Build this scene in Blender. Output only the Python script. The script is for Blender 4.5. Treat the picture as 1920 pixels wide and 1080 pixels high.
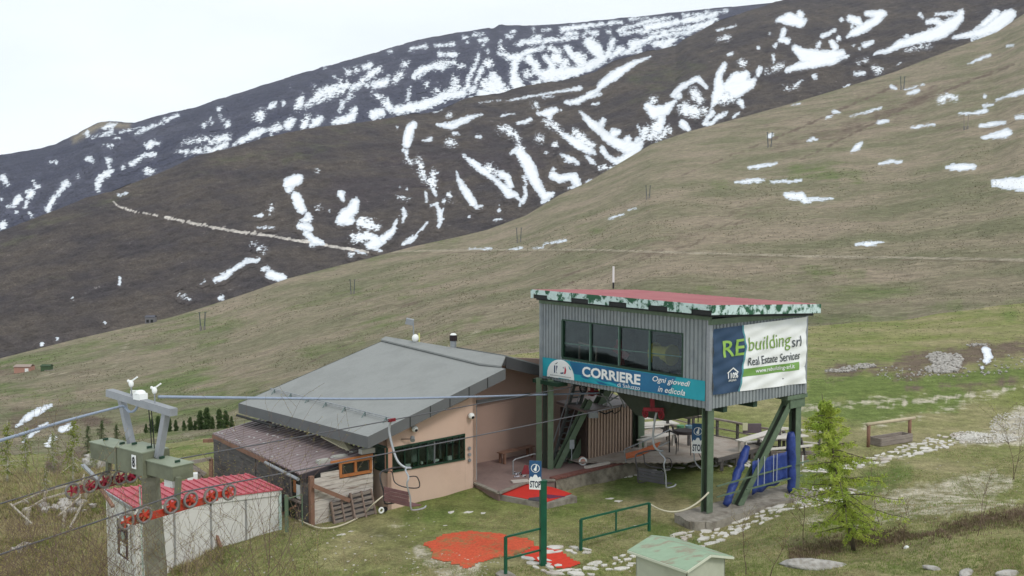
import bpy, math, random
import numpy as np
from mathutils import Vector, Matrix
random.seed(7); rng=np.random.default_rng(7)
for o in list(bpy.data.objects): bpy.data.objects.remove(o)
SC=bpy.context.scene; COL=SC.collection
# ------------------------------------------------------------ camera, sky, sun, exposure
F=2000.0; PT=math.radians(4.0); CZ=9.5; CP,SP=math.cos(PT),math.sin(PT)
cam=bpy.data.cameras.new('camera'); cam.lens=F/1920*36; cam.sensor_width=36; cam.clip_end=20000; cam.clip_start=.1
co=bpy.data.objects.new('camera',cam); COL.objects.link(co); co.location=(0,0,CZ); co.rotation_euler=(math.pi/2-PT,0,0)
SC.camera=co
SUN_DIR=Vector((.55,-.72,.95)).normalized()      # towards the sun
sl=bpy.data.lights.new('sun','SUN'); sl.energy=1.15; sl.angle=math.radians(14); sl.color=(1,.95,.88)
so=bpy.data.objects.new('sun',sl); COL.objects.link(so); so.rotation_euler=SUN_DIR.to_track_quat('Z','Y').to_euler(); so.location=(0,0,60)
wd=bpy.data.worlds.new('World'); SC.world=wd; wd.use_nodes=True
nt=wd.node_tree; nt.nodes.clear()
def wn(t,**k):
    n=nt.nodes.new(t)
    for a,b in k.items(): setattr(n,a,b)
    return n
sky=wn('ShaderNodeTexSky',sky_type='NISHITA',sun_disc=False)
sky.sun_elevation=math.asin(SUN_DIR.z); sky.sun_rotation=math.atan2(SUN_DIR.x,SUN_DIR.y); sky.altitude=1400
sc_=wn('ShaderNodeVectorMath',operation='SCALE'); sc_.inputs['Scale'].default_value=.10
nt.links.new(sky.outputs[0],sc_.inputs[0])
tc=wn('ShaderNodeTexCoord'); mp=wn('ShaderNodeMapping'); mp.inputs['Scale'].default_value=(1,1,3.2)
nz=wn('ShaderNodeTexNoise'); nz.inputs['Scale'].default_value=2.2; nz.inputs['Detail'].default_value=5
nt.links.new(tc.outputs['Generated'],mp.inputs[0]); nt.links.new(mp.outputs[0],nz.inputs['Vector'])
rp=wn('ShaderNodeValToRGB'); rp.color_ramp.elements[0].position=.35; rp.color_ramp.elements[1].position=.65
rp.color_ramp.elements[0].color=(.86,.92,.96,1); rp.color_ramp.elements[1].color=(1.04,1.10,1.12,1)
nt.links.new(nz.outputs[0],rp.inputs[0])
mx=wn('ShaderNodeMix',data_type='RGBA'); mx.inputs[0].default_value=.88
nt.links.new(sc_.outputs[0],mx.inputs[6]); nt.links.new(rp.outputs[0],mx.inputs[7])
bg=wn('ShaderNodeBackground'); bg.inputs['Strength'].default_value=1.0
ou=wn('ShaderNodeOutputWorld'); nt.links.new(mx.outputs[2],bg.inputs[0]); nt.links.new(bg.outputs[0],ou.inputs[0])
SC.view_settings.view_transform='Standard'; SC.view_settings.look='None'; SC.view_settings.exposure=0.16; SC.view_settings.gamma=1
SC.view_settings.use_curve_mapping=False

# ------------------------------------------------------------ projection helpers (used to survey positions from the picture)
def UW(px,py):
    u=(px-960)/F; v=(540-py)/F; d=v*SP+CP
    return u/d,(v*CP-SP)/d
def P(px,py,Y):
    U,W=UW(px,py); return Vector((U*Y,Y,CZ+W*Y))
def PIX(U,W):
    d=CP-W*SP; return 960+F*U/d, 540-F*(SP+W*CP)/d
# ------------------------------------------------------------ materials
def S(r,g,b,k=.92):
    f=lambda c:(c/12.92 if c<=.04045 else ((c+.055)/1.055)**2.4)
    return tuple(f(x/255)*k for x in (r,g,b))
def NN(t,ty,**k):
    n=t.nodes.new(ty)
    for a,b in k.items(): setattr(n,a,b)
    return n
def ramp(t,src,a,b,c0=(0,0,0,1),c1=(1,1,1,1)):
    r=NN(t,'ShaderNodeValToRGB'); e=r.color_ramp.elements; e[0].position=a; e[1].position=b; e[0].color=c0; e[1].color=c1
    t.links.new(src,r.inputs[0]); return r.outputs[0]
def mixc(t,f,a,b,bt='MIX'):
    m=NN(t,'ShaderNodeMix',data_type='RGBA',blend_type=bt)
    for i,x in ((0,f),(6,a),(7,b)):
        if hasattr(x,'links') or hasattr(x,'is_linked'): t.links.new(x,m.inputs[i])
        elif i==0: m.inputs[0].default_value=x
        else: m.inputs[i].default_value=(*x[:3],1)
    return m.outputs[2]
def noise(t,vec,scale,detail=4,rough=.55):
    n=NN(t,'ShaderNodeTexNoise'); n.inputs['Scale'].default_value=scale; n.inputs['Detail'].default_value=detail; n.inputs['Roughness'].default_value=rough
    t.links.new(vec,n.inputs['Vector']); return n.outputs[0]
def vecmap(t,stretch=(1,1,1),pos=True,rz=0):
    m=NN(t,'ShaderNodeMapping'); m.inputs['Scale'].default_value=stretch; m.inputs['Rotation'].default_value=(0,0,rz)
    if pos: g=NN(t,'ShaderNodeNewGeometry'); t.links.new(g.outputs['Position'],m.inputs[0])
    else: g=NN(t,'ShaderNodeTexCoord'); t.links.new(g.outputs['Object'],m.inputs[0])
    return m.outputs[0]
MATS={}
def mat(name,col,rough=.8,metal=0,var=.18,scale=4,col2=None,thr=(.45,.6),scale2=1.5,bump=0,bscale=30,stretch=(1,1,1),spec=.3,pos=False,rz=0):
    if name in MATS: return MATS[name]
    m=bpy.data.materials.new(name); m.use_nodes=True; t=m.node_tree; b=t.nodes['Principled BSDF']
    b.inputs['Roughness'].default_value=rough; b.inputs['Metallic'].default_value=metal; b.inputs['Specular IOR Level'].default_value=spec
    vec=vecmap(t,stretch,pos,rz)
    c=(*col,1)
    base=c
    if col2 is not None:
        f=ramp(t,noise(t,vec,scale2,6,.62),thr[0],thr[1]); base=mixc(t,f,c,col2)
    if var>0:
        n=noise(t,vec,scale,5,.6)
        g=ramp(t,n,.25,.75,(1-var,1-var,1-var,1),(1+var,1+var,1+var,1))
        base=mixc(t,1.0,base,g,'MULTIPLY')
        t.links.new(base,b.inputs['Base Color'])
    elif col2 is not None: t.links.new(base,b.inputs['Base Color'])
    else: b.inputs['Base Color'].default_value=c
    if bump:
        bn=NN(t,'ShaderNodeBump'); bn.inputs['Strength'].default_value=bump; bn.inputs['Distance'].default_value=.02
        t.links.new(noise(t,vec,bscale,4),bn.inputs['Height']); t.links.new(bn.outputs[0],b.inputs['Normal'])
    MATS[name]=m; return m
# ------------------------------------------------------------ mesh builder
def org(o):
    v=Vector((0,0,0))
    while o is not None: v+=o.location; o=o.parent
    return v
def V3(p): return p if isinstance(p,Vector) else Vector(p)
class MB:
    def __init__(s): s.v=[]; s.f=[]
    def add(s,vs,fs):
        n=len(s.v); s.v+= [tuple(x) for x in vs]; s.f+=[tuple(i+n for i in f) for f in fs]; return s
    def box(s,c,sx,sy,sz,X=(1,0,0),Y=(0,1,0),Z=(0,0,1)):
        c,X,Y,Z=V3(c),V3(X).normalized()*sx/2,V3(Y).normalized()*sy/2,V3(Z).normalized()*sz/2
        s.add([c+a*X+b*Y+d*Z for a,b,d in ((-1,-1,-1),(1,-1,-1),(1,1,-1),(-1,1,-1),(-1,-1,1),(1,-1,1),(1,1,1),(-1,1,1))],
              [(0,3,2,1),(4,5,6,7),(0,1,5,4),(1,2,6,5),(2,3,7,6),(3,0,4,7)]); return s
    def bar(s,p,q,w,h,up=(0,0,1)):
        p,q,up=V3(p),V3(q),V3(up); d=(q-p); L=d.length; d=d.normalized(); x=d.cross(up)
        if x.length<1e-4: x=d.cross(Vector((0,1,0)))
        x.normalize(); z=x.cross(d).normalized()
        return s.box((p+q)/2,w,L,h,x,d,z)
    def tube(s,pts,r,n=6,cap=True):
        pts=[V3(p) for p in pts]; k=len(pts); R=r if isinstance(r,(list,tuple)) else [r]*k
        base=len(s.v); ref=None
        for i,p in enumerate(pts):
            d=(pts[min(i+1,k-1)]-pts[max(i-1,0)]).normalized()
            if ref is None: ref=Vector((0,0,1)) if abs(d.z)<.9 else Vector((1,0,0))
            x=d.cross(ref).normalized(); y=x.cross(d).normalized(); ref=y
            for j in range(n):
                a=2*math.pi*j/n; s.v.append(tuple(p+(x*math.cos(a)+y*math.sin(a))*R[i]))
        for i in range(k-1):
            for j in range(n):
                a=base+i*n+j; b=base+i*n+(j+1)%n; s.f.append((a,b,b+n,a+n))
        if cap: s.f.append(tuple(base+j for j in range(n))[::-1]); s.f.append(tuple(base+(k-1)*n+j for j in range(n)))
        return s
    def cyl(s,c,axis,r,h,n=16,r2=None):
        c,a=V3(c),V3(axis).normalized(); return s.tube([c-a*h/2,c+a*h/2],[r,r if r2 is None else r2],n)
    def ring(s,c,axis,R,r,n=20,m=6,sc=1.0):
        c,a=V3(c),V3(axis).normalized(); x=a.cross(Vector((0,0,1)));
        if x.length<.01: x=a.cross(Vector((0,1,0)))
        x.normalize(); y=a.cross(x).normalized(); b=len(s.v)
        for i in range(n):
            t=2*math.pi*i/n; d=x*math.cos(t)+y*math.sin(t)
            for j in range(m):
                q=2*math.pi*j/m; s.v.append(tuple(c+d*(R+r*math.cos(q))+a*(r*sc*math.sin(q))))
        for i in range(n):
            for j in range(m):
                s.f.append((b+i*m+j,b+((i+1)%n)*m+j,b+((i+1)%n)*m+(j+1)%m,b+i*m+(j+1)%m))
        return s
    def ball(s,c,r,n=8,m=6,sq=(1,1,1)):
        c=V3(c); b=len(s.v)
        for i in range(1,m):
            a=math.pi*i/m
            for j in range(n):
                t=2*math.pi*j/n; s.v.append((c.x+r*sq[0]*math.sin(a)*math.cos(t),c.y+r*sq[1]*math.sin(a)*math.sin(t),c.z+r*sq[2]*math.cos(a)))
        s.v.append((c.x,c.y,c.z+r*sq[2])); s.v.append((c.x,c.y,c.z-r*sq[2])); T=len(s.v)-2; Bt=T+1
        for i in range(m-2):
            for j in range(n):
                s.f.append((b+i*n+j,b+(i+1)*n+j,b+(i+1)*n+(j+1)%n,b+i*n+(j+1)%n))
        for j in range(n):
            s.f.append((T,b+j,b+(j+1)%n)); s.f.append((Bt,b+(m-2)*n+(j+1)%n,b+(m-2)*n+j))
        return s
    def prism(s,poly,vec):
        poly=[V3(p) for p in poly]; vec=V3(vec); n=len(poly)
        s.add(poly+[p+vec for p in poly],[tuple(range(n))[::-1],tuple(range(n,2*n))]+[(i,(i+1)%n,n+(i+1)%n,n+i) for i in range(n)]); return s
    def rock(s,c,r,sq=(1,1,.6),j=.25,n=7,m=5,seed=None):
        rr=random.Random(seed) if seed is not None else random
        b=len(s.v); s.ball((0,0,0),1,n,m); ang=rr.random()*6.28; ca,sa=math.cos(ang),math.sin(ang)
        for i in range(b,len(s.v)):
            x,y,z=s.v[i]; k=1+rr.uniform(-j,j); x*=sq[0]*k*r; y*=sq[1]*k*r; z*=sq[2]*k*r
            s.v[i]=(c[0]+x*ca-y*sa,c[1]+x*sa+y*ca,c[2]+z)
        return s
    def build(s,name,m,parent=None,smooth=False,**kw):
        o0=org(parent) if parent is not None else Vector(kw.get('loc',(0,0,0)))
        me=bpy.data.meshes.new(name); me.from_pydata([(a-o0.x,b-o0.y,c-o0.z) for a,b,c in s.v],[],s.f)
        if smooth: me.polygons.foreach_set('use_smooth',[True]*len(me.polygons))
        me.materials.append(m); me.validate(); me.update()
        o=bpy.data.objects.new(name,me); COL.objects.link(o)
        if parent is not None: o.parent=parent
        else: o.location=o0
        for k in ('label','category','group','kind'):
            if k in kw and kw[k]: o[k]=kw[k]
        return o
def thing(name,label,cat,loc,group=None):
    o=bpy.data.objects.new(name,None); COL.objects.link(o); o.location=V3(loc); o['label']=label; o['category']=cat; o.empty_display_size=.2
    if group: o['group']=group
    return o
def dup(root,loc,rz=0,label=None,scale=None):
    r=root.copy(); COL.objects.link(r); r.location=V3(loc); r.rotation_euler=(0,0,rz)
    if label: r['label']=label
    if scale: r.scale=(scale,)*3
    for ch in list(root.children):
        c=ch.copy(); COL.objects.link(c); c.parent=r
        for g in list(ch.children):
            d=g.copy(); COL.objects.link(d); d.parent=c
    return r
# ------------------------------------------------------------ numpy noise
def vnoise(x,y,seed=0):
    xi=np.floor(x).astype(np.int64); yi=np.floor(y).astype(np.int64); xf=x-xi; yf=y-yi
    def h(a,b):
        n=(a*374761393+b*668265263+seed*1442695041)&0xffffffff; n=((n^(n>>13))*1274126177)&0xffffffff; n^=(n>>16); return (n&0xffff)/65535.0
    u=xf*xf*(3-2*xf); v=yf*yf*(3-2*yf)
    return (h(xi,yi)*(1-u)+h(xi+1,yi)*u)*(1-v)+(h(xi,yi+1)*(1-u)+h(xi+1,yi+1)*u)*v
def fbm(x,y,o=4,seed=0,g=.5):
    a=1;s=0;t=0
    for i in range(o): s=s+a*vnoise(x*2**i+i*17.3,y*2**i-i*9.1,seed+i); t+=a; a*=g
    return s/t*2-1
# ------------------------------------------------------------ land: near ground, hillside, hill, mountain
def curve(pts): a=np.array(pts,float); return lambda x: np.interp(x,a[:,0],a[:,1])
def curveW(pts):                       # ridge curves: picture column/row -> direction tangents
    q=np.array([UW(x,y) for x,y in pts]); return lambda U: np.interp(U,q[:,0],q[:,1])
def colU(px): return (px-960)/F/.99
CTRL=[(892,912,36.8),(800,935,35.6),(727,957,34.5),(640,973,33.9),(583,984,33.2),(522,993,33),(420,1020,31.9),(318,1052,31.6),(1333,987,33),(1240,980,33.3),(1530,928,36.5),
 (1018,1062,28.8),(1215,1002,31.4),(1087,1037,29.8),(950,1078,28.2),(1080,935,36.6),(1180,905,38.9),(1300,880,40.9),(1450,862,41.5),(1024,957,34.2),(1085,945,35),(940,938,35.6),(1000,975,33.4),(1660,836,43),(1800,822,44.5),(1920,838,43),(1600,900,38),(1750,900,37.5),(1920,915,36),
 (1100,1079,27.8),(1560,985,31),(1600,1045,26.6),(1480,1075,25.2),(1720,985,28.6),(1850,975,27.6),(1920,965,27.5),(1650,1060,25),(1800,1030,25),(1920,1010,25),
 (100,1000,37.5),(0,1078,33.3),(60,930,42),(0,880,45.5),(200,880,44.5),(340,865,44),(420,880,42),(225,1075,33.5)]
CT=np.array([tuple(P(*c)) for c in CTRL]+[(-12.5,29.8,-2.3),(-10.6,28.4,-2.1),(-9,26,-2.0),(-25,30,-2.2),(-9,18,-1.9),(-4,15,-.8),(0,12,-.2),(0,22,-.2),(4,22,-.1),(9,18,1.6),(5,14,1.2),(25,40,.3),(25,25,2),(0,60,-.1),(10,60,.1),(20,60,.3),(30,60,.6),(-8,55,-.8),(-20,45,-1.6),(0,45,-.1),(8,45,-.05),(-2,39,.0),(3,36.5,-.28),(-6,44,-.6)])
def near_z(x,y):
    x=np.asarray(x,float); y=np.asarray(y,float); num=0; den=0
    for cx,cy,cz in CT:
        w=1/((x-cx)**2+(y-cy)**2+.6)**1.7; num=num+w*cz; den=den+w
    return num/den+.05*fbm(x*.35,y*.35,3,3)*np.clip((y-4)/10,0,1)
Y0f=curve([(-800,46),(0,47),(200,47),(400,47),(600,50),(900,60),(1200,62),(1500,60),(1920,62),(2700,60)])
Y1f=curve([(-800,300),(0,350),(500,420),(1000,560),(1300,720),(1920,1100),(2700,1300)])
PWf=curve([(-800,1.6),(420,1.6),(800,1.15),(1100,1.0),(2700,1.0)])
crest1=curveW([(-800,820),(-100,700),(0,672),(146,635),(273,606),(328,593),(401,570),(474,546),(540,522),(620,502),(700,482),(775,462),(850,446),(913,431),(986,404),(1048,366),(1101,342),(1170,301),(1220,271),(1293,246),(1391,220),(1481,195),(1587,163),(1680,134),(1750,106),(1823,78),(1868,61),(1905,36),(1920,26),(2000,-15),(2700,-300)])
crest2=curveW([(-800,700),(-100,465),(0,434),(81,403),(163,370),(212,358),(306,321),(367,293),(440,275),(489,260),(570,242),(700,226),(763,215),(820,209),(847,197),(875,183),(936,176),(989,160),(1056,151),(1113,136),(1150,115),(1200,100),(1267,86),(1287,71),(1347,40),(1393,24),(1480,-5),(1920,-100),(2700,-260)])
crest3=curveW([(-800,420),(-100,310),(0,291),(81,277),(106,269),(143,252),(165,240),(183,231),(205,227),(220,228),(253,231),(285,220),(367,201),(407,187),(469,167),(570,136),(710,97),(783,75),(861,61),(926,52),(936,46),(948,49),(1048,46),(1130,38),(1211,30),(1300,20),(1500,0),(1920,-60),(2700,-150)])
Y2s,Y2f=curve([(-800,520),(0,560),(960,800),(1920,1300),(2700,1500)]),curve([(-800,850),(0,900),(500,1150),(960,1450),(1920,2000),(2700,2100)])
Y3s,Y3f=curve([(-800,1200),(0,1250),(960,1750),(2700,2300)]),curve([(-800,2100),(0,2300),(500,2700),(1000,3000),(2700,3100)])
def Uline(step,lo=-800,hi=2700):
    a=np.concatenate([np.arange(lo,-40,14.0),np.arange(-40,1960,step),np.arange(1960,hi,14.0)]); return a
def near_W(px,Y): return (near_z(colU(px)*Y,Y)-CZ)/Y
def bumps(x,z,Y,px,t):
    k=Y/2000
    return None
def slope_W(px,Y):
    """line-of-sight gradient of the land at column px and distance Y, up to the first crest"""
    px=np.asarray(px,float); Y=np.asarray(Y,float); U=colU(px)
    Y0=Y0f(px); Y1=Y1f(px); W0=near_W(px,Y0); W1=crest1(U)
    t=np.clip(np.log(np.maximum(Y,Y0)/Y0)/np.log(Y1/Y0),0,1)
    W=W0+(W1-W0)*t**PWf(px)
    W=W+.0035*np.sin(np.pi*t)*fbm(U*14+3,t*5,4,11)+.0016*np.sin(np.pi*t)**.5*fbm(U*40,t*22+U*30,4,12)
    # stony bank above the green field on the right
    return np.where(Y<Y0,near_W(px,Y),W)
def gz(x,y):
    U=x/y; px=960+F*.99*U; return CZ+float(slope_W(px,y))*y
def gp(px,py):
    """point on the land seen at this pixel"""
    U,W=UW(px,py); pc=960+F*.99*U
    Ys=np.exp(np.linspace(math.log(14),math.log(float(Y1f(pc))),900)); Ws=slope_W(np.full_like(Ys,pc),Ys)
    i=np.argmax(Ws>=W); 
    if i==0: i=len(Ys)-1
    a=(W-Ws[i-1])/(Ws[i]-Ws[i-1]+1e-9); Y=Ys[i-1]+(Ys[i]-Ys[i-1])*min(max(a,0),1)
    return Vector((U*Y,Y,CZ+W*Y))
def strokes(GX,GY,lst,first=99.0):
    """signed distance (picture pixels) of every land vertex to the surveyed outlines"""
    sd=np.full(GX.shape,first); mo=np.zeros(GX.shape)
    colx=GX.mean(axis=0)
    for st in lst:
        m=0
        if st[-1]=='m': m=1; st=st[:-1]
        if len(st)==1: st=[st[0],(st[0][0]+.1,st[0][1],st[0][2])]
        for a,b in zip(st[:-1],st[1:]):
            r=max(a[2],b[2])+14; x0=min(a[0],b[0])-r; x1=max(a[0],b[0])+r
            i0=np.searchsorted(colx,x0-6); i1=np.searchsorted(colx,x1+6)
            if i1<=i0: continue
            X=GX[:,i0:i1]; Yp=GY[:,i0:i1]
            dx,dy=b[0]-a[0],b[1]-a[1]; L=dx*dx+dy*dy+1e-9
            t=np.clip(((X-a[0])*dx+(Yp-a[1])*dy)/L,0,1)
            d=np.hypot(X-a[0]-t*dx,(Yp-a[1]-t*dy))-(a[2]+(b[2]-a[2])*t)
            cur=sd[:,i0:i1]; w=d<cur; cur[w]=d[w]; mo[:,i0:i1][w]=m
    return sd,mo
def q(s): # compact stroke text: "x,y,w x,y,w m; ..."
    out=[]
    for part in s.replace('\n',' ').split(';'):
        part=part.strip()
        if not part: continue
        l=[]
        for tk in part.split():
            if tk=='m': l.append('m')
            else: l.append(tuple(float(v) for v in tk.split(',')))
        out.append(l)
    return out
SN3=q("""5,333,5 14,346,4;62,340,2 70,352,3;56,366,9 60,362,7;50,380,4 49,388,2;36,374,7 28,384,5;15,388,2 26,390,2;30,400,3;3,375,3;4,425,6 8,418,4;58,403,4 62,408,2;124,346,7 112,360,4 100,374,4 88,396,5;94,305,2.2 104,305,2.2;165,298,4 171,302,4;203,301,5 204,314,2 206,323,5 190,334,6 182,345,5 184,358,3;147,332,2.5;230,315,5;
278,275,7 285,269,5 299,268,2;270,292,5 292,291,3;262,299,6 245,309,4;277,322,6 288,323,4 m;216,260,1.5 224,260,1.5;194,273,1.2 210,273,1.2;194,241,3 214,234,3.5;164,251,4 166,248,2;172,258,1.5 210,247,2.4;188,258,1 262,240,1;255,251,4 275,243,4 285,238,3.5 310,226,3 335,217,2;
335,286,3 380,284,4 405,281,5 422,272,7 m;345,266,3 385,262,3 m;395,266,5 425,260,7 m;440,271,4 460,262,6 480,250,8 492,246,6;510,246,5 525,238,6 m;540,235,9 546,228,8;570,236,6 577,220,5 m;583,237,6 592,230,8 602,223,6;626,230,6 645,226,8 660,220,8 665,205,5;637,208,3 645,192,4 658,180,5;700,216,9 716,211,8;722,196,5 716,184,4 702,178,4 m;745,208,9 785,200,9 800,194,9;730,205,8 727,185,2;
576,200,4 588,188,6 600,178,8 625,168,9 650,160,6 m;598,190,4 640,170,6 m;662,167,6 672,160,6;680,152,6 690,144,6 710,130,5 m;692,123,7 684,127,6;668,133,4 m;690,162,5 722,155,8 727,148,5;768,165,2 765,186,3;776,145,5 790,132,6 810,126,6 835,126,6;740,150,5 752,140,5 m;485,220,9 490,214,6 m;508,201,6 516,196,4;532,194,4;558,202,7 566,185,6 m;427,233,5 424,240,3;415,220,3;410,205,4;383,235,4;398,233,3;417,226,3;395,222,2;546,164,1.5;589,163,2;610,128,1.5;627,144,2;652,135,4 m;725,98,2 735,97,2;770,92,2 800,86,2;760,122,5 m;640,150,3 m;
782,90,2.5 800,88,2.5;815,86,2 850,83,2.5;868,71,2 876,71,2;890,65,2 905,65,2;875,79,3;900,77,3 912,75,2;950,70,3 960,70,2;958,60,1.5 964,60,1.5;1000,57,1.5;1018,57,2 1032,56,1.5;825,103,4 855,103,4;905,85,3;913,95,4;937,78,3;820,120,4 850,118,4 m;865,125,5 m;
898,103,3 890,125,4 880,145,4 875,165,5 868,176,6;903,130,5 896,145,4 890,165,4 880,178,5;785,202,9 810,192,9 840,180,9 868,176,8;818,170,5 m;850,148,5 857,168,6 840,172,5 m;800,160,4 m;786,145,4 m;913,160,12 930,168,12 950,172,9 m;925,145,10 935,160,10;915,120,8 m;
935,100,4 955,108,6 970,110,8 985,100,6 1002,94,5 1022,90,3;965,113,6 964,130,7 963,148,9 970,162,13 975,170,9;900,175,7 945,176,7;885,186,7;905,183,5;990,110,8 1003,122,8 1010,138,8;970,84,4 985,80,5 1020,77,4 1060,73,4 1082,72,3;1000,72,3 1015,68,3;940,90,5 m;1020,142,11 1050,138,12 1080,135,10 1110,122,9 1130,112,8;998,156,3 1040,150,5 1062,145,7;1024,108,6 1033,122,6 1040,135,8;1064,90,6 1074,106,7;1040,110,9 1060,120,10 m;1085,110,12 1095,125,9 m;1104,80,10 1114,90,13 1125,103,10 1130,110,8;1150,75,6 1146,90,7 1140,104,7;1167,92,5 1155,102,6 1146,108,4;1192,85,8 1176,98,5 1165,104,2;1030,92,6 1050,98,5 m;990,140,8 m;
1055,56,6 1080,52,4 1110,48,4 1140,45,3 1165,43,3;1100,61,4 1118,62,4;1060,64,3 1080,62,3;1095,68,3;1160,58,4 1185,50,4 1210,42,3 1260,33,3;1165,65,3 1200,58,4;1182,37,2 1215,34,2;1215,52,8 1240,48,7 1270,42,6 1310,35,6 1340,28,5;1200,60,3 1240,62,4 1290,52,4 1310,48,3;1160,96,8;1188,86,9 1202,80,7 1225,70,5 1250,65,4 1290,62,5 1320,48,6 1342,38,4;1175,101,3 1200,96,3;1230,82,7 1247,86,8 1257,76,6 1280,70,3;1245,95,5 1266,86,2;1280,30,3 1360,22,3;1140,60,3 m""")
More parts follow.
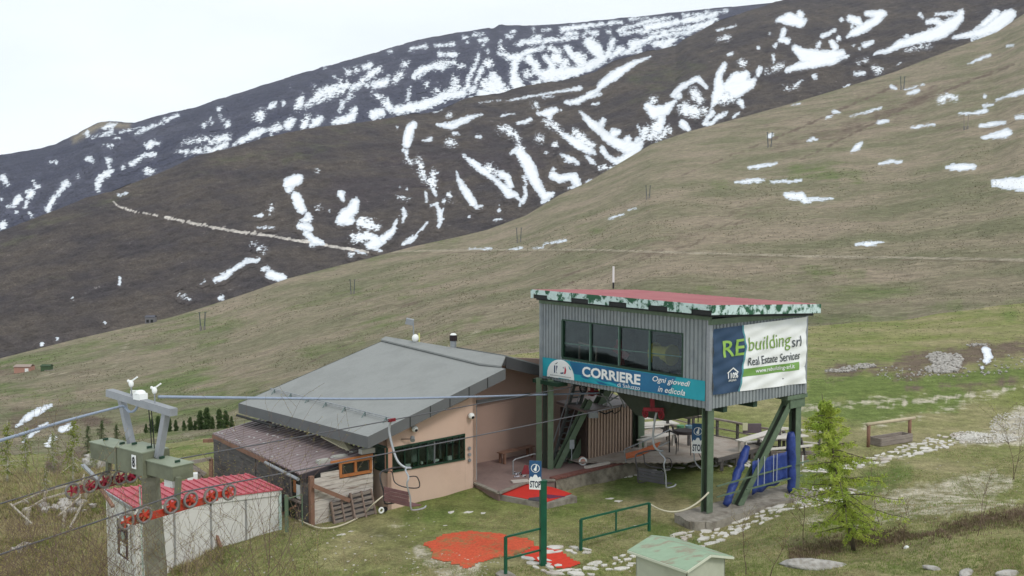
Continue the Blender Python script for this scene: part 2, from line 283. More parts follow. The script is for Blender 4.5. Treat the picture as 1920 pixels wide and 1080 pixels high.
SN2=q("""1060,192,4 1080,192,6 1100,181,6 1120,170,4;1118,170,3 1130,157,8 1150,143,10 1170,130,8 1190,118,5 1220,107,2.5;1095,184,5 1125,177,3;1110,196,3 1122,195,2.5;950,190,1 1000,180,2 1050,173,2.2 1088,166,4;1018,183,1.5 1040,181,1.8;898,193,1 940,189,1;815,209,3 828,205,2;
820,234,3 848,237,8 870,226,7 884,220,4 902,216,2.5;850,251,4 860,252,3;795,265,3 808,262,4;894,257,3 900,258,3.5;842,217,3 m;940,219,2 950,215,2 966,215,1.5;970,232,3 985,228,4 995,225,3.5;1002,196,4 1008,203,3 m;1010,214,5 1028,213,8 1042,207,6;1030,222,6;1052,208,2.5;843,268,6 850,270,4 m;
935,242,3 950,243,5 958,252,4 m;966,252,3 972,265,4 975,280,6 m;958,289,4 968,281,6;973,286,9 985,300,12 995,320,12 1003,340,10 1012,355,9 1020,370,8;1020,370,8 1034,365,6;1018,380,4 1028,376,4;
870,293,3 885,305,6 905,320,8 920,332,5 935,345,5 945,353,8 955,365,9 968,366,5;970,372,3 980,378,5 986,366,4 984,352,3;940,328,8 950,332,8 957,350,6;915,315,6 930,325,6 m;982,332,2.5 986,346,3;975,385,3;
856,322,1.5 860,338,4 868,352,7 880,370,9 888,382,7;893,388,5 903,388,3;
1025,228,5 1040,238,6 1052,248,5 m;1055,252,5 1070,262,8 1085,272,10 1105,283,7 1115,287,4;1078,250,6 1092,262,8 1112,274,6 m;1128,278,5 1135,290,6 1145,298,6 1155,304,6 1170,299,7 1186,288,8 1197,277,8;
1088,211,3 1100,223,6 1115,237,9 1130,250,9 1145,263,10 1160,272,11 1175,276,13 1190,277,11 1202,270,6;1131,227,6 1126,240,7;1150,250,9 1160,248,5;1177,262,7;1195,263,6 1204,262,4;1196,235,2 1201,250,3 1205,265,3;
1052,290,2 1065,298,6 1084,307,4;1060,304,3 1080,306,3;1098,294,2.5 1110,304,5 1116,309,3;1125,315,2 1150,315,2 m;1036,330,8 1050,336,9 1065,333,7 1076,332,8 1081,343,9 1086,352,5;1066,353,2.5 1076,352,3;1038,318,4;1100,343,3 1112,340,4;1022,286,2 1030,290,1.5;1012,260,6 m;1040,272,4 m;936,395,3.5;936,386,2;926,414,2.5 938,412,2.5;
1215,200,8 1228,212,13 1245,208,11 1266,190,4;1225,190,7 m;1232,236,10 1220,258,7 m;1240,225,8 1235,245,8;1252,245,6 1232,262,4 m;1262,180,5 1276,166,7 1292,155,5 1308,149,6 1318,157,5 1325,165,4;1272,180,8;1300,172,7 1310,188,8 m;1285,205,13 1305,212,10 m;1280,232,8 1290,243,6;1320,208,6 m;1210,245,8 1205,262,7 m;
1358,124,6 1348,140,7 1346,150,7 1350,168,13 1342,188,9 1335,200,4;1365,165,13 1385,150,16 1398,140,9;1392,120,6 m;1380,168,18 1405,158,11 1415,150,5;1350,185,10 1372,182,9 m;1388,192,7 1392,200,5;1335,212,6 1325,225,4 1320,233,4 1334,233,4 1345,222,5 1362,212,3;1375,220,2 1385,212,2.5;
1425,130,6 1421,140,5;1437,134,4 m;1452,128,4 1465,124,5 m;1450,104,3 1451,118,1.5;1422,90,3;1443,64,2.5;1345,58,1.8 1380,49,1.5;1346,75,1.5 1366,70,2 m;1366,103,3 1374,101,2;
1458,38,5 1480,36,13 1500,42,11;1500,28,8;1510,38,5;1470,58,6 1464,75,5 1476,78,7;1455,84,3 1451,90,2;1492,92,8 1510,105,14 1530,108,14 1555,108,14 1580,100,7;1475,132,5 1500,124,8 1530,118,10 1560,115,8 1590,105,3;1534,86,5 1538,80,3;1560,80,6 1565,90,8;
1543,68,5 1558,62,4 1565,57,4;1572,72,5;1620,86,5 1636,80,5;1612,92,3;1600,86,3;1594,36,7 1608,40,9 1615,46,5;1578,38,4;1626,26,6 1655,26,8 1640,40,9 1622,52,9 1602,62,8 1588,70,3;1598,50,4;
1640,102,3 1665,95,5 1690,82,9 1715,75,10 1745,67,13 1765,60,13 1783,48,14 1798,36,9 1802,24,7;1740,42,5 1756,40,7 1768,48,8;1700,94,2.5 1725,90,2.5 1742,85,2.5 m;1755,27,3 1800,25,3;1724,28,4 1730,34,2;1700,70,6;
1788,71,3 1820,66,7 1850,58,10 1870,46,14 1886,34,14 1897,26,9;1830,55,4 1848,44,7 1858,34,7 1868,26,9;1822,77,1.5 1850,66,4 1876,54,4;1840,60,8;
1605,139,5 1620,138,4;1640,128,4 1646,133,5 m;1655,130,2;1610,119,1.5 1626,113,1.5 m;1682,122,2 1690,118,2;1583,165,2 1593,160,2;1496,156,3 1504,152,3;1528,146,3 1532,142,2;1525,143,4;1476,166,3 m;1492,162,3 m;
541,345,11 552,340,12 560,336,9;543,356,8;554,368,9 561,385,10 566,394,9;577,404,6 580,412,7 562,415,3;562,424,7 580,429,8;574,438,7 590,452,8 604,457,4;583,460,4 590,462,2;
640,366,8 643,377,4;666,380,9 660,395,11 646,405,12 638,415,9 656,415,9;680,418,10 696,424,9 708,427,5 m;664,447,7 690,445,9 m;700,448,9 706,456,12 692,462,8;718,450,9 728,443,8 737,433,6 742,420,4 744,413,3;757,394,4 760,404,5 755,416,3;748,408,2;700,466,5 716,472,2;659,478,4 m;666,471,2 688,478,2;
757,458,4 770,451,6 780,444,4;780,440,2 792,430,2.2 801,418,1.3;
764,300,3 770,305,3 m;785,300,4 790,315,4 795,335,5 m;812,322,4 812,350,6 806,340,6 m;812,355,4 818,368,3;820,325,3;798,362,2 800,380,2;808,386,2 818,382,2;819,382,2 824,396,6 826,412,6 823,426,3;832,378,4;842,366,3 845,375,2 m;830,394,3;
775,235,8 768,243,9 765,258,9 763,272,8;757,282,3;762,285,5 762,296,3 766,300,3;745,240,3;
490,405,5 478,406,2;508,388,3 506,402,2 m;485,428,2 512,428,3;477,460,3 m;487,467,4 496,471,3 m;402,528,4 420,520,7 440,505,5 460,492,5 485,488,4;494,505,6 503,505,4;505,515,8 518,520,9 532,522,7;225,521,3 225,533,2.5;137,561,2.5;340,557,3 355,561,1.5 m;414,560,6;197,607,3;108,637,4;78,647,4;384,528,3 378,531,2;445,554,1.5;594,322,2 m;598,390,3 m;618,396,2;750,350,1.5;763,356,2;750,371,2.5 762,375,2 m;880,408,2;
220,367,2 238,363,2""")
SN1=q("""1405,314,2.5 1432,311,4 1457,306,2.5;1380,342,3 1410,339,5 1432,337,3;1445,342,2.5 1480,340,3.5 1502,338,2.5;1475,367,6 1502,368,9 1510,378,6 1525,374,4 1562,373,2;1776,314,4 1800,313,8 1826,312,6;1864,344,7 1895,345,12 1925,345,15;1605,459,2 1630,457,6 1656,454,2;1597,283,3 1608,276,6 1616,268,3;1648,308,2 1670,303,4 1690,304,2;1514,264,2 1526,261,4 1534,263,2;1648,230,4 1666,226,2.5;1710,240,2 1730,236,3 1752,234,2;1798,212,3 1825,213,2.5 1848,208,5;1844,199,2.5 1862,196,2.5;1843,258,3 1860,255,6 1890,250,9;1838,236,3 1860,233,5 1884,230,3;1906,220,4 1925,218,4;1868,187,1.5 1895,179,3 1925,170,6;1765,188,4 1775,181,4 1790,184,4 m;1702,176,3 1722,170,4;1672,163,4 1680,166,3;1695,168,1 1732,158,1.5;1594,219,1 1640,204,1.5;1620,213,2 1652,202,2.5;1562,209,3 1575,211,2;1550,220,3 1560,218,2;1820,118,1.5 1856,103,2.5;1815,120,1 1850,103,1;1888,87,3 1900,85,2;1846,181,3;1443,256,4 1448,252,3;1484,198,1 1500,194,1.5;
1140,411,1.5 1168,402,2.5;1178,395,1.2 1192,390,1.5;880,467,1.2 922,466,1.8;955,467,1.8 978,465,2;998,466,1.5 1018,464,2 1022,457,1.5 1062,451,1.8;
30,800,2 48,785,6 70,772,7 96,760,3;43,829,2.5 62,812,5 88,795,3;90,836,5 100,820,6 m;116,806,7 134,798,6;1848,657,8 1854,668,8 1850,677,7;1842,690,3""")
# paint strokes: green growth, bare soil, pale gravel
GR=q("""1060,440,6 1110,434,9 1150,428,5;775,462,4 850,452,7 900,442,5;620,500,4 700,485,5;380,628,6 480,608,6;0,672,9 120,646,9 260,612,8;640,555,5 780,530,4;760,560,8 900,530,10;1340,340,8 1400,338,6;1500,320,16 1600,330,18;1460,500,10 1640,520,12;1700,570,16 1900,590,18;1500,600,10 1700,610,10;1540,730,30 1700,720,30 1920,700,22;1500,770,22 1650,770,28 1800,740,24;400,770,16 500,720,10;260,660,10 420,640,12;300,740,20 420,740,16;0,730,18 150,750,18;1200,700,25 1000,650,14;760,640,10 900,600,10;560,660,8 680,640,8;1250,560,14 1400,520,10;
770,930,14 850,920,16 920,935,10;1040,960,8 1150,925,18 1250,900,18 1300,930,14;1180,890,14 1280,880,12;1380,880,14 1450,900,10;1640,900,26 1700,890,20;1500,900,20 1560,880,14;840,960,16 760,975,10;140,1010,34 200,960,20;380,1060,12 440,1040,14;1240,1000,18 1300,1020,14;1750,1060,10 1650,1070,10;60,830,12 180,820,10;300,830,10 400,850,10""")
SO2=q("""1130,520,1.5 1260,455,2 1420,372,1.5;1180,500,2 1330,425,2 1470,350,1.5;1000,560,1.5 1200,475,2;760,650,1.5 900,590,2 1100,500,1.5;560,690,1.5 700,620,2;1350,460,2 1480,400,1.5;1500,300,1.5 1700,200,1.5 1900,120,1.5;1250,340,1.5 1500,240,1.5 1680,160,1.5;1240,480,2 1380,420,2 1450,380,1;1180,470,2 1300,440,2 1420,370,1;820,560,1.5 600,600,1;1290,465,2 1330,440,3 1400,400,2""")
ROAD=q("""1795,826,5 1840,822,9 1925,818,16;1880,800,6 1925,772,10;1925,790,14 1905,808,10;1640,765,1.5 1760,748,2 1925,726,2.5;1500,768,1.5 1560,762,2 1640,752,1.5""")
TRK=q("""720,472,1.5 900,468,1.8 1100,468,1.8 1300,474,2 1500,480,2.2 1920,487,2.6""")
SO=q("""1180,470,5 1300,440,4 1420,370,2;1240,480,3 1380,420,3 1450,380,2;1100,500,3 1300,430,3;1560,700,14 1640,690,10;1640,700,10 1700,680,16 1800,668,22 1920,650,16;1680,705,8 1800,690,12;1450,280,3 1600,240,3 1750,175,3;1020,462,3 1150,468,3;1700,730,4 1900,715,6;820,560,5 600,600,5;0,700,12 90,700,9 220,695,4;40,780,26 140,780,20 200,790,10;130,600,30;700,640,4 1000,520,4 1150,480,3;0,960,40 60,1000,30;1500,1010,20 1700,1000,12;1700,1000,10 1850,980,10 1920,970,10;560,720,3 760,640,3;300,640,4 200,670,4;100,870,20 160,850,16""")
LT=q("""1800,825,5 1840,822,10 1920,815,18;1870,795,8 1925,765,14;1500,765,3 1640,752,3 1760,740,4;1620,800,3 1740,778,3 1900,730,3;720,472,1.2 900,468,1.3 1100,468,1.3 1300,474,1.4 1500,480,1.6 1920,487,2;1280,478,2 1350,472,2;780,1030,10 830,1065,22 900,1070,14;700,1000,4 760,980,3;215,690,5 240,640,4 250,620,2;620,900,2;1620,870,5 1700,850,5;1650,945,22 1760,925,26 1880,905,22;1650,970,12 1800,950,12 1900,945,8;1600,980,10 1500,975,8;1000,700,6 1100,650,5;700,720,3 900,620,4;280,780,4 360,820,4;80,700,3 200,705,2;1000,1070,6 1080,1060,5""")
def grid_mesh(name,GXw,GYw,GZw,mats_,keep=None,smooth=True,attrs=None):
    R,Cn=GXw.shape
    idx=np.arange(R*Cn).reshape(R,Cn); qd=np.stack([idx[:-1,:-1],idx[:-1,1:],idx[1:,1:],idx[1:,:-1]],-1)
    qd=qd[keep] if keep is not None else qd.reshape(-1,4)
    used=np.unique(qd); re=np.full(R*Cn,-1); re[used]=np.arange(len(used)); qd=re[qd]
    co=np.stack([GXw.ravel(),GYw.ravel(),GZw.ravel()],-1)[used]
    me=bpy.data.meshes.new(name); me.vertices.add(len(co)); me.vertices.foreach_set('co',co.ravel().astype(np.float32))
    n=len(qd); me.loops.add(n*4); me.loops.foreach_set('vertex_index',qd.ravel().astype(np.int32)); me.polygons.add(n)
    me.polygons.foreach_set('loop_start',np.arange(0,n*4,4,dtype=np.int32)); me.polygons.foreach_set('loop_total',np.full(n,4,dtype=np.int32))
    if smooth: me.polygons.foreach_set('use_smooth',np.ones(n,dtype=bool))
    for k,a in (attrs or {}).items():
        at=me.attributes.new(k,'FLOAT','POINT'); at.data.foreach_set('value',a.ravel()[used].astype(np.float32))
    me.materials.append(mats_); me.update(calc_edges=True); me.validate()
    o=bpy.data.objects.new(name,me); COL.objects.link(o); return o
def soft(sd,w): return np.clip(.5-sd/(2*w),0,1)
def wob(sd,x,y,z,Y,px,seed):
    lam=np.clip(Y,25,1e5)/2000*px; return sd+fbm(x/lam,(y*.35+z)/lam*1.5,5,seed,.62)*px*.75
def attr(t,n):
    a=NN(t,'ShaderNodeAttribute',attribute_name=n); return a.outputs['Fac']
def land_mat(name,A,B,green,soil,light,s1,s2,s3,aniso=(1,1,1),rz=0,bump=.5,bs=3,bd=.3,snow=None,grain=0):
    m=bpy.data.materials.new(name); m.use_nodes=True; t=m.node_tree; b=t.nodes['Principled BSDF']; b.inputs['Roughness'].default_value=.95; b.inputs['Specular IOR Level'].default_value=.1
    v=vecmap(t,aniso,True,rz)
    base=mixc(t,ramp(t,noise(t,v,s1,7,.6),.38,.62),A,B)
    def masked(an,colr,base,s,wob=.35,lo=.35,hi=.65):
        f=NN(t,'ShaderNodeMath',operation='ADD'); t.links.new(attr(t,an),f.inputs[0])
        n=noise(t,v,s,6,.65); k=NN(t,'ShaderNodeMath',operation='MULTIPLY_ADD'); k.inputs[1].default_value=wob*2; k.inputs[2].default_value=-wob; t.links.new(n,k.inputs[0]); t.links.new(k.outputs[0],f.inputs[1])
        return mixc(t,ramp(t,f.outputs[0],lo,hi),base,colr)
    base=masked('green',green,base,s2,.7,.3,.8); base=masked('soil',soil,base,s2*1.3,.7,.3,.7); base=masked('light',light,base,s3,.9,.3,.75)
    n2=noise(t,v,s3,8,.7); base=mixc(t,1,base,ramp(t,n2,.3,.7,(.62,.62,.62,1),(1.36,1.36,1.36,1)),'MULTIPLY')
    n3=noise(t,v,s3*6,4,.7); base=mixc(t,1,base,ramp(t,n3,.3,.7,(.72,.72,.72,1),(1.26,1.26,1.26,1)),'MULTIPLY')
    if grain:
        n4=noise(t,v,grain,3,.7); base=mixc(t,1,base,ramp(t,n4,.3,.7,(.7,.7,.7,1),(1.28,1.28,1.28,1)),'MULTIPLY')
    if snow:
        vs_=vecmap(t,(1,.5,1.5),True)
        def madd(x,a,b_):
            k=NN(t,'ShaderNodeMath',operation='MULTIPLY_ADD'); k.inputs[1].default_value=a; k.inputs[2].default_value=b_; t.links.new(x,k.inputs[0]); return k.outputs[0]
        nn=madd(noise(t,vs_,snow,8,.72),1.0,-.5)
        am=madd(attr(t,'mott'),2.2,1.1)
        pr=NN(t,'ShaderNodeMath',operation='MULTIPLY'); t.links.new(nn,pr.inputs[0]); t.links.new(am,pr.inputs[1])
        sm=NN(t,'ShaderNodeMath',operation='ADD'); t.links.new(pr.outputs[0],sm.inputs[0]); t.links.new(attr(t,'snow'),sm.inputs[1])
        sc=mixc(t,ramp(t,sm.outputs[0],.5,.85),S(196,204,214),S(244,246,248))
        base=mixc(t,ramp(t,sm.outputs[0],.485,.535),base,sc)
    t.links.new(base,b.inputs['Base Color'])
    bn=NN(t,'ShaderNodeBump'); bn.inputs['Strength'].default_value=bump*(.5 if snow else 1); bn.inputs['Distance'].default_value=bd
    t.links.new(noise(t,v,bs,6,.65),bn.inputs['Height']); t.links.new(bn.outputs[0],b.inputs['Normal'])
    return m
def snow_obj(name,X,Y,Z,sd,mo,lam,lift,label,m,attrs):
    n1=fbm(X/lam,Z/lam*1.4+Y/lam*.3,4,21,.6); e=sd+n1*np.where(mo>0,5.0,2.6)
    c=np.minimum(np.minimum(e[:-1,:-1],e[:-1,1:]),np.minimum(e[1:,1:],e[1:,:-1])); keep=c<np.where(Y[:-1,:-1]<170,.6,np.where(mo[:-1,:-1]>0,9,6))
    at=dict(attrs); at['snow']=np.clip(.5-e/16,0,1); at['mott']=mo
    o=grid_mesh(name,X,Y,Z+lift,m,keep=keep,attrs=at); o['kind']='stuff'; o['label']=label; return o
M_snow=mat('snow',(.86,.88,.90),rough=.7,var=.04,scale=.05,pos=True)
# --- near ground and hillside
pxs=Uline(2.6); UU=colU(pxs)
near_rows=96; slope_rows=330
tn=np.linspace(0,1,near_rows,endpoint=False); ts=np.linspace(0,1,slope_rows)
Y0=Y0f(pxs); Y1=Y1f(pxs)
Yn=5*(Y0/5)[None,:]**(tn[:,None]**.62)
Ys=Y0[None,:]*(Y1/Y0)[None,:]**ts[:,None]
YY=np.concatenate([Yn,Ys],0); PX=np.broadcast_to(pxs,YY.shape); U2=np.broadcast_to(UU,YY.shape)
WW=slope_W(PX,YY); ZZ=CZ+WW*YY
# behind the first crest the land drops
bY=[];bZ=[]
for k,dr in ((1.03,.0),(1.08,.012),(1.2,.05),(1.45,.12)):
    bY.append(Y1*k); bZ.append(CZ+(crest1(UU)-dr)*Y1*k)
YY=np.concatenate([YY,np.array(bY)],0); ZZ=np.concatenate([ZZ,np.array(bZ)],0); U2=np.broadcast_to(UU,YY.shape); XX=U2*YY
GX,GY=PIX(U2,(ZZ-CZ)/YY)
gs,_=strokes(GX,GY,GR); ss,_=strokes(GX,GY,SO); lt,_=strokes(GX,GY,LT); s2,_=strokes(GX,GY,SO2); tk,_=strokes(GX,GY,TRK); tk2,_=strokes(GX,GY-4,TRK)
fo=np.clip(GY/1080,.25,1)
s2=wob(s2,XX,YY,ZZ,YY,6,65)
gs=wob(gs,XX,YY,ZZ,YY,26,61); ss=wob(ss,XX,YY,ZZ,YY,20,62); 
A_g=soft(gs,20)*np.where(YY<60,.95,.6); A_s=np.maximum(soft(ss,12)*np.where(YY<35,.35,np.where(YY<140,.72,.5)),np.maximum(soft(s2,2.5)*.5,soft(tk2,1.5)*.5))
A_g=np.maximum(A_g,np.clip(.30+fbm(XX/YY*9,np.log(np.maximum(YY,1))*4.5,4,91)*.9,0,.75)*np.clip((GY-440)/160,0,1)*np.clip((YY-30)/30,0,1)); A_l=np.where(YY>75,soft(wob(lt,XX,YY,ZZ,YY,7,63),3.5)*.42,soft(wob(lt,XX,YY,ZZ,YY,18,64),7)*.62)
farblend=np.clip((YY-60)/200,0,1)
near_m=land_mat('meadow',S(126,132,78),S(154,146,108),S(110,124,68),S(116,102,88),S(188,180,160),.16,.5,1.6,bump=.9,bs=9,bd=.10,grain=30)
FARC=(S(123,121,95),S(153,140,121),S(104,118,70),S(112,98,86),S(164,154,136),.03,.07,.35); farK=dict(aniso=(1,1.0,1.1),rz=-.5,bump=.9,bs=.8,bd=.9,grain=7)
far_m=land_mat('hillside_turf',*FARC,**farK); far_s=land_mat('hillside_snow',*FARC,**farK,snow=.5)
rd,_=strokes(GX,GY,ROAD); rd=wob(rd,XX,YY,ZZ,YY,12,66); A_l=np.maximum(A_l,np.maximum(soft(tk,1.3)*.75,soft(rd,4)*1.0))
# one sheet for the near meadow, one for the hillside
k=near_rows+60
g=grid_mesh('meadow',XX[:k+1],YY[:k+1],ZZ[:k+1],near_m,attrs={'green':A_g[:k+1],'soil':A_s[:k+1],'light':A_l[:k+1]}); g['kind']='structure'
fade=np.clip((WW[k:].mean()-WW[k:])*0,0,0)
brown=np.clip((560-GY)/420,0,1)*.0
ATT={'green':A_g,'soil':A_s+np.clip((330-GY)/300,0,.30),'light':A_l}
g=grid_mesh('hillside',XX[k:],YY[k:],ZZ[k:],far_m,attrs={a_:b_[k:] for a_,b_ in ATT.items()}); g['kind']='structure'
sd,mo=strokes(GX,GY,SN1); lam=np.clip(YY,40,1e4)*.0045
snow_obj('snow_patches',XX,YY,ZZ,sd,mo,lam,.03,'white snow patches left on the grassy hillside',far_s,ATT)
# --- dark hill in the middle distance
def far_sheet(name,step,rows,Ysf,Yff,cr_lo,cr_hi,dlo,relief,seed,drop=((1.04,.006),(1.15,.03),(1.4,.09))):
    px_=Uline(step); U=colU(px_); Ya=Ysf(px_); Yb=Yff(px_); t=np.linspace(0,1,rows)
    W0=cr_lo(U)-dlo; W1=cr_hi(U); W0=np.minimum(W0,W1-.012)
    Y=Ya[None,:]*(Yb/Ya)[None,:]**t[:,None]; Uu=np.broadcast_to(U,Y.shape)
    W=W0[None,:]+(W1-W0)[None,:]*t[:,None]**.95
    env=np.sin(np.pi*np.clip(t,0,1))[:,None]**.7
    gully=1-np.abs(fbm(Uu*20+t[:,None]*2.5*seed%7,t[:,None]*1.2,4,seed))*2
    W=W+relief*env*(gully*.6+fbm(Uu*30,t[:,None]*6,5,seed+5)*.8)
    W[-1]+=.0006*fbm(U*120,U*0,3,seed+9)
    Z=CZ+W*Y
    Yx=[Y];Zx=[Z]
    for kk,dr in drop: Yx.append((Yb*kk)[None,:]); Zx.append((CZ+(W1-dr)*Yb*kk)[None,:])
    Y=np.concatenate(Yx,0); Z=np.concatenate(Zx,0); Uu=np.broadcast_to(U,Y.shape)
    return Uu*Y,Y,Z,Uu
X,Y,Z,Uu=far_sheet('hill',2.0,230,Y2s,Y2f,crest1,crest2,.03,.0045,31)
GX,GY=PIX(Uu,(Z-CZ)/Y)
HG=q("""60,420,14 200,380,14 330,330,14 480,290,14 620,250,12 740,225,8;220,390,10 300,420,6;1200,150,26 1300,130,26 1180,190,16;870,195,4 1000,178,5;0,460,14 100,430,12;540,300,16 650,270,14;120,520,14 60,520,12""")
HS=q("""250,420,10 400,440,10;640,360,40 800,340,40 900,300,30;700,300,30 1000,300,40;60,560,30;420,330,26;560,250,..0""".replace(';560,250,..0',''))
HL=q("""213,378,1 222,387,1.3 250,396,1.2 300,405,1.4;310,407,2 350,416,2.2 430,432,2.4 500,441,2 600,458,2.2 690,474,2.2""")
gs,_=strokes(GX,GY,HG); ss,_=strokes(GX,GY,HS); ls,_=strokes(GX,GY,HL)
HC=(S(92,84,78),S(73,68,70),S(96,98,74),S(78,71,74),S(205,198,190),.018,.03,.11); hk=dict(aniso=(1,1,1.2),bump=1,bs=.25,bd=2.5,grain=.7)
hill_m=land_mat('hill_heath',*HC,**hk); hill_s=land_mat('hill_snow_cover',*HC,**hk,snow=.30)
ATT={'green':soft(gs,18)*.42,'soil':soft(ss,26)*.5,'light':soft(ls,1.2)*1.2}
g=grid_mesh('hill',X,Y,Z,hill_m,attrs=ATT); g['kind']='structure'
sd,mo=strokes(GX,GY,SN2); snow_obj('hill_snow',X,Y,Z,sd,mo,Y*.0045,.5,'snow streaks lying in the gullies of the dark hill',hill_s,ATT)
X,Y,Z,Uu=far_sheet('mountain',2.0,170,Y3s,Y3f,crest2,crest3,.03,.0045,47)
GX,GY=PIX(Uu,(Z-CZ)/Y)
PEAK_SUN=q("""140,260,8 190,236,8 240,236,6""")  # strokes over the left peak: its warm sunlight put into the colour
gs,_=strokes(GX,GY,PEAK_SUN)
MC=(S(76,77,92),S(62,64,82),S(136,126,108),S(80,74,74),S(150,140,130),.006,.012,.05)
mt=land_mat('mountain_heath',*MC,bump=1,bs=.1,bd=6,grain=.3); mt_s=land_mat('mountain_snow_cover',*MC,bump=1,bs=.1,bd=6,grain=.3,snow=.14)
ATT={'green':soft(gs,8)*.8,'soil':gs*0,'light':gs*0}  # green channel here carries the painted sunlight of the peak, not growth
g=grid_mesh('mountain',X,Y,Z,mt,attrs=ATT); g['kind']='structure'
sd,mo=strokes(GX,GY,SN3); snow_obj('mountain_snow',X,Y,Z,sd-.3,np.maximum(mo,.35),Y*.0040,1.0,'mottled snow fields across the far mountain flank',mt_s,ATT)
# --- mountain air
HZ=MB(); HZ.box((0,1300,400),9000,7000,1600)
bb=[v for v in HZ.v]
HZ=MB(); x0,x1,y0,y1,z0,z1=-6800,6800,-60,5200,-420,900
zlow=float(Z.min()); 
z0=min(z0,zlow-20)
HZ.box(((x0+x1)/2,(y0+y1)/2,(z0+z1)/2),x1-x0,y1-y0,z1-z0)
hm=bpy.data.materials.new('mountain_air'); hm.use_nodes=True; t=hm.node_tree; t.nodes.clear()
pv=NN(t,'ShaderNodeVolumePrincipled'); pv.inputs['Color'].default_value=(.88,.92,1,1); pv.inputs['Density'].default_value=4.6e-5
t.links.new(pv.outputs[0],NN(t,'ShaderNodeOutputMaterial').inputs['Volume'])
HAZE=HZ.build('haze',hm,kind='stuff')
SC.cycles.volume_bounces=0
# ------------------------------------------------------------ station frame
BP=Vector((6.17,33.1,0)); UD=Vector((-.622,.783,0)); VD=Vector((.783,.622,0)); ZD=Vector((0,0,1))
def St(u,v,z): return BP+UD*u+VD*v+ZD*z
def solve_u(px,v=0):
    U=(px-960)/F/.985; b=BP+VD*v; return (b.x-U*b.y)/(U*UD.y-UD.x)
def sbox(mb,u0,u1,v0,v1,z0,z1): mb.box(St((u0+u1)/2,(v0+v1)/2,(z0+z1)/2),abs(u1-u0),abs(v1-v0),abs(z1-z0),UD,VD,ZD); return mb
m_corr=mat('grey_cladding',S(142,148,150),rough=.55,metal=.0,var=.10,scale=3,col2=S(120,127,132),thr=(.5,.75),scale2=1.2,bump=.05)
m_cgreen=mat('post_green',S(96,114,92),rough=.6,var=.12,scale=5,col2=S(110,126,106),thr=(.5,.8),scale2=2.5,bump=.1)
m_web=mat('dark_web',S(56,62,52),rough=.7,var=.15,scale=4)  # web given a darker green than the flanges
m_dkgreen=mat('dark_green_frame',S(38,66,50),rough=.5,var=.15,scale=8)
m_fascia=mat('peeling_green_paint',S(196,216,212),rough=.7,var=.12,scale=9,col2=S(46,92,66),thr=(.48,.56),scale2=3.4,bump=.3)
m_redroof=mat('faded_red_sheet',S(168,110,112),rough=.7,var=.12,scale=4,col2=S(158,92,98),thr=(.45,.7),scale2=1.0)
m_dark=mat('dark_steel',S(34,36,36),rough=.6,var=.2)
m_inner=mat('machine_room_walls',S(120,130,130),rough=.8,var=.25,scale=2)
m_galv=mat('galvanised_steel',S(150,154,158),rough=.45,metal=.35,var=.12,scale=12)
m_red=mat('red_machine_paint',S(126,30,40),rough=.5,var=.2,scale=8,col2=S(84,28,32),thr=(.5,.7),scale2=5)
m_black=mat('black_rubber',S(30,30,32),rough=.8,var=.2)
m_conc=mat('rough_concrete',S(152,146,136),rough=.95,var=.18,scale=6,col2=S(120,112,102),thr=(.45,.65),scale2=2.2,bump=.8,bscale=25)
def glass_mat(name,tint,refl=.16,rough=.05):
    m=bpy.data.materials.new(name); m.use_nodes=True; t=m.node_tree; t.nodes.clear()
    a=NN(t,'ShaderNodeBsdfTransparent'); a.inputs[0].default_value=(*tint,1); g=NN(t,'ShaderNodeBsdfGlossy'); g.inputs['Roughness'].default_value=rough; g.inputs[0].default_value=(.8,.85,.9,1)
    lw=NN(t,'ShaderNodeLayerWeight'); lw.inputs[0].default_value=.25
    mth=NN(t,'ShaderNodeMath',operation='MULTIPLY_ADD'); mth.inputs[1].default_value=refl; mth.inputs[2].default_value=.02; t.links.new(lw.outputs['Facing'],mth.inputs[0])
    x=NN(t,'ShaderNodeMixShader'); t.links.new(mth.outputs[0],x.inputs[0]); t.links.new(a.outputs[0],x.inputs[1]); t.links.new(g.outputs[0],x.inputs[2]); t.links.new(x.outputs[0],NN(t,'ShaderNodeOutputMaterial').inputs[0]); return m
m_glass=glass_mat('window_glass',(.78,.85,.83),.13)
st=thing('elevated_drive_station','lift station cabin in grey corrugated sheet raised on green posts under a red roof','lift station',St(4,2.4,0))
def corr(mb,p0,dirv,out,L,z0,z1,pitch=.166,dep=.038):
    """trapezoid cladding from p0 along dirv"""
    n=max(1,round(L/pitch)); pt=L/n; prof=[]
    for i in range(n): 
        b=i*pt; prof+= [(b,0),(b+pt*.18,0),(b+pt*.28,dep),(b+pt*.82,dep),(b+pt*.92,0)]
    prof.append((L,0)); k=len(mb.v)
    for a,d in prof:
        q=p0+dirv*a+out*d; mb.v.append((q.x,q.y,z0)); mb.v.append((q.x,q.y,z1))
    for i in range(len(prof)-1): mb.f.append((k+2*i,k+2*i+2,k+2*i+3,k+2*i+1))
    return mb
LU=8.17; LV=4.9; Z0=3.38; Z1=6.20
wu0,wu1,wz0,wz1=1.12,6.9,4.30,5.63
w=MB(); nU=-VD
corr(w,St(0.09,0,0),UD,nU,wu0-.09,Z0,Z1); corr(w,St(wu0,0,0),UD,nU,wu1-wu0,Z0,wz0); corr(w,St(wu0,0,0),UD,nU,wu1-wu0,wz1,Z1); corr(w,St(wu1,0,0),UD,nU,LU-wu1,Z0,Z1)
w.build('front_wall',m_corr,st)
w=MB(); corr(w,St(0,.09,0),VD,-UD,LV-.09,Z0,Z1); w.build('side_wall',m_corr,st)
w=MB(); corr(w,St(LU,0,0),VD,UD,LV,Z0,Z1); w.build('side_wall',m_corr,st)
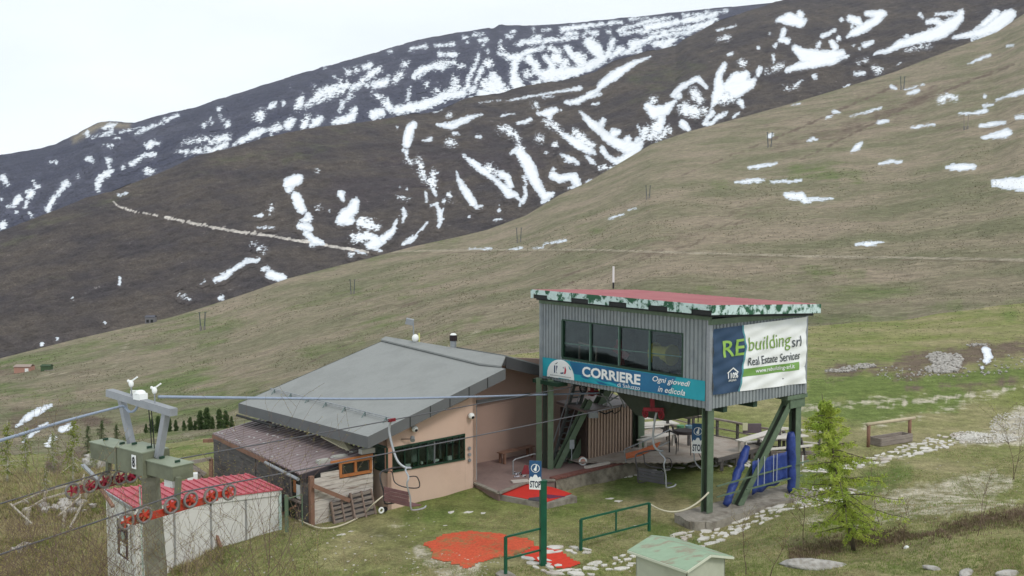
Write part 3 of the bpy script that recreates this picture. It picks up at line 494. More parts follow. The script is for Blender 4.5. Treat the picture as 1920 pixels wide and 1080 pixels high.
w=MB(); corr(w,St(0,LV,0),UD,VD,LU,Z0,Z1-.1); w.build('rear_wall',m_corr,st)
w=MB(); sbox(w,.02,LU-.02,.05,LV-.02,Z0+.02,Z0+.1); w.build('cabin_floor',m_dark,st)
w=MB(); sbox(w,.05,.08,.05,LV-.05,Z0+.11,Z1-.25); sbox(w,LU-.09,LU-.05,.05,LV-.05,Z0+.11,Z1-.25); sbox(w,.09,LU-.1,LV-.1,LV-.06,Z0+.11,Z1-.25); w.build('interior_lining',m_inner,st)
w=MB(); sbox(w,-.06,.08,-.06,.08,Z0-.05,Z1); w.build('corner_trim',m_galv,st)
w=MB(); sbox(w,LU-.04,LU+.05,-.05,.06,Z0,Z1); w.build('corner_trim',m_corr,st)
w=MB(); sbox(w,-.05,.06,LV-.06,LV+.05,Z0-.02,Z1-.08); w.build('corner_trim',m_galv,st)
# window frame, panes, machinery behind
w=MB(); fv0,fv1=-.045,.06
sbox(w,wu0-.06,wu1+.06,fv0,fv1,wz0-.07,wz0); sbox(w,wu0-.06,wu1+.06,fv0,fv1,wz1,wz1+.05); sbox(w,wu0-.06,wu0,fv0,fv1,wz0,wz1); sbox(w,wu1,wu1+.09,fv0,fv1,wz0,wz1)
wf=w.build('window_frame',m_dkgreen,st)
m_mull=mat('mullion_green',S(92,120,108),rough=.5,var=.2,scale=8)
for i in range(4):
    a=wu0+(wu1-wu0)*i/4; b=wu0+(wu1-wu0)*(i+1)/4
    x=MB(); sbox(x,a+.02,b-.02,.018,.026,wz0,wz1); x.build('pane',m_glass,wf)
    if i: x=MB(); sbox(x,a-.02,a+.02,fv0-.006,.03,wz0+.001,wz1-.001); x.build('mullion',m_mull,wf)
x=MB(); x.bar(St(wu0,.045,wz0+.60),St(wu1,.045,wz0+.50),.03,.035); x.build('guard_rail',m_mull,wf)
m_yel=mat('yellow_machine_paint',S(190,165,50),rough=.5,var=.2)
x=MB(); c=St(3.0,1.1,4.72); x.cyl(c,UD,.27,.75,20); x.cyl(c-UD*.38,UD,.36,.05,20); x.cyl(c+UD*.38,UD,.36,.05,20); x.build('winch_drum',m_yel,st)
x=MB(); x.bar(St(5.1,1.2,4.1),St(5.3,1.2,5.0),.14,.14); x.bar(St(4.9,1.3,4.4),St(5.4,1.1,4.7),.1,.25); x.build('brake_caliper',m_red,st)
x=MB(); x.cyl(St(1.35,.9,4.62),VD,.1,.1,12); x.build('red_dial',m_red,st)
x=MB(); x.bar(St(5.8,.6,4.72),St(6.75,.6,4.8),.06,.05); x.bar(St(6.7,.6,4.75),St(6.72,.6,4.1),.05,.05); x.bar(St(5.8,.6,4.7),St(5.82,.6,4.1),.05,.05); x.build('work_bench',mat('dull_metal',S(150,130,124),var=.2),st)
x=MB(); sbox(x,1.7,2.5,2.2,3.2,3.5,4.9); x.build('gearbox',m_dark,st); x=MB(); sbox(x,3.6,4.7,2.5,3.4,3.5,5.1); x.build('motor',m_dark,st); x=MB(); x.cyl(St(3.1,1.1,4.2),ZD,.3,.9,12); x.build('pedestal',m_dark,st)
# roof
def rf(u,v,z): return St(u,v,z)
def rz(v): return 6.68-(v+.5)*.047
w=MB()
u0,u1,v0,v1=-.5,8.15,-.5,5.0
n=30
for i in range(n):
    a=u0+(u1-u0)*i/n; b=u0+(u1-u0)*(i+1)/n; p=b-a
    for (c0,d0,c1,d1) in ((0,0,.55,0),(.55,0,.65,.035),(.65,.035,.9,.035),(.9,.035,1,0)):
        w.add([St(a+p*c0,v0,rz(v0)+d0),St(a+p*c1,v0,rz(v0)+d1),St(a+p*c1,v1,rz(v1)+d1),St(a+p*c0,v1,rz(v1)+d0)],[(0,1,2,3)])
rs=w.build('roof',m_redroof,st)
w=MB(); w.prism([St(u0+.03,v0+.03,rz(v0)-.12),St(u1-.03,v0+.03,rz(v0)-.12),St(u1-.03,v1-.03,rz(v1)-.12),St(u0+.03,v1-.03,rz(v1)-.12)],(0,0,.1)); w.build('roof_deck',m_dark,st)
# fascia on the window side: continuous upper strip, boards below with dark joist gaps
def fb(a,b,v,zt,h,t=.03):
    x=MB(); x.bar(St(a,v,zt-h/2),St(b,v,zt-h/2),t,h); x.build('fascia_board',m_fascia,st)
fb(u1,u0,v0-.015,rz(v0)+.03,.17)
gaps=[(1000,1026),(1070,1102),(1140,1173),(1213,1249),(1293,1330)]
edges=[u1]
for a,b in gaps: edges+=[min(u1,solve_u(a,v0)),solve_u(b,v0)]
edges.append(u0)
for i in range(0,len(edges),2):
    if abs(edges[i]-edges[i+1])>.05: fb(edges[i],edges[i+1],v0-.012,rz(v0)-.142,.14,.03)
for a,b in gaps:
    x=MB(); ua,ub=min(u1-.02,solve_u(a,v0)),solve_u(b,v0); x.bar(St(ua-.01,v0+.10,rz(v0)-.22),St(ub+.01,v0+.10,rz(v0)-.22),.18,.14); x.build('joist_end',m_dark,st)
nb=4
for i in range(nb):
    a=v0+(v1-v0)*i/nb; b=v0+(v1-v0)*(i+1)/nb-.012; x=MB(); zt=lambda v:rz(v)+.03
    x.bar(St(u0-.015,a,zt(a)-.15),St(u0-.015,b,zt(b)-.15),.03,.30); x.build('fascia_board',m_fascia,st)
x=MB(); sbox(x,-.1,LU,-.12,-.02,Z1-.02,Z1+.12); sbox(x,-.13,-.02,-.1,LV,Z1-.16,Z1+.02); x.build('eaves_beam',m_cgreen,st)
x=MB(); x.prism([St(-.3,-.3,6.32),St(8.1,-.3,6.32),St(8.1,4.9,6.05),St(-.3,4.9,6.05)],(0,0,.2)); x.build('soffit',m_dark,st)
# antenna
x=MB(); b0=P(1150,541,41.5); x.cyl(b0+ZD*.15,ZD,.035,.3,8); x.build('antenna_base',m_dark,st)
x=MB(); x.cyl(b0+ZD*.55,ZD,.04,.62,8); x.build('antenna',mat('white_plastic',S(222,222,220),rough=.4,var=.05),st)
# H section posts
def hpost(p,q,A,B,wf,ww,name,parent,m=m_cgreen,tf=.03):
    """flanges wf wide along A, web ww deep along B"""
    x=MB(); d=(q-p).normalized()
    for s_ in (-1,1): x.box((p+q)/2+B*(s_*(ww/2-tf/2)),wf,tf,(q-p).length,A,B,d)
    o_=x.build(name,m,parent); x=MB(); x.box((p+q)/2,tf,ww-2*tf-.002,(q-p).length-.002,A,B,d); x.build('web',m_web,o_); return o_
p_b=St(.24,.24,0); hpost(p_b,p_b+ZD*3.38,VD,UD,.27,.27,'post',st)
p_c=St(.24,4.72,-.35); hpost(p_c,St(.24,4.72,3.35),VD,UD,.28,.30,'post',st)
hpost(St(.24,1.72,-.05),St(.24,4.45,3.25),(VD*1+ZD*-.85).normalized(),UD,.24,.28,'brace',st)
x=MB(); sbox(x,-.02,.5,3.95,5.05,3.22,3.36); x.build('cap_plate',m_cgreen,st)
x=MB(); sbox(x,.05,.43,4.2,5.0,2.9,3.2); x.build('gusset',m_cgreen,st)
def at_(px,Y,z): U=(px-960)/F/.9862; return Vector((U*Y,Y,z))
hpost(at_(1011,39.2,-.1),at_(1010,39.2,3.42),Vector((1,0,0)),Vector((0,1,0)),.21,.26,'post',st)
hpost(at_(1032,38.9,-.1),at_(1032,38.9,3.42),Vector((1,0,0)),Vector((0,1,0)),.21,.26,'post',st)
x=MB(); x.bar(at_(1021.5,39.1,-.1),at_(1021.5,39.1,3.4),.16,.16); x.build('dark_gap_filler',m_web,st)  # added dark bar, stands in for the shaded gap between the two posts
x=MB(); sbox(x,6.9,8.3,-.3,.2,3.22,3.36); x.build('crossbeam',m_dkgreen,st)
hpost(St(7.73,4.7,-.1),St(7.73,4.7,3.36),VD,UD,.34,.36,'post',st)
hpost(at_(1066,39.9,0),at_(1152,41.4,3.3),(VD-ZD*.8).normalized(),UD,.34,.3,'brace',st)
hpost(at_(1041,39.0,.05),at_(1104,40.0,2.45),(VD-ZD*.8).normalized(),UD,.24,.24,'brace',st)
for v in (.9,2.4,4.75):
    x=MB(); sbox(x,.1,LU-.1,v-.1,v+.1,3.16,3.37); x.build('floor_beam',m_dkgreen,st)
x=MB(); b=[St(1.9,.4,3.36),St(4.7,.4,3.36),St(4.7,3.2,3.36),St(1.9,3.2,3.36)]; t_=[St(2.6,.8,2.5),St(4.0,.8,2.5),St(4.0,2.9,2.5),St(2.6,2.9,2.5)]
x.add(b+t_,[(0,1,2,3),(7,6,5,4),(0,4,5,1),(1,5,6,2),(2,6,7,3),(3,7,4,0)]); x.build('drive_housing',mat('housing_green',S(60,70,60),rough=.6,var=.2,scale=3),st)
def wheel(name,c,ax,r,parent,mt=None,rimm=None,spokes=5):
    x=MB(); x.ring(c,ax,r*.84,r*.16,20,6,1.1); t_=x.build(name,mt or m_black,parent,True)
    a=V3(ax).normalized(); h=a.cross(ZD).normalized(); k=a.cross(h)
    y=MB(); y.cyl(c,a,r*.2,r*.5,10)
    for i in range(spokes):
        an=2*math.pi*i/spokes; d=h*math.cos(an)+k*math.sin(an); y.bar(c+d*r*.15,c+d*r*.74,r*.22,r*.12,a)
    y.build('hub',rimm or m_galv,t_)
    return t_
wheel('sheave',at_(1239,35.2,2.80),VD*-1+UD*.2,.17,st,m_red,m_red); wheel('sheave',at_(1209,35.6,2.78),VD*-1+UD*.2,.17,st,m_red,m_red)
x=MB(); x.bar(at_(1206,35.5,2.93),at_(1244,35.2,2.97),.08,.12); x.bar(at_(1222,35.4,2.9),at_(1222,35.4,3.4),.14,.14); x.build('sheave_arm',m_red,st)
x=MB(); x.cyl(at_(1110,39.8,2.95),ZD,.085,.62,10); x.cyl(at_(1110,39.8,3.3),ZD,.12,.08,10); x.bar(at_(1102,39.8,2.75),at_(1122,39.8,2.78),.1,.18); x.build('hydraulic_ram',m_red,st)
wheel('guide_wheel',at_(1093,39.8,2.95),VD*-1,.22,st,m_dark,m_galv); wheel('guide_wheel',at_(1117,40.1,2.98),VD*-1,.17,st,m_dark,m_galv)
x=MB()
for a,b in (((1128,738),(1150,765)),((1150,735),(1135,760)),((1160,738),(1172,764)),((1130,760),(1165,738)),((1120,742),(1160,748))): x.bar(P(*a,39.5),P(*b,39.8),.04,.04)
x.build('cable_bracket',m_galv,st)
x=MB(); x.tube([P(1110,782,39.7),P(1120,770,39.7),P(1135,776,39.7),P(1150,770,39.7)],.03,6); x.tube([P(1147,770,39.6),P(1152,776,39.6),P(1162,770,39.6),P(1166,758,39.6)],.02,5); x.build('loose_cable',m_dark,st)
x=MB(); x.box(P(1112,778,39.5),.35,.25,.2,(1,.1,0),(-.1,1,0)); x.build('junction_box',m_galv,st)
# stair up to the cabin
sr=thing('steel_stair','narrow steel stair with two pale handrails leaning up under the cabin','stair',at_(1040,39.9,.05))
a0,a1=at_(1036,39.6,.1),at_(1082,40.9,3.3); off=VD*.5-UD*.1
for o_ in (Vector((0,0,0)),off):
    x=MB(); x.bar(a0+o_,a1+o_,.05,.16); x.build('stringer',mat('stair_grey',S(96,100,98),var=.2),sr)
for i in range(1,15):
    c=a0.lerp(a1,i/15); x=MB(); x.bar(c,c+off,.18,.03); x.build('tread',MATS['stair_grey'],sr)
for k,o_ in enumerate((Vector((0,0,0)),off)):
    x=MB(); x.tube([a0+o_+ZD*.75,a1+o_+ZD*.3],.022,6); 
    for i in (0,4,8,12): c=a0.lerp(a1,i/15)+o_; x.tube([c,c+ZD*(.75-.45*i/15)],.016,5)
    x.build('handrail',m_galv,sr)
# ------------------------------------------------------------ lettering
TXT={}
def text_geo(s,bold=0.0,shear=0.0,res=3):
    k=(s,bold,shear)
    if k in TXT: return TXT[k]
    cu=bpy.data.curves.new('lettering','FONT'); cu.body=s; cu.size=1; cu.offset=bold; cu.shear=shear; cu.resolution_u=res; cu.fill_mode='FRONT'
    ob=bpy.data.objects.new('lettering',cu); COL.objects.link(ob); dg=bpy.context.evaluated_depsgraph_get(); dg.update()
    import bmesh
    me=ob.evaluated_get(dg).to_mesh(); bm=bmesh.new(); bm.from_mesh(me); bmesh.ops.triangulate(bm,faces=bm.faces)
    for _ in range(3):
        ed=[e for e in bm.edges if e.calc_length()>.16]
        if ed: bmesh.ops.subdivide_edges(bm,edges=ed,cuts=1); bmesh.ops.triangulate(bm,faces=bm.faces)
    bm.verts.ensure_lookup_table(); v=[(p.co.x,p.co.y) for p in bm.verts]; f=[tuple(p.index for p in q_.verts) for q_ in bm.faces]; bm.free()
    ob.evaluated_get(dg).to_mesh_clear(); bpy.data.objects.remove(ob); bpy.data.curves.remove(cu)
    xs=[a for a,_ in v]; ys=[b for _,b in v]; TXT[k]=(v,f,min(xs),max(xs),min(ys),max(ys)); return TXT[k]
def put_text(s,fm,x0,x1,y0,y1,m,parent,name='lettering',bold=0,shear=0,lift=.012,keep_desc=False):
    """fit lettering s into the rectangle of the print"""
    v,f,a,b,c,d=text_geo(s,bold,shear); mb=MB()
    mb.add([fm(x0+(p-a)/(b-a)*(x1-x0),y0+(r-c)/(d-c)*(y1-y0),lift) for p,r in v],f); return mb.build(name,m,parent)
def sheet(fm,poly,m,parent,name,lift=.006):
    mb=MB(); mb.add([fm(x,y,lift) for x,y in poly],[tuple(range(len(poly)))]); return mb.build(name,m,parent)
def gridsheet(fm,x0,x1,y0,y1,nx,ny,m,parent,name,lift,left=None,right=None):
    mb=MB(); vs=[];fs=[]
    for j in range(ny+1):
        y=y0+(y1-y0)*j/ny; a=left(y) if left else x0; b=right(y) if right else x1
        for i in range(nx+1): vs.append(fm(a+(b-a)*i/nx,y,lift))
    for j in range(ny):
        for i in range(nx): k=j*(nx+1)+i; fs.append((k,k+1,k+nx+2,k+nx+1))
    mb.add(vs,fs); return mb.build(name,m,parent,True)
m_white=mat('white_vinyl',S(240,242,240),rough=.5,var=.03)
m_teal=mat('teal_vinyl',S(42,160,176),rough=.5,var=.08,scale=2,spec=.3); m_blue=mat('blue_vinyl',S(38,98,142),rough=.5,var=.08,scale=2,col2=S(44,116,156),thr=(.4,.7),scale2=.6)
m_navy=mat('navy_vinyl',S(50,74,102),rough=.6,var=.1,scale=2); m_lime=mat('lime_vinyl',S(150,190,90),rough=.5,var=.05); m_ggr=mat('green_vinyl',S(118,160,80),rough=.5,var=.05); m_gtx=mat('grey_print',S(74,80,84),var=.03); m_rp=mat('red_print',S(190,50,70),var=.03)
m_lime2=mat('lime_print',S(126,160,70),rough=.5,var=.05)
bA=thing('newspaper_banner','long turquoise and blue banner reading CORRIERE below the cabin windows','banner',St(4,-.05,3.5))
def fA(x,y,l=0):
    u=8.0-x*7.88; z0=3.49+.13*x; z1=4.18+.08*x
    r=.012*math.sin(x*23+y*2)+.008*math.sin(x*51-y*3); return St(u,-.065-r-l,z0+(z1-z0)*y)
gridsheet(fA,0,1,0,1,120,6,m_teal,bA,'cloth',0)
gridsheet(fA,0,1,0,1,120,6,m_teal,bA,'cloth_back',-.004)
gridsheet(fA,.17,.83,0,1,90,6,m_blue,bA,'blue_field',.005,left=lambda y:.19+.05*(1-y),right=lambda y:.80+.05*y)
gridsheet(fA,.2,.62,0,.34,30,2,m_teal,bA,'teal_wedge',.008,left=lambda y:.205+.0*y,right=lambda y:.36+.28*(.34-y)/.34)
dome=[(.035,.0)]+[(.128-.093*math.cos(math.pi*i/14),.0+1.0*math.sin(math.pi*i/14)**.8) for i in range(1,14)]+[(.221,.0)]
sheet(fA,dome,m_white,bA,'white_dome',.010)
put_text('CORRIERE',fA,.28,.645,.30,.84,m_white,bA,bold=.035,lift=.022)
put_text('di Saluzzo',fA,.505,.645,.05,.26,m_white,bA,lift=.022)
put_text('Ogni giovedì',fA,.715,.925,.52,.88,m_white,bA,shear=.3,bold=.01,lift=.022)
put_text('in edicola',fA,.745,.90,.12,.42,m_white,bA,shear=.3,bold=.01,lift=.022)
put_text('IIC',fA,.085,.15,.25,.66,mat('navy_print',S(40,60,100),var=.03),bA,bold=.02,lift=.022)
sheet(fA,[(.152,.25),(.165,.3),(.168,.5),(.16,.68),(.152,.66),(.157,.5),(.154,.34)],m_rp,bA,'red_swoosh',.016)
sheet(fA,[(.085,.70),(.118,.92),(.15,.70),(.118,.80)],m_gtx,bA,'house_roof_mark',.016)
put_text('........................',fA,.06,.20,.10,.14,m_gtx,bA,lift=.022,bold=.01)
for y0,y1 in ((0,.025),(.975,1)): gridsheet(fA,0,1,y0,y1,40,1,m_teal,bA,'hem',.009)
bB=thing('estate_agent_banner','large white and navy banner reading RE building srl on the short side of the cabin','banner',St(-.05,2.4,3.8))
def fB(x,y,l=0):
    v=.08+x*4.76; z0=3.83-.10*x; z1=5.90+.10*x
    r=.018*math.sin((x*7+y*4)*3)+.012*math.sin((x*5-y*9)*4)+.014*math.sin(x*14+y*11)*(1-y); return St(-.075-r-l,v,z0+(z1-z0)*y)
gridsheet(fB,0,1,0,1,96,48,m_white,bB,'cloth',0)
edge=lambda y:(.265+(y/.68)*.06 if y<.68 else .325-(y-.68)/.32*.035)
gridsheet(fB,0,.3,0,1,28,48,m_navy,bB,'navy_field',.006,right=edge)
gridsheet(fB,.28,.3,0,1,3,48,mat('teal_edge',S(90,150,160),var=.05),bB,'teal_edge',.010,left=edge,right=lambda y:edge(y)+.016)
gridsheet(fB,.30,.925,.215,.335,60,4,m_ggr,bB,'green_bar',.008,left=lambda y:edge(y)+.012)
put_text('RE',fB,.095,.31,.55,.80,m_lime,bB,bold=.012,lift=.026)
put_text('building',fB,.36,.815,.53,.80,m_lime2,bB,bold=-.004,lift=.026)
put_text('srl',fB,.83,.93,.57,.73,m_gtx,bB,lift=.026)
put_text('Real Estate Services',fB,.355,.925,.375,.50,m_gtx,bB,bold=.006,lift=.026)
put_text('www.rebuilding-srl.it',fB,.435,.855,.235,.315,m_white,bB,bold=.01,lift=.026)
put_text('110%',fB,.15,.245,.215,.305,m_white,bB,bold=.03,lift=.026)
put_text('EFFICIENZA',fB,.16,.235,.17,.20,m_white,bB,bold=.03,lift=.026)
sheet(fB,[(.14,.30),(.197,.385),(.255,.30),(.240,.30),(.197,.362),(.155,.30)],m_white,bB,'house_roof_mark',.018)
# ------------------------------------------------------------ footing, terrace and main building
m_paver=mat('terrace_pavers',S(146,124,118),rough=.9,var=.14,scale=2.5,col2=S(128,108,104),thr=(.4,.65),scale2=1.2,bump=.3)
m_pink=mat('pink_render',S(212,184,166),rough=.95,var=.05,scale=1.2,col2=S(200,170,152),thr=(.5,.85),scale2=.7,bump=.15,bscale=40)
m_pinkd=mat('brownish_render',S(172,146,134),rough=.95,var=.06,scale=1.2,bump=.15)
m_felt=mat('roofing_felt',S(150,152,150),rough=1,spec=.05,var=.05,scale=9,col2=S(144,146,144),thr=(.45,.6),scale2=.8,bump=.3,bscale=60)
m_fasc=mat('dark_metal_fascia',S(104,106,107),rough=.7,var=.08,scale=2)
m_brickred=mat('red_edging_tile',S(130,86,78),rough=.9,var=.25,scale=9)
m_wood=mat('weathered_wood',S(150,140,132),rough=.95,var=.22,scale=3,stretch=(1,1,6),col2=S(118,106,98),thr=(.45,.65),scale2=1.4,bump=.4)
m_woodd=mat('dark_weathered_wood',S(104,100,98),rough=.95,var=.25,scale=3,stretch=(1,1,6),col2=S(84,80,80),thr=(.4,.65),scale2=1.6,bump=.4)
m_woodl=mat('silvered_larch_boards',S(204,196,188),rough=.95,var=.16,scale=2.5,stretch=(1,1,7),col2=S(146,132,122),thr=(.5,.68),scale2=1.5,bump=.4)
m_woodb=mat('reddish_board',S(136,104,88),rough=.95,var=.2,scale=4)
m_orange=mat('orange_stained_wood',S(176,112,66),rough=.8,var=.15,scale=5)
def quadprism(pts,vec,name,m,parent,**k): x=MB(); x.prism(pts,vec); return x.build(name,m,parent,**k)
ft=thing('concrete_footing','low rough concrete slab carrying the two right-hand green posts','footing',St(.3,2.4,-.3))
x=MB(); n=18; vs=[]
A0,A1=St(-.55,-.75,0),St(-.45,5.35,0); B0,B1=St(.95,-.75,0),St(1.0,5.35,0)
rr=random.Random(3); prof=[]
def slab(name,c4,top,bot,m,parent,n=8,j=.05,seed=1):
    rr=random.Random(seed); pts=[]
    for a,b in zip(c4,c4[1:]+c4[:1]):
        for i in range(n): p=V3(a).lerp(V3(b),i/n); pts.append(Vector((p.x+rr.uniform(-j,j),p.y+rr.uniform(-j,j),0)))
    x=MB(); N=len(pts)
    T=[Vector((p.x,p.y,top+rr.uniform(-j,j)*.3)) for p in pts]; B=[Vector((p.x+rr.uniform(-j,j),p.y+rr.uniform(-j,j),bot)) for p in pts]
    c=sum(T,Vector((0,0,0)))/N
    x.add(T+B+[c],[(i,(i+1)%N,2*N) for i in range(N)]+[(i+N,(i+1)%N+N,(i+1)%N,i) for i in range(N)]); return x.build(name,m,parent)
slab('slab',[St(-.55,-.35,0),St(-.1,-.95,0),St(.9,-.6,0),St(.95,5.3,0),St(-.35,5.3,0)],-.03,-.6,m_conc,ft,8,.05,4)
# terrace
DZ=.08
tr=thing('paved_terrace','raised terrace of reddish pavers with a rough concrete edge under the cabin','terrace',at_(1000,38,0))
def atz(px,py,z):
    U,W=UW(px,py); Y=(z-CZ)/W; return Vector((U*Y,Y,z))
tp=[atz(889,905,DZ),atz(935,925,DZ),atz(985,905,DZ),atz(1040,900,DZ),atz(1300,838,DZ),at_(1300,46,DZ),at_(880,46,DZ),atz(889,868,DZ)]
quadprism([p-ZD*.5 for p in tp],(0,0,.5),'pavement',m_paver,tr)
x=MB(); 
for a,b in ((0,1),(1,2),(2,3)):
    p,q_=tp[a]+ZD*.006,tp[b]+ZD*.006; x.bar(p,q_,.16,.05)
x.build('edge_stone',m_conc,tr)
p,q_=tp[3],tp[4]; k=26
for i in range(k):
    a=p.lerp(q_,i/k); b=p.lerp(q_,(i+1)/k-.003); x=MB(); o_=VD*-.02-UD*.03; x.bar(a+ZD*.03+UD*.12,b+ZD*.03+UD*.12,.30,.07); x.build('edging_tile',m_brickred,tr)
x=MB(); d=(q_-p); k=40; vs=[]; fs=[]
nrm=Vector((d.y,-d.x,0)).normalized(); rr=random.Random(9)
for i in range(k+1):
    for j in range(4): c=p.lerp(q_,i/k); vs.append(c+nrm*(.06+.03*j+rr.uniform(-.04,.04))+ZD*(-.02-.17*j))
for i in range(k):
    for j in range(3): a=i*4+j; fs.append((a,a+1,a+5,a+4))
x.add(vs,fs); x.build('retaining_wall',mat('stained_concrete',S(146,138,124),rough=.95,var=.25,scale=3,col2=S(104,96,84),thr=(.45,.62),scale2=1.6,bump=.8,bscale=12),tr,True)
# platform with red mat
pf=thing('loading_platform','low concrete platform at the foot of the paved terrace','platform',atz(1000,930,-.02))
m_mat=mat('red_mat',S(208,54,44),rough=.9,var=.08,scale=2,col2=S(176,44,44),thr=(.55,.75),scale2=1.1)
pl=[atz(932,927,.0),atz(1024,945,.0),atz(1082,931,.0),atz(1040,915,0),atz(985,905,.0)]
quadprism([p-ZD*.3 for p in pl],(0,0,.3),'slab',m_conc,pf)
rm=MB(); rm.prism([atz(934,926,.006),atz(1024,942,.006),atz(1072,926,.006),atz(1036,914,.006),atz(985,906,.006)],(0,0,.012)); rm.build('red_mat',m_mat,label='bright red mat lying on the low loading platform',category='mat',loc=atz(1000,925,.006))
x=MB(); x.prism([atz(992,934,.02),atz(1014,931.5,.02),atz(1018,941,.02),atz(990,937,.02)],(0,0,.012)); x.build('grey_rag',mat('grey_rubber',S(78,76,84),var=.1),label='dark grey flap lying on the front edge of the red mat',category='rubber flap',loc=atz(1005,937,.02))
x=MB(); x.prism([atz(1024,927,.02),atz(1060,931,.02),atz(1030,935,.02),atz(1022,932,.02)],(0,0,.008)); x.build('purple_strip',mat('purple_rubber',S(110,52,80),var=.1),label='purple strip lying on the red mat right of the sign post',category='strip',loc=atz(1040,931,.02))
# ---- building
bd=thing('refuge_building','pink rendered ticket building with a wide sloping grey felt roof','building',Vector((-4,38,0)))
G1=Vector((-1.25,36.8,0)); G2=G1-VD*3.63
Rf,Rl,Rt,Rr=P(690,820,33.5),P(447,757,40.6),P(723,637,43.6),P(948,692,37.0)
def wallpoly(name,pts,th,m,parent):
    return quadprism(pts,th,name,m,parent)
E1=Vector((.622,-.783,0))
def Gp(s,z,off=0): return G1-VD*s+Vector((0,0,z))+E1*off
sill,head=.98,1.83; s0,s1=.50,3.63   # window strip from near the right edge to the corner
gt=lambda s:3.2-s*.285               # wall head under the sloping roof
th=-E1*.18
wallpoly('wall',[Gp(0,-.6),Gp(0,gt(0)),Gp(s0-.02,gt(s0)),Gp(s0-.02,-.6)],th,m_pink,bd)
wallpoly('wall',[Gp(s0-.017,-.6),Gp(s0-.017,sill),Gp(3.63,sill),Gp(3.63,-.6)],th,m_pink,bd)
wt=lambda s:1.90-(s-s0)*.03
wallpoly('wall',[Gp(s0-.017,wt(s0)),Gp(s0-.017,gt(s0)),Gp(3.63,gt(3.63)),Gp(3.63,wt(3.3))],th,m_pink,bd)
L1=G2+UD*1.0
wallpoly('wall',[Vector((G2.x,G2.y,-.7)),Vector((G2.x,G2.y,sill)),Vector((L1.x,L1.y,sill)),Vector((L1.x,L1.y,-.7))],VD*.15,m_pink,bd)
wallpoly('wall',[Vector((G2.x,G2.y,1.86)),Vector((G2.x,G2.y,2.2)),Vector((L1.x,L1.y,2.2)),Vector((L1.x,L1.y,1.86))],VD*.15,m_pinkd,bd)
Bk=G1+UD*4.0
x=MB(); x.prism([G1-ZD*.4,G1+UD*3.7-ZD*.4,G1+UD*3.7+ZD*3.1,G1+ZD*3.1],-VD*.15); x.build('wall',m_pink,bd)
# pier at the corner, window frame and panes
x=MB(); x.prism([Gp(3.63,sill,.0),Gp(3.63,1.86,.0),Gp(3.44,1.86,.0),Gp(3.44,sill,.0)],th*.9); x.build('pier',mat('pier_pink',S(196,150,130),var=.08),bd)
fr=MB(); 
for z in (sill+.03,1.83): fr.bar(Gp(s0,z+(0 if z<1.5 else .04),.01),Gp(3.42,z-(0 if z<1.5 else .04),.01),.06,.055)
wfr=fr.build('window_frame',m_dkgreen,bd)
m_glass2=glass_mat('refuge_window_glass',(.72,.78,.75),.12)
cuts=[s0,.72,1.0,1.25,1.75,2.05,2.4,2.95,3.43]
for i,(a,b) in enumerate(zip(cuts[:-1],cuts[1:])):
    x=MB(); x.prism([Gp(a+.02,sill+.06,-.05),Gp(a+.02,wt(a)-.03,-.05),Gp(b-.02,wt(b)-.03,-.05),Gp(b-.02,sill+.06,-.05)],-E1*.008); x.build('pane',m_glass2,wfr)
    x=MB(); x.bar(Gp(b,sill+.05,-.02),Gp(b,wt(b)-.02,-.02),.025,.05,E1); x.build('mullion',m_dkgreen if i!=3 else m_galv,wfr)
x=MB(); x.bar(Gp(s0,sill+.05,-.02),Gp(s0,wt(s0)-.02,-.02),.04,.05,E1); x.build('mullion',m_dkgreen,wfr)
wf2=MB(); g0=G2+VD*-.01; g1=L1+VD*-.01
wf2.bar(g0+ZD*(sill+.03),g1+ZD*(sill+.03),.05,.05); wf2.bar(g0+ZD*1.84,g1+ZD*1.84,.05,.05); wf2.bar(g1+ZD*(sill+.05),g1+ZD*1.82,.05,.05,VD); wf2.bar(g0+ZD*(sill+.05),g0+ZD*1.82,.05,.05,VD)
wo=wf2.build('corner_window_frame',m_dkgreen,bd)
x=MB(); x.prism([g0+VD*.03+ZD*(sill+.05),g0+VD*.03+ZD*1.82,g1+VD*.03+ZD*1.82,g1+VD*.03+ZD*(sill+.05)],VD*.008); x.build('pane',m_glass2,wo)
# interior seen through the panes
m_room=mat('room_walls',S(176,186,180),var=.2,scale=1.5,col2=S(120,130,126),thr=(.4,.6),scale2=1.2)
x=MB(); x.prism([Gp(.2,.3,-1.5),Gp(.2,2.2,-1.5),Gp(3.6,1.9,-1.5),Gp(3.6,.3,-1.5)],-E1*.05); x.build('inner_wall',m_room,bd)
x=MB(); x.prism([Gp(.05,.7,-.2),Gp(.05,.75,-.2),Gp(3.4,.75,-.2),Gp(3.4,.7,-.2)],-E1*1.2); x.build('counter',m_woodb,bd)
for s_,w_,h_,mm in ((.62,.18,.55,m_white),(1.12,.1,.6,m_room),(1.55,.3,.7,m_room),(2.2,.22,.75,m_room),(2.68,.14,.35,m_dark)):
    x=MB(); x.box(Gp(s_,1.0+h_/2,-.6),w_,.05,h_,-VD,E1,ZD); x.build('notice_panel',mm,bd)
x=MB(); x.box(Gp(.78,1.25,-.35),.42,.3,.5,-VD,E1,ZD); x.ring(Gp(.62,1.3,-.17),E1,.16,.02); x.build('brown_cabinet',mat('dark_brown',S(60,42,38),var=.2),bd)
rr=random.Random(5)
for i in range(9):
    s_=.7+i*.3+rr.uniform(-.05,.05); x=MB(); x.box(Gp(s_,sill+.12,-.12),rr.uniform(.06,.2),.08,rr.uniform(.06,.14),-VD,E1,ZD); x.build('window_sill_item',m_white if i%2 else m_dkgreen,bd)
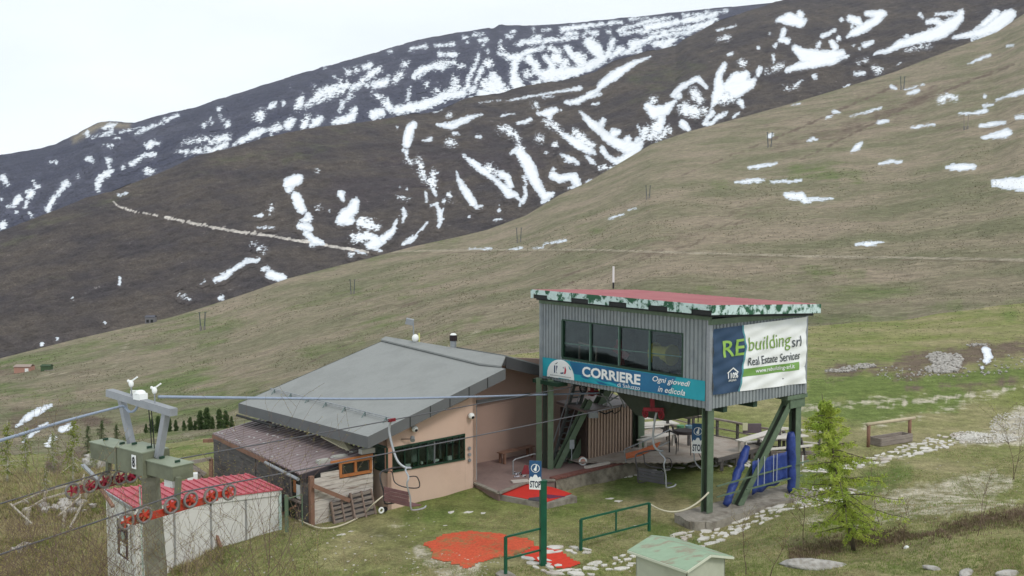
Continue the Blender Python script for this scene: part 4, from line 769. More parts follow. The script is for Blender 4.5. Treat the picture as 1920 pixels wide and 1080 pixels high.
# roof: felt sheets laid in strips, dark fascia
def Rp(s,t,dz=0): return (Rf.lerp(Rl,s)).lerp(Rr.lerp(Rt,s),t)+ZD*dz
ns=9
for i in range(ns):
    a,b=i/ns,(i+1)/ns; x=MB(); vs=[];fs=[]; nt_=12
    for j in range(nt_+1):
        t_=j/nt_; dz=0
        vs+=[Rp(a,t_,dz),Rp(b,t_,dz),Rp(a,t_,-.2),Rp(b,t_,-.2)]
    for j in range(nt_):
        k=j*4; fs+=[(k,k+4,k+5,k+1)]
    x.add(vs,fs); x.build('felt_strip',m_felt,bd)
dn=ZD*-.36
x=MB(); x.add([Rp(0,0,0.02),Rp(1,0,.02),Rp(1,0)+dn,Rp(0,0)+dn],[(0,1,2,3)]); x.add([Rp(0,0,.02),Rp(0,1,.02),Rp(0,1)+dn,Rp(0,0)+dn],[(3,2,1,0)]); x.add([Rp(1,0,.02),Rp(1,1,.02),Rp(1,1)+dn,Rp(1,0)+dn],[(0,1,2,3)]); x.add([Rp(0,1,.02),Rp(1,1,.02),Rp(1,1)+dn,Rp(0,1)+dn],[(0,1,2,3)])
x.add([Rp(0,0)+dn,Rp(1,0)+dn,Rp(1,1)+dn,Rp(0,1)+dn],[(0,1,2,3)]); x.build('fascia',m_fasc,bd)
nseg=7
for i in range(1,nseg):
    for (c0,c1) in (((0,i/nseg),(0,i/nseg)),):
        p=Rp(0,i/nseg); x=MB(); x.bar(p+E1*.012+ZD*.02,p+E1*.012+dn,.02,.012,E1); x.build('fascia_seam',m_dark,bd)
# ridge strip and the right-hand wing roof
K1=P(948,671,38.9); K2=Rp(1,1,.02); d1=P(917,686,38.4)
x=MB(); x.prism([Rp(.03,1,.02)+VD*-.0,K1,K2+ZD*.06,Rp(1,.965,.05),Rp(.16,.965,.04)],(0,0,.06)); x.build('ridge_strip',m_felt,bd)
w0,w1=K1+ZD*.05,P(1075,703,42.3); bb=UD*3.5
x=MB(); x.prism([w0,w1,w1+bb,w0+bb],(0,0,.05)); x.build('wing_roof',m_felt,bd)
x=MB(); x.prism([w0+E1*.03,w1+E1*.03,w1+E1*.03+dn,w0+E1*.03+dn*1.2],-E1*.05); x.build('wing_fascia',mat('wing_fascia_dark',S(80,80,82),rough=.6,var=.08),bd)
x=MB(); pA=P(917,686.5,38.4); x.prism([pA,w0+ZD*.02,w0+dn*.9,pA+dn*.2],UD*.1); x.build('wing_fascia',MATS['wing_fascia_dark'],bd)
# recessed wall behind terrace
W0_=at_(892,39.75,-.2); W1_=at_(1112,43.6,-.2)
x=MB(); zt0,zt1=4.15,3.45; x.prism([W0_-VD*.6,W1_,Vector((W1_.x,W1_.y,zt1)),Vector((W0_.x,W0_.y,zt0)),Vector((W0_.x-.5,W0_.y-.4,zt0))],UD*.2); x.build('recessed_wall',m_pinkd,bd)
x=MB(); a,b=P(893,754,39.6),P(1010,737,41.8); x.bar(a,b,.06,.14); x.build('wall_beam',m_fasc,bd)
x=MB(); x.bar(P(893,757,39.55),P(893,905,37.2),.05,.05); x.build('downpipe',m_galv,bd)
# snow guard rail and brackets
for i in range(7):
    s_=.06+i*.145; p=Rp(s_,.185,.0); x=MB(); x.bar(p,p+ZD*.16,.03,.03,VD); x.bar(p+(Rr-Rf).normalized()*.25,p+ZD*.14,.03,.02); x.bar(p-(Rr-Rf).normalized()*.14,p+ZD*.14,.03,.02); x.build('snow_guard_bracket',mat('bracket_green_grey',S(110,128,126),var=.1),bd)
x=MB(); x.tube([Rp(-.0,.185,.15),Rp(.97,.185,.15)],.018,6); x.build('snow_guard_rail',m_galv,bd)
x=MB(); x.tube([Rp(-.0,.185,.08),Rp(.97,.185,.08)],.012,6); x.build('snow_guard_rail',m_galv,bd)
# gutter below far eave
x=MB(); x.tube([Rp(1.0,-.01,-.42),Rp(.66,-.01,-.44)],.05,8); x.build('gutter',m_dark,bd)
# chimney
ch=thing('roof_chimney','short grey flue with a black cowl and pale cap on the grey roof ridge','chimney',P(850,655,41))
x=MB(); c=P(850,648,41); x.cyl(c-ZD*.15,ZD,.12,.75,12); x.build('flue',m_galv,ch); x=MB(); x.cyl(P(850,634,41),ZD,.15,.2,12); x.build('cowl',mat('cowl_black',S(44,34,36),var=.2),ch); x=MB(); x.cyl(P(850,626.5,41),ZD,.13,.06,12,.08); x.build('cap',m_white,ch)
fl=thing('roof_floodlight','floodlight on a thin mast at the back of the grey roof','floodlight',P(776,641,42.5))
x=MB(); x.tube([P(776,645,42.5),P(775,603,42.5)],.03,6); x.build('mast',m_galv,fl)
x=MB(); x.box(P(768,603,42.5),.32,.12,.22,(1,.2,-.25),(0,1,.3),(.25,0,1)); x.build('lamp_housing',m_galv,fl)
dc=thing('roof_camera','white dome camera on the roof ridge beside a yellow rod','camera',P(779,641,42.4))
x=MB(); x.ball(P(779,634,42.3),.16,10,8,(.9,.8,1)); x.build('camera_dome',m_white,dc,True); x=MB(); x.bar(P(779,642,42.3),P(776,631,42.3),.08,.08); x.build('bracket',m_galv,dc)
x=MB(); x.cyl(P(786,633,42.3),ZD,.03,.36,8); x.build('marker_rod',mat('yellow_paint',S(206,206,130),var=.05),label='pale yellow rod standing beside the white roof camera',category='rod',loc=P(786,641,42.3))
def camera_thing(px,py,off,name,label):
    # on gable wall at pixel
    U,W=UW(px,py); s_=None; b=G1+E1*off; s_=(b.x-U*b.y)/(VD.x-U*VD.y); p=b-VD*s_; p.z=CZ+W*p.y
    c=thing(name,label,'camera',p); x=MB(); x.cyl(p+E1*.02,E1,.06,.12,12); x.build('mount',m_galv,c)
    x=MB(); x.ball(p+E1*.12,.115,12,8); x.build('camera_dome',m_white,c,True); x=MB(); x.ball(p+E1*.19-ZD*.03,.062,10,6); x.build('lens',m_black,c,True); return p
camera_thing(880,779,.02,'wall_camera','white dome camera high on the pink wall near its right edge')
camera_thing(774,803,.02,'wall_camera','white dome camera on the pink wall tucked under the grey eave')
U,W=UW(766,821); b=G1+E1*.02; s_=(b.x-U*b.y)/(VD.x-U*VD.y); p=b-VD*s_; p.z=CZ+W*p.y
c=thing('wall_spotlight','small spotlight on an arm above the window strip','spotlight',p); x=MB(); x.bar(p-VD*.3+E1*.02,p+E1*.22,.025,.025); x.build('arm',m_dark,c); x=MB(); x.cyl(p+E1*.24,E1*.7-VD*.4-ZD*.4,.08,.16,10); x.build('lamp_head',m_galv,c)
U,W=UW(879.5,852); s_=(b.x-U*b.y)/(VD.x-U*VD.y); p=b-VD*s_; p.z=CZ+W*p.y
c=thing('thermometer_board','narrow board of grey dials beside the window strip','gauge',p)
for k,dz in enumerate((.22,.0,-.2)): x=MB(); x.cyl(p+ZD*dz+E1*.03,E1,.06,.05,10); x.build('dial',m_galv,c)
# benches under the recess
def bench(name,label,p,q_,h,dep,m,leg=.08,group=None):
    t_=thing(name,label,'bench',p,group); d=(q_-p).normalized(); n_=Vector((-d.y,d.x,0))
    for k in range(3):
        x=MB(); o_=n_*(dep*(k-1)/3); x.bar(p+o_+ZD*h,q_+o_+ZD*h,dep/3-.012,.04); x.build('seat_plank',m,t_)
    for f_ in (.08,.92):
        c=p.lerp(q_,f_)
        x=MB(); x.bar(c-n_*dep*.4+ZD*(h-.03),c+n_*dep*.4+ZD*(h-.03),leg,.05); x.bar(c-n_*dep*.35,c-n_*dep*.35+ZD*(h-.05),leg,leg,d); x.bar(c+n_*dep*.35,c+n_*dep*.35+ZD*(h-.05),leg,leg,d); x.build('leg_frame',m,t_)
    return t_
bench('wall_bench','dark brown bench against the recessed pink wall on the terrace',at_(937,39.6,DZ),at_(998,40.9,DZ),.42,.32,m_woodb)
x=MB(); a=at_(962,38.0,DZ); x.tube([a,a+ZD*.5,a+ZD*.55+VD*.1,a+ZD*.62+VD*1.0,a+VD*1.05+ZD*.6],.025,6); x.tube([a+ZD*.02+VD*.02,at_(997,38.6,DZ+.04)],.02,5); x.build('tube_barrier',m_galv,label='bent grey tube barrier on the terrace beside the left posts',category='barrier',loc=a)
# stuff on terrace
x=MB(); rr=random.Random(2)
for i in range(14):
    c=atz(970+rr.uniform(-14,16),889+rr.uniform(-4,5),DZ+.02); x=MB() if i==0 else x; x.box(c,rr.uniform(.05,.16),rr.uniform(.04,.07),.05,(rr.uniform(-1,1),rr.uniform(-1,1),0),(0,1,0) if 0 else (0.3,1,0))
x.build('shoe_pile',mat('mixed_dark_light',S(60,52,56),var=.2,col2=S(205,205,215),thr=(.5,.52),scale2=8),label='small heap of black and white odds and ends on the terrace pavers',category='clutter',kind='stuff')
x=MB(); c=atz(985,888,DZ); x.add([c+Vector((-.16,-.1,0)),c+Vector((.16,-.1,0)),c+Vector((.14,.1,0)),c+Vector((-.12,.1,0)),c+Vector((-.03,0,.32)),c+Vector((.1,0,.3))],[(0,1,5,4),(1,2,5),(2,3,4,5),(3,0,4),(0,3,2,1)]); x.build('red_cone_cover',m_red,label='small red fabric wedge standing behind the STOP sign on the terrace',category='cover',loc=c)
x=MB(); x.box(atz(975,902,DZ+.04),.6,.25,.06,(1,.3,0),(-.3,1,0)); x.build('loose_plank',m_woodl,label='pale loose plank at the terrace edge left of the STOP sign',category='plank',loc=atz(975,902,DZ))
# ---- slatted hut under the cabin
H0,H1=at_(1102,39.9,0),at_(1184,41.7,0); hd=(H1-H0); hu=UD
hh=thing('slatted_hut','small brown corrugated hut with a flat metal lid under the cabin','hut',H0.lerp(H1,.5))
k=15
for i in range(k):
    a=H0.lerp(H1,i/k+.006); b=H0.lerp(H1,(i+1)/k-.025); x=MB(); x.prism([a,b,b+ZD*1.98,a+ZD*2.0],E1*.045); x.build('slat',mat('tan_slats',S(176,152,134),var=.12,scale=5),hh)
x=MB(); x.prism([H0-E1*.0,H1,H1+ZD*1.98,H0+ZD*1.98],-E1*.06); x.build('back_panel',mat('hut_brown',S(72,58,52),var=.2),hh)
x=MB(); x.prism([H1+VD*.01,H1+hu*1.5,H1+hu*1.5+ZD*2,H1+ZD*1.98],VD*.05); x.build('side_panel',MATS['hut_brown'],hh); x=MB(); x.prism([H0-VD*.08,H0-VD*.08+hu*1.5,H0-VD*.08+hu*1.5+ZD*2,H0-VD*.08+ZD*2],VD*.04); x.build('side_panel',MATS['hut_brown'],hh)
x=MB(); x.prism([H0-VD*.3+E1*.25+ZD*2.02,H1+VD*.1+E1*.25+ZD*2.02,H1+VD*.1+hu*1.5+ZD*2.15,H0-VD*.3+hu*1.5+ZD*2.15],(0,0,.1)); x.build('lid',mat('hut_lid',S(120,108,106),rough=.5,var=.15),hh)
x=MB(); x.box(atz(1120,872,DZ+.12),1.2,.14,.08,VD,UD); x.build('pale_beam',m_woodl,label='pale squared beam lying at the foot of the slatted hut',category='beam',loc=atz(1120,872,DZ))
x=MB(); c=atz(1092,864,DZ+.14); x.cyl(c,VD*-.6+E1,.15,.2,14); o=x.build('cable_reel',mat('reel_pink',S(196,150,134),var=.15),label='small pink and white reel beside the brace foot on the terrace',category='reel',loc=c); x=MB(); x.ring(c+(VD*-.6+E1).normalized()*.1,VD*-.6+E1,.13,.03,16,6); x.build('rim',m_white,o)
x=MB(); c=P(1072,833,39.3); x.box(c,.2,.04,.34,(1,.2,0),(0,1,0)); x.bar(c-ZD*.15,c-ZD*.6,.03,.03); x.build('hanging_cloth',mat('grey_cloth',S(150,156,160),var=.15),label='pale grey cloth hung on a stick between the left braces',category='cloth',loc=c)
# ------------------------------------------------------------ wooden annex
K=Vector((-6.37,33.2,-.35)); an=thing('wooden_annex','weathered timber annex with a brown ribbed metal roof against the pink building','shed',K)
def Ks(s,z): return Vector((K.x,K.y,0))+VD*s+ZD*z
def Kl(t_,z): return Vector((K.x,K.y,0))+UD*t_+ZD*z
e_top=1.28; gt2=lambda s:1.22+s*.19
rr=random.Random(11); npl=12; z=-.5; i=0
ph=.148
while z<1.75:
    z2=z+ph-.008; s_end=2.26; s_beg=.10
    if z2>gt2(0): s_beg=max(.1,(z2-1.20)/.19)
    if s_beg<s_end-.1:
        # orange window opening
        segs=[(s_beg,s_end)]
        if z2>1.06 and z<1.52: segs=[(s_beg,1.02),(2.2,s_end)] if s_beg<1.0 else [(2.2,s_end)]
        for a,b in segs:
            if b-a<.03: continue
            j=rr.uniform(0,.016); x=MB(); x.prism([Ks(a,z),Ks(b,z+.002),Ks(b,z2),Ks(a,z2)],E1*(.03+j)); x.build('board',m_woodl,an)
    z+=ph; i+=1
z=-.6
while z<1.22:
    z2=min(z+ph-.008,1.2)
    if z2>z+.03:
        cutw=(z2>.30 and z<1.02)
        for a,b in (([(0.1,.55),(1.28,3.9)] if cutw else ([(.1,1.0),(1.9,3.9)] if z2<.28 and z>-.9 else [(0.1,3.9)]))+[(3.96,7.5)]):
            j=rr.uniform(0,.016); x=MB(); x.prism([Kl(a,z),Kl(b,z),Kl(b,z2),Kl(a,z2)],-VD*(.03+j)); x.build('board',m_woodd,an)
    z+=ph
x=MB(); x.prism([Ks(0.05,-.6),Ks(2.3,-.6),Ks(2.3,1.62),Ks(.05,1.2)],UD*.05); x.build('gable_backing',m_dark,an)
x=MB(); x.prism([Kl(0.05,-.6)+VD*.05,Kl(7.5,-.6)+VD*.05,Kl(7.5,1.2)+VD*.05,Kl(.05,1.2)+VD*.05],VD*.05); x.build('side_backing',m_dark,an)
x=MB(); x.prism([Kl(7.5,-.8),Kl(7.5,1.2),Kl(7.5,1.6)+VD*2.3,Kl(7.5,-.8)+VD*2.3],-UD*.05); x.build('end_wall',m_woodd,an)
x=MB(); x.bar(Ks(.02,-.5)+E1*.02,Ks(.02,1.22)+E1*.02,.14,.14,VD); x.build('corner_post',m_woodb,an)
x=MB(); x.bar(Kl(3.93,-.5)-VD*.03,Kl(3.93,1.2)-VD*.03,.06,.05,UD); x.build('batten',m_woodd,an)
# orange window
fo_=MB()
for z_ in (1.06,1.50): fo_.bar(Ks(1.02,z_)+E1*.05,Ks(2.2,z_+.0)+E1*.05,.07,.09)
for s_ in (1.05,1.6,2.17): fo_.bar(Ks(s_,1.08)+E1*.05,Ks(s_,1.48)+E1*.05,.07,.08,VD)
fo_.bar(Ks(.7,1.56)+E1*.05,Ks(2.25,1.60)+E1*.05,.05,.07)
ow=fo_.build('window_frame',m_orange,an)
for a,b in ((1.09,1.56),(1.64,2.13)): x=MB(); x.prism([Ks(a,1.10),Ks(b,1.10),Ks(b,1.46),Ks(a,1.46)],E1*.02); x.build('pane',mat('dark_pane',S(46,50,48),rough=.15,var=.1,spec=.5),ow)
# side window with papers
sw=MB(); sw.bar(Kl(.5,1.04)-VD*.1,Kl(1.34,1.04)-VD*.1,.22,.05); sw.bar(Kl(.5,.27)-VD*.06,Kl(1.45,.25)-VD*.06,.14,.06); sw.bar(Kl(.56,.3)-VD*.02,Kl(.56,1.0)-VD*.02,.06,.06,VD); sw.bar(Kl(1.26,.3)-VD*.02,Kl(1.26,1.0)-VD*.02,.06,.06,VD)
so_=sw.build('side_window_frame',m_wood,an)
x=MB(); x.prism([Kl(.6,.3),Kl(1.22,.3),Kl(1.22,1.0),Kl(.6,1.0)],-VD*.02); x.build('pane',MATS['dark_pane'],so_)
x=MB(); x.prism([Kl(.64,.34)-VD*.03,Kl(.9,.34)-VD*.03,Kl(.9,.8)-VD*.03,Kl(.64,.8)-VD*.03],-VD*.01); x.build('notice',m_white,so_)
x=MB(); x.prism([Kl(.92,.5)-VD*.03,Kl(1.1,.5)-VD*.03,Kl(1.1,.9)-VD*.03,Kl(.92,.9)-VD*.03],-VD*.01); x.build('notice',m_orange,so_)
x=MB(); x.prism([Kl(1.0,-.6),Kl(1.9,-.6),Kl(1.9,.18),Kl(1.0,.18)],-VD*.012); x.build('doorway',mat('doorway_green_dark',S(34,54,44),var=.2),an)
# roof sheets and ribs
Ea,Eb=P(401,815,39.3),P(566,892,33.15); Ea.z=Eb.z=1.27
Ec,Ed=P(700,848,34.95),P(486,789,41.2)
m_brown=mat('brown_metal_roof',S(134,120,120),rough=.5,var=.12,scale=2,col2=S(112,100,100),thr=(.45,.7),scale2=.8)
def An(s,t_,dz=0): return (Ea.lerp(Eb,s)).lerp(Ed.lerp(Ec,s),t_)+ZD*dz
x=MB(); x.prism([An(0,-.02),An(1,-.02),An(1,1.0),An(0,1.0)],(0,0,.03)); x.build('roof',mat('brown_roof_valley',S(80,72,72),rough=.6,var=.12,scale=2),an)
for i in range(27):
    s_=.012+i*.0374; x=MB(); w_=.0135
    x.prism([An(s_-w_,-.03,.031),An(s_-w_*.6,-.03,.085),An(s_+w_*.6,-.03,.085),An(s_+w_,-.03,.031)],An(s_,1.0)-An(s_,-.03)); x.build('roof_rib',m_brown,an)
rr=random.Random(4); x=MB()
for i in range(34):
    c=An(rr.uniform(.02,.98),rr.choice((.05,.3,.55,.8))+rr.uniform(-.03,.03),.085); x.box(c,.06,.05,.03)
x.build('fixing_clip',mat('clip_white',S(190,190,188),var=.05),an,kind='stuff')
x=MB(); x.bar(An(0,-.03,-.05),An(.67,-.03,-.05),.03,.14); x.build('eaves_board',m_woodb,an)
x=MB(); x.bar(An(1.0,-.02,-.06)+E1*.02,An(1.0,1.0,-.06)+E1*.02,.04,.16); x.build('verge_board',mat('verge_dark',S(62,56,60),var=.15),an)
x=MB(); x.tube([An(.66,-.05,-.06),An(1.0,-.05,-.1)],.055,8); x.build('gutter',m_galv,an)
x=MB(); a=P(612,822,36.6); x.prism([P(601,820,36.9),P(644,829,36.0),P(682,851,35.2),P(655,848,35.1)],(0,0,.04)); x.build('insulation_board',mat('cream_board',S(214,208,176),var=.06),label='cream board lying on the brown roof below the grey eave',category='board',loc=a)
for k,(px,py,Y,l,lab) in enumerate(((606,866,34.1,.42,'pale concrete block on the brown annex roof, nearest its verge'),(637,858,34.6,.5,'pale ridged block on the brown annex roof, middle of the row'),(664,851,35.0,.24,'small rough block on the brown annex roof, right of the row'),(688,845,34.6,.5,'whitish beam end jammed under the grey eave above the annex'))):
    x=MB(); x.box(P(px,py,Y),l,.22,.16,VD,UD,ZD); x.box(P(px,py,Y)+ZD*.08,l*.8,.1,.04,VD,UD,ZD); x.build('roof_block',mat('block_grey',S(176,176,168),var=.12),label=lab,category='block',loc=P(px,py,Y))
x=MB(); x.bar(Ks(.0,.95)+E1*.22,Ks(1.25,.28)+E1*.28,.05,.13); x.build('leaning_board',m_woodb,label='brown board nailed slantwise across the weathered annex gable',category='board',loc=Ks(.6,.5)+E1*.1)
# pallets leaning
def pallet(s0_,s1_,z0_,z1_,lean,label):
    t_=thing('wooden_pallet',label,'pallet',Ks((s0_+s1_)/2,z0_)+E1*.3,'pallets stacked against the annex')
    n_=5
    x=MB(); x.prism([Ks(s0_,z0_)+E1*(lean+.06),Ks(s1_,z0_+.04)+E1*(lean+.06),Ks(s1_,z1_)+E1*.07,Ks(s0_,z1_-.04)+E1*.07],E1*.01); x.build('gap_shade_panel',m_woodd,t_)  # added dark sheet, imitates the shade seen between the pallet slats
    for k in range(n_):
        zz=z0_+(z1_-z0_)*(k+.5)/n_; e=E1*(lean*(1-k/n_)+.12); x=MB(); x.bar(Ks(s0_,zz)+e,Ks(s1_,zz+.04)+e,.03,(z1_-z0_)/n_*.62); x.build('slat',m_wood,t_)
    for f_ in (.02,.52,.98):
        s_=s0_+(s1_-s0_)*f_; x=MB(); x.bar(Ks(s_,z0_)+E1*(lean+.16),Ks(s_,z1_+.03)+E1*.15,.09,.05,VD); x.build('upright',mat('grey_brown_upright',S(134,116,106),var=.2,scale=5),t_)
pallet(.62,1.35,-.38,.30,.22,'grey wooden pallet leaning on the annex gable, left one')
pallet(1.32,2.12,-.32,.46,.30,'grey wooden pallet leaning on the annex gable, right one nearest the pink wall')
x=MB(); x.bar(Kl(.35,.25)-VD*.35,Kl(1.6,-.45)-VD*.6,.05,.06); x.build('leaning_pole',m_woodb,label='thin brown pole leaning by the dark annex doorway',category='pole',loc=Kl(1,-.4)-VD*.5)
gf=thing('green_post_fence','short green post and tube rail beside the container','railing',P(540,995,32.4))
a=P(538,997,32.2); x=MB(); x.bar(a,a+ZD*1.15,.10,.10); x.build('post',m_cgreen,gf)
b=P(567,985,32.8); x=MB(); x.tube([a+ZD*1.02,b+ZD*.98,b],.025,6); x.build('rail',m_cgreen,gf)
# ------------------------------------------------------------ container with red roof
NR=Vector((-7.31,33.0,.83)); NL=NR-VD*4.5; NL.z=1.06; dpt=UD*2.43
ct=thing('site_container','white panelled container with a red ribbed roof below the wooden annex','container',Vector((NL.x,NL.y,-1.6)))
m_cw=mat('white_container_panel',S(214,212,208),rough=.6,var=.06,scale=2,col2=S(190,186,180),thr=(.55,.8),scale2=1.2)
def Cp(s,z,o=0): p=NL.lerp(NR,s); return Vector((p.x,p.y,(p.z-.08) if z is None else z))+E1*o
zb=-2.9
n=4
for i in range(n):
    a,b=i/n+.006,(i+1)/n-.006; x=MB(); x.prism([Cp(a,zb),Cp(b,zb),Cp(b,None)-ZD*.06,Cp(a,None)-ZD*.06],E1*-.04); x.build('panel',m_cw,ct)
    x=MB(); x.bar(Cp((i+1)/n-.003 if i<n-1 else .995,zb,.01),Cp((i+1)/n-.003 if i<n-1 else .995,.7,.01),.05,.03,E1); x.build('panel_seam',mat('seam_grey',S(150,150,148),var=.05),ct)
x=MB(); x.bar(Cp(0,None,.015),Cp(1,None,.015),.06,.16); x.build('top_rail',m_cw,ct)
x=MB(); x.bar(Cp(1,zb,.0),Cp(1,.8,.0),.09,.09,E1); x.build('corner_post',mat('pale_teal_post',S(176,196,190),var=.08),ct)
x=MB(); x.bar(Cp(0,zb,.0),Cp(0,.95,.0),.12,.12,E1); x.build('corner_post',m_cw,ct)
x=MB(); x.bar(Vector((NL.x,NL.y,zb))+dpt,Vector((NL.x,NL.y,.9))+dpt,.12,.12,E1); x.build('corner_post',m_cw,ct)
x=MB(); a=Vector((NL.x,NL.y,0)); x.prism([a+ZD*zb,a+ZD*.9,a+dpt+ZD*.9,a+dpt+ZD*zb],VD*.04); x.build('end_panel',m_cw,ct)
x=MB(); a=Vector((NR.x,NR.y,0)); x.prism([a+ZD*zb,a+ZD*.7,a+dpt+ZD*.7,a+dpt+ZD*zb],-VD*.04); x.prism([Vector((NL.x,NL.y,0))+dpt+ZD*zb,Vector((NL.x,NL.y,0))+dpt+ZD*.8,a+dpt+ZD*.7,a+dpt+ZD*zb],E1*.04); x.build('rear_panel',m_cw,ct)
m_cred=mat('red_container_roof',S(186,86,96),rough=.5,var=.10,scale=2,col2=S(170,62,74),thr=(.45,.7),scale2=1.5)
r0,r1,r2,r3=NL-VD*.12+E1*.08,NR+VD*.08+E1*.08,NR+VD*.08+dpt,NL-VD*.12+dpt
x=MB(); x.prism([r0,r1,r2,r3],(0,0,.04)); x.build('roof',m_cred,ct)
for i in range(19):
    f_=.01+i*.0535; x=MB(); a=r0.lerp(r1,f_)+ZD*.041; b=r3.lerp(r2,f_)+ZD*.041; x.bar(a+ZD*.014,b+ZD*.014,.05,.035); x.build('roof_rib',m_cred,ct)
x=MB(); x.bar(r0-VD*.03,r3-VD*.03,.05,.1); x.build('end_gutter',m_galv,ct)
ps=thing('framed_notice','black framed notice board with a pale sheet on the end of the container','notice',NL+dpt*.35-ZD*1.2)
def Ce(t_,z,o=0): return Vector((NL.x,NL.y,z))+dpt*t_-VD*o
x=MB(); x.prism([Ce(.22,-.68,.03),Ce(.22,.42,.03),Ce(.62,.42,.03),Ce(.62,-.68,.03)],-VD*.02); x.build('board',mat('notice_dark',S(62,48,56),var=.2),ps)
for a,b in (((.2,-.7),(.2,.45)),((.64,-.7),(.64,.45)),((.2,.45),(.64,.45)),((.2,-.7),(.64,-.7))):
    x=MB(); x.bar(Ce(*a,.05),Ce(*b,.05),.05,.05,VD); x.build('frame',m_white,ps)
x=MB(); x.prism([Ce(.33,-.6,.056),Ce(.33,-.22,.056),Ce(.52,-.22,.056),Ce(.52,-.6,.056)],-VD*.006); x.build('pale_sheet',m_white,ps)
x=MB(); x.add([Ce(.42+.07*math.cos(k/12*6.283),-.02+.13*math.sin(k/12*6.283),.062) for k in range(12)],[tuple(range(12))]); x.build('oval_mark',mat('oval_grey',S(150,170,160),var=.05),ps)
x=MB(); a=Cp(.52,.0,.25); x.bar(P(396,975,31.9),P(414,1027,31.6),.09,.07); x.build('prop_board',m_woodb,label='rust brown board propped against the white container',category='board',loc=P(414,1027,31.6))
# ------------------------------------------------------------ chairlift pylon, ropes, chairs
m_pyl=mat('pylon_green_grey',S(116,120,100),rough=.7,var=.15,scale=3,col2=S(92,94,76),thr=(.45,.7),scale2=1.4)
m_ptop=mat('pylon_top_green',S(142,150,130),rough=.6,var=.12,scale=3)
RD=Vector((.623,.783,0)); AX=Vector((.783,-.623,0)).normalized()
PA=Vector((-9.26,24,0)); PB=Vector((-6.87,22.1,0))
py=thing('lift_pylon','green-grey chairlift pylon with cross boxes and a grey portal on top beside the container','pylon',Vector((-7.9,23.05,-2)))
x=MB(); b0=Vector((-7.72,23.0,-2.2)); t0=Vector((-7.93,23.05,3.75))
for i in range(5):
    a=b0.lerp(t0,i/5); c=b0.lerp(t0,(i+1)/5)
w0_,w1_=.24,.15
def frustum(mb,p,q_,a,b,X,Y):
    mb.add([p-X*a-Y*a,p+X*a-Y*a,p+X*a+Y*a,p-X*a+Y*a,q_-X*b-Y*b,q_+X*b-Y*b,q_+X*b+Y*b,q_-X*b+Y*b],[(0,3,2,1),(4,5,6,7),(0,1,5,4),(1,2,6,5),(2,3,7,6),(3,0,4,7)])
frustum(x,b0,t0,w0_,w1_,Vector((1,0,0)),Vector((0,1,0))); x.build('column',mat('column_weathered',S(146,144,128),rough=.9,var=.2,scale=7,col2=S(118,116,98),thr=(.4,.65),scale2=3,bump=.4),py)
x=MB(); x.tube([b0+Vector((-.3,-.15,0)),t0+Vector((-.2,-.12,-.2))],.02,5); x.build('conduit',mat('pale_teal_conduit',S(190,210,200),var=.1),py)
for i in range(16):
    c=b0.lerp(t0,.1+i*.052)+Vector((-.33+.009*i,-.02,0)); x=MB(); x.bar(c-Vector((.1,0,0)),c+Vector((.1,0,0)),.03,.025); x.build('rung',m_ptop,py)
# cross boxes
cen=(PA+PB)/2; 
for nm,a,b,h,z,dd in (('arm_box',-1.75,-.62,.36,4.13,.5),('arm_box',-.55,.42,.50,4.12,.62),('arm_box',.50,1.45,.30,4.06,.5)):
    x=MB(); c=cen+AX*((a+b)/2); c.z=z; x.box(c,b-a,dd,h,AX,RD,ZD); bx=x.build(nm,m_pyl,py)
    x=MB(); x.box(c+ZD*(h/2+.012),b-a+.04,dd+.04,.02,AX,RD,ZD); x.build('lid',m_ptop,bx)
    for f_ in (-.3,.3):
        x=MB(); cc=c+AX*((b-a)*f_)+ZD*(h/2+.06); x.bar(cc-RD*.06,cc+RD*.06,.03,.05); x.build('lifting_eye',m_dkgreen,bx)
x=MB(); c=cen+AX*-.06; c.z=4.08; x.box(c,3.0,.22,.2,AX,RD,ZD); x.build('crossarm',m_pyl,py)
for a in (-.6,.46):
    x=MB(); c=cen+AX*a; c.z=4.1; x.box(c,.04,.66,.54,AX,RD,ZD); x.build('clamp_plate',m_pyl,py)
nu=thing('pylon_number_plate','small white plate with a black figure on the pylon cross box','number plate',cen+AX*.0-RD*.33+ZD*4.1)
def fN(xx,yy,l=0): c=cen+AX*(.06+xx*.16)-RD*(.325+l); c.z=4.0+yy*.30; return c
x=MB(); x.prism([fN(0,0,.0),fN(1,0,.0),fN(1,1,.0),fN(0,1,.0)],RD*-.01); x.build('plate',m_white,nu)
put_text('8',fN,.2,.8,.12,.88,mat('black_print',S(30,30,34),var=.0),nu,bold=.03,lift=.02)
x=MB(); c=P(262,880,22.6); x.box(c,.22,.1,.1,AX,RD,ZD); 
x=MB(); c=cen+AX*1.02; c.z=3.76; x.box(c,.30,.16,.14,AX,RD,ZD); x.build('junction_box',m_white,py)
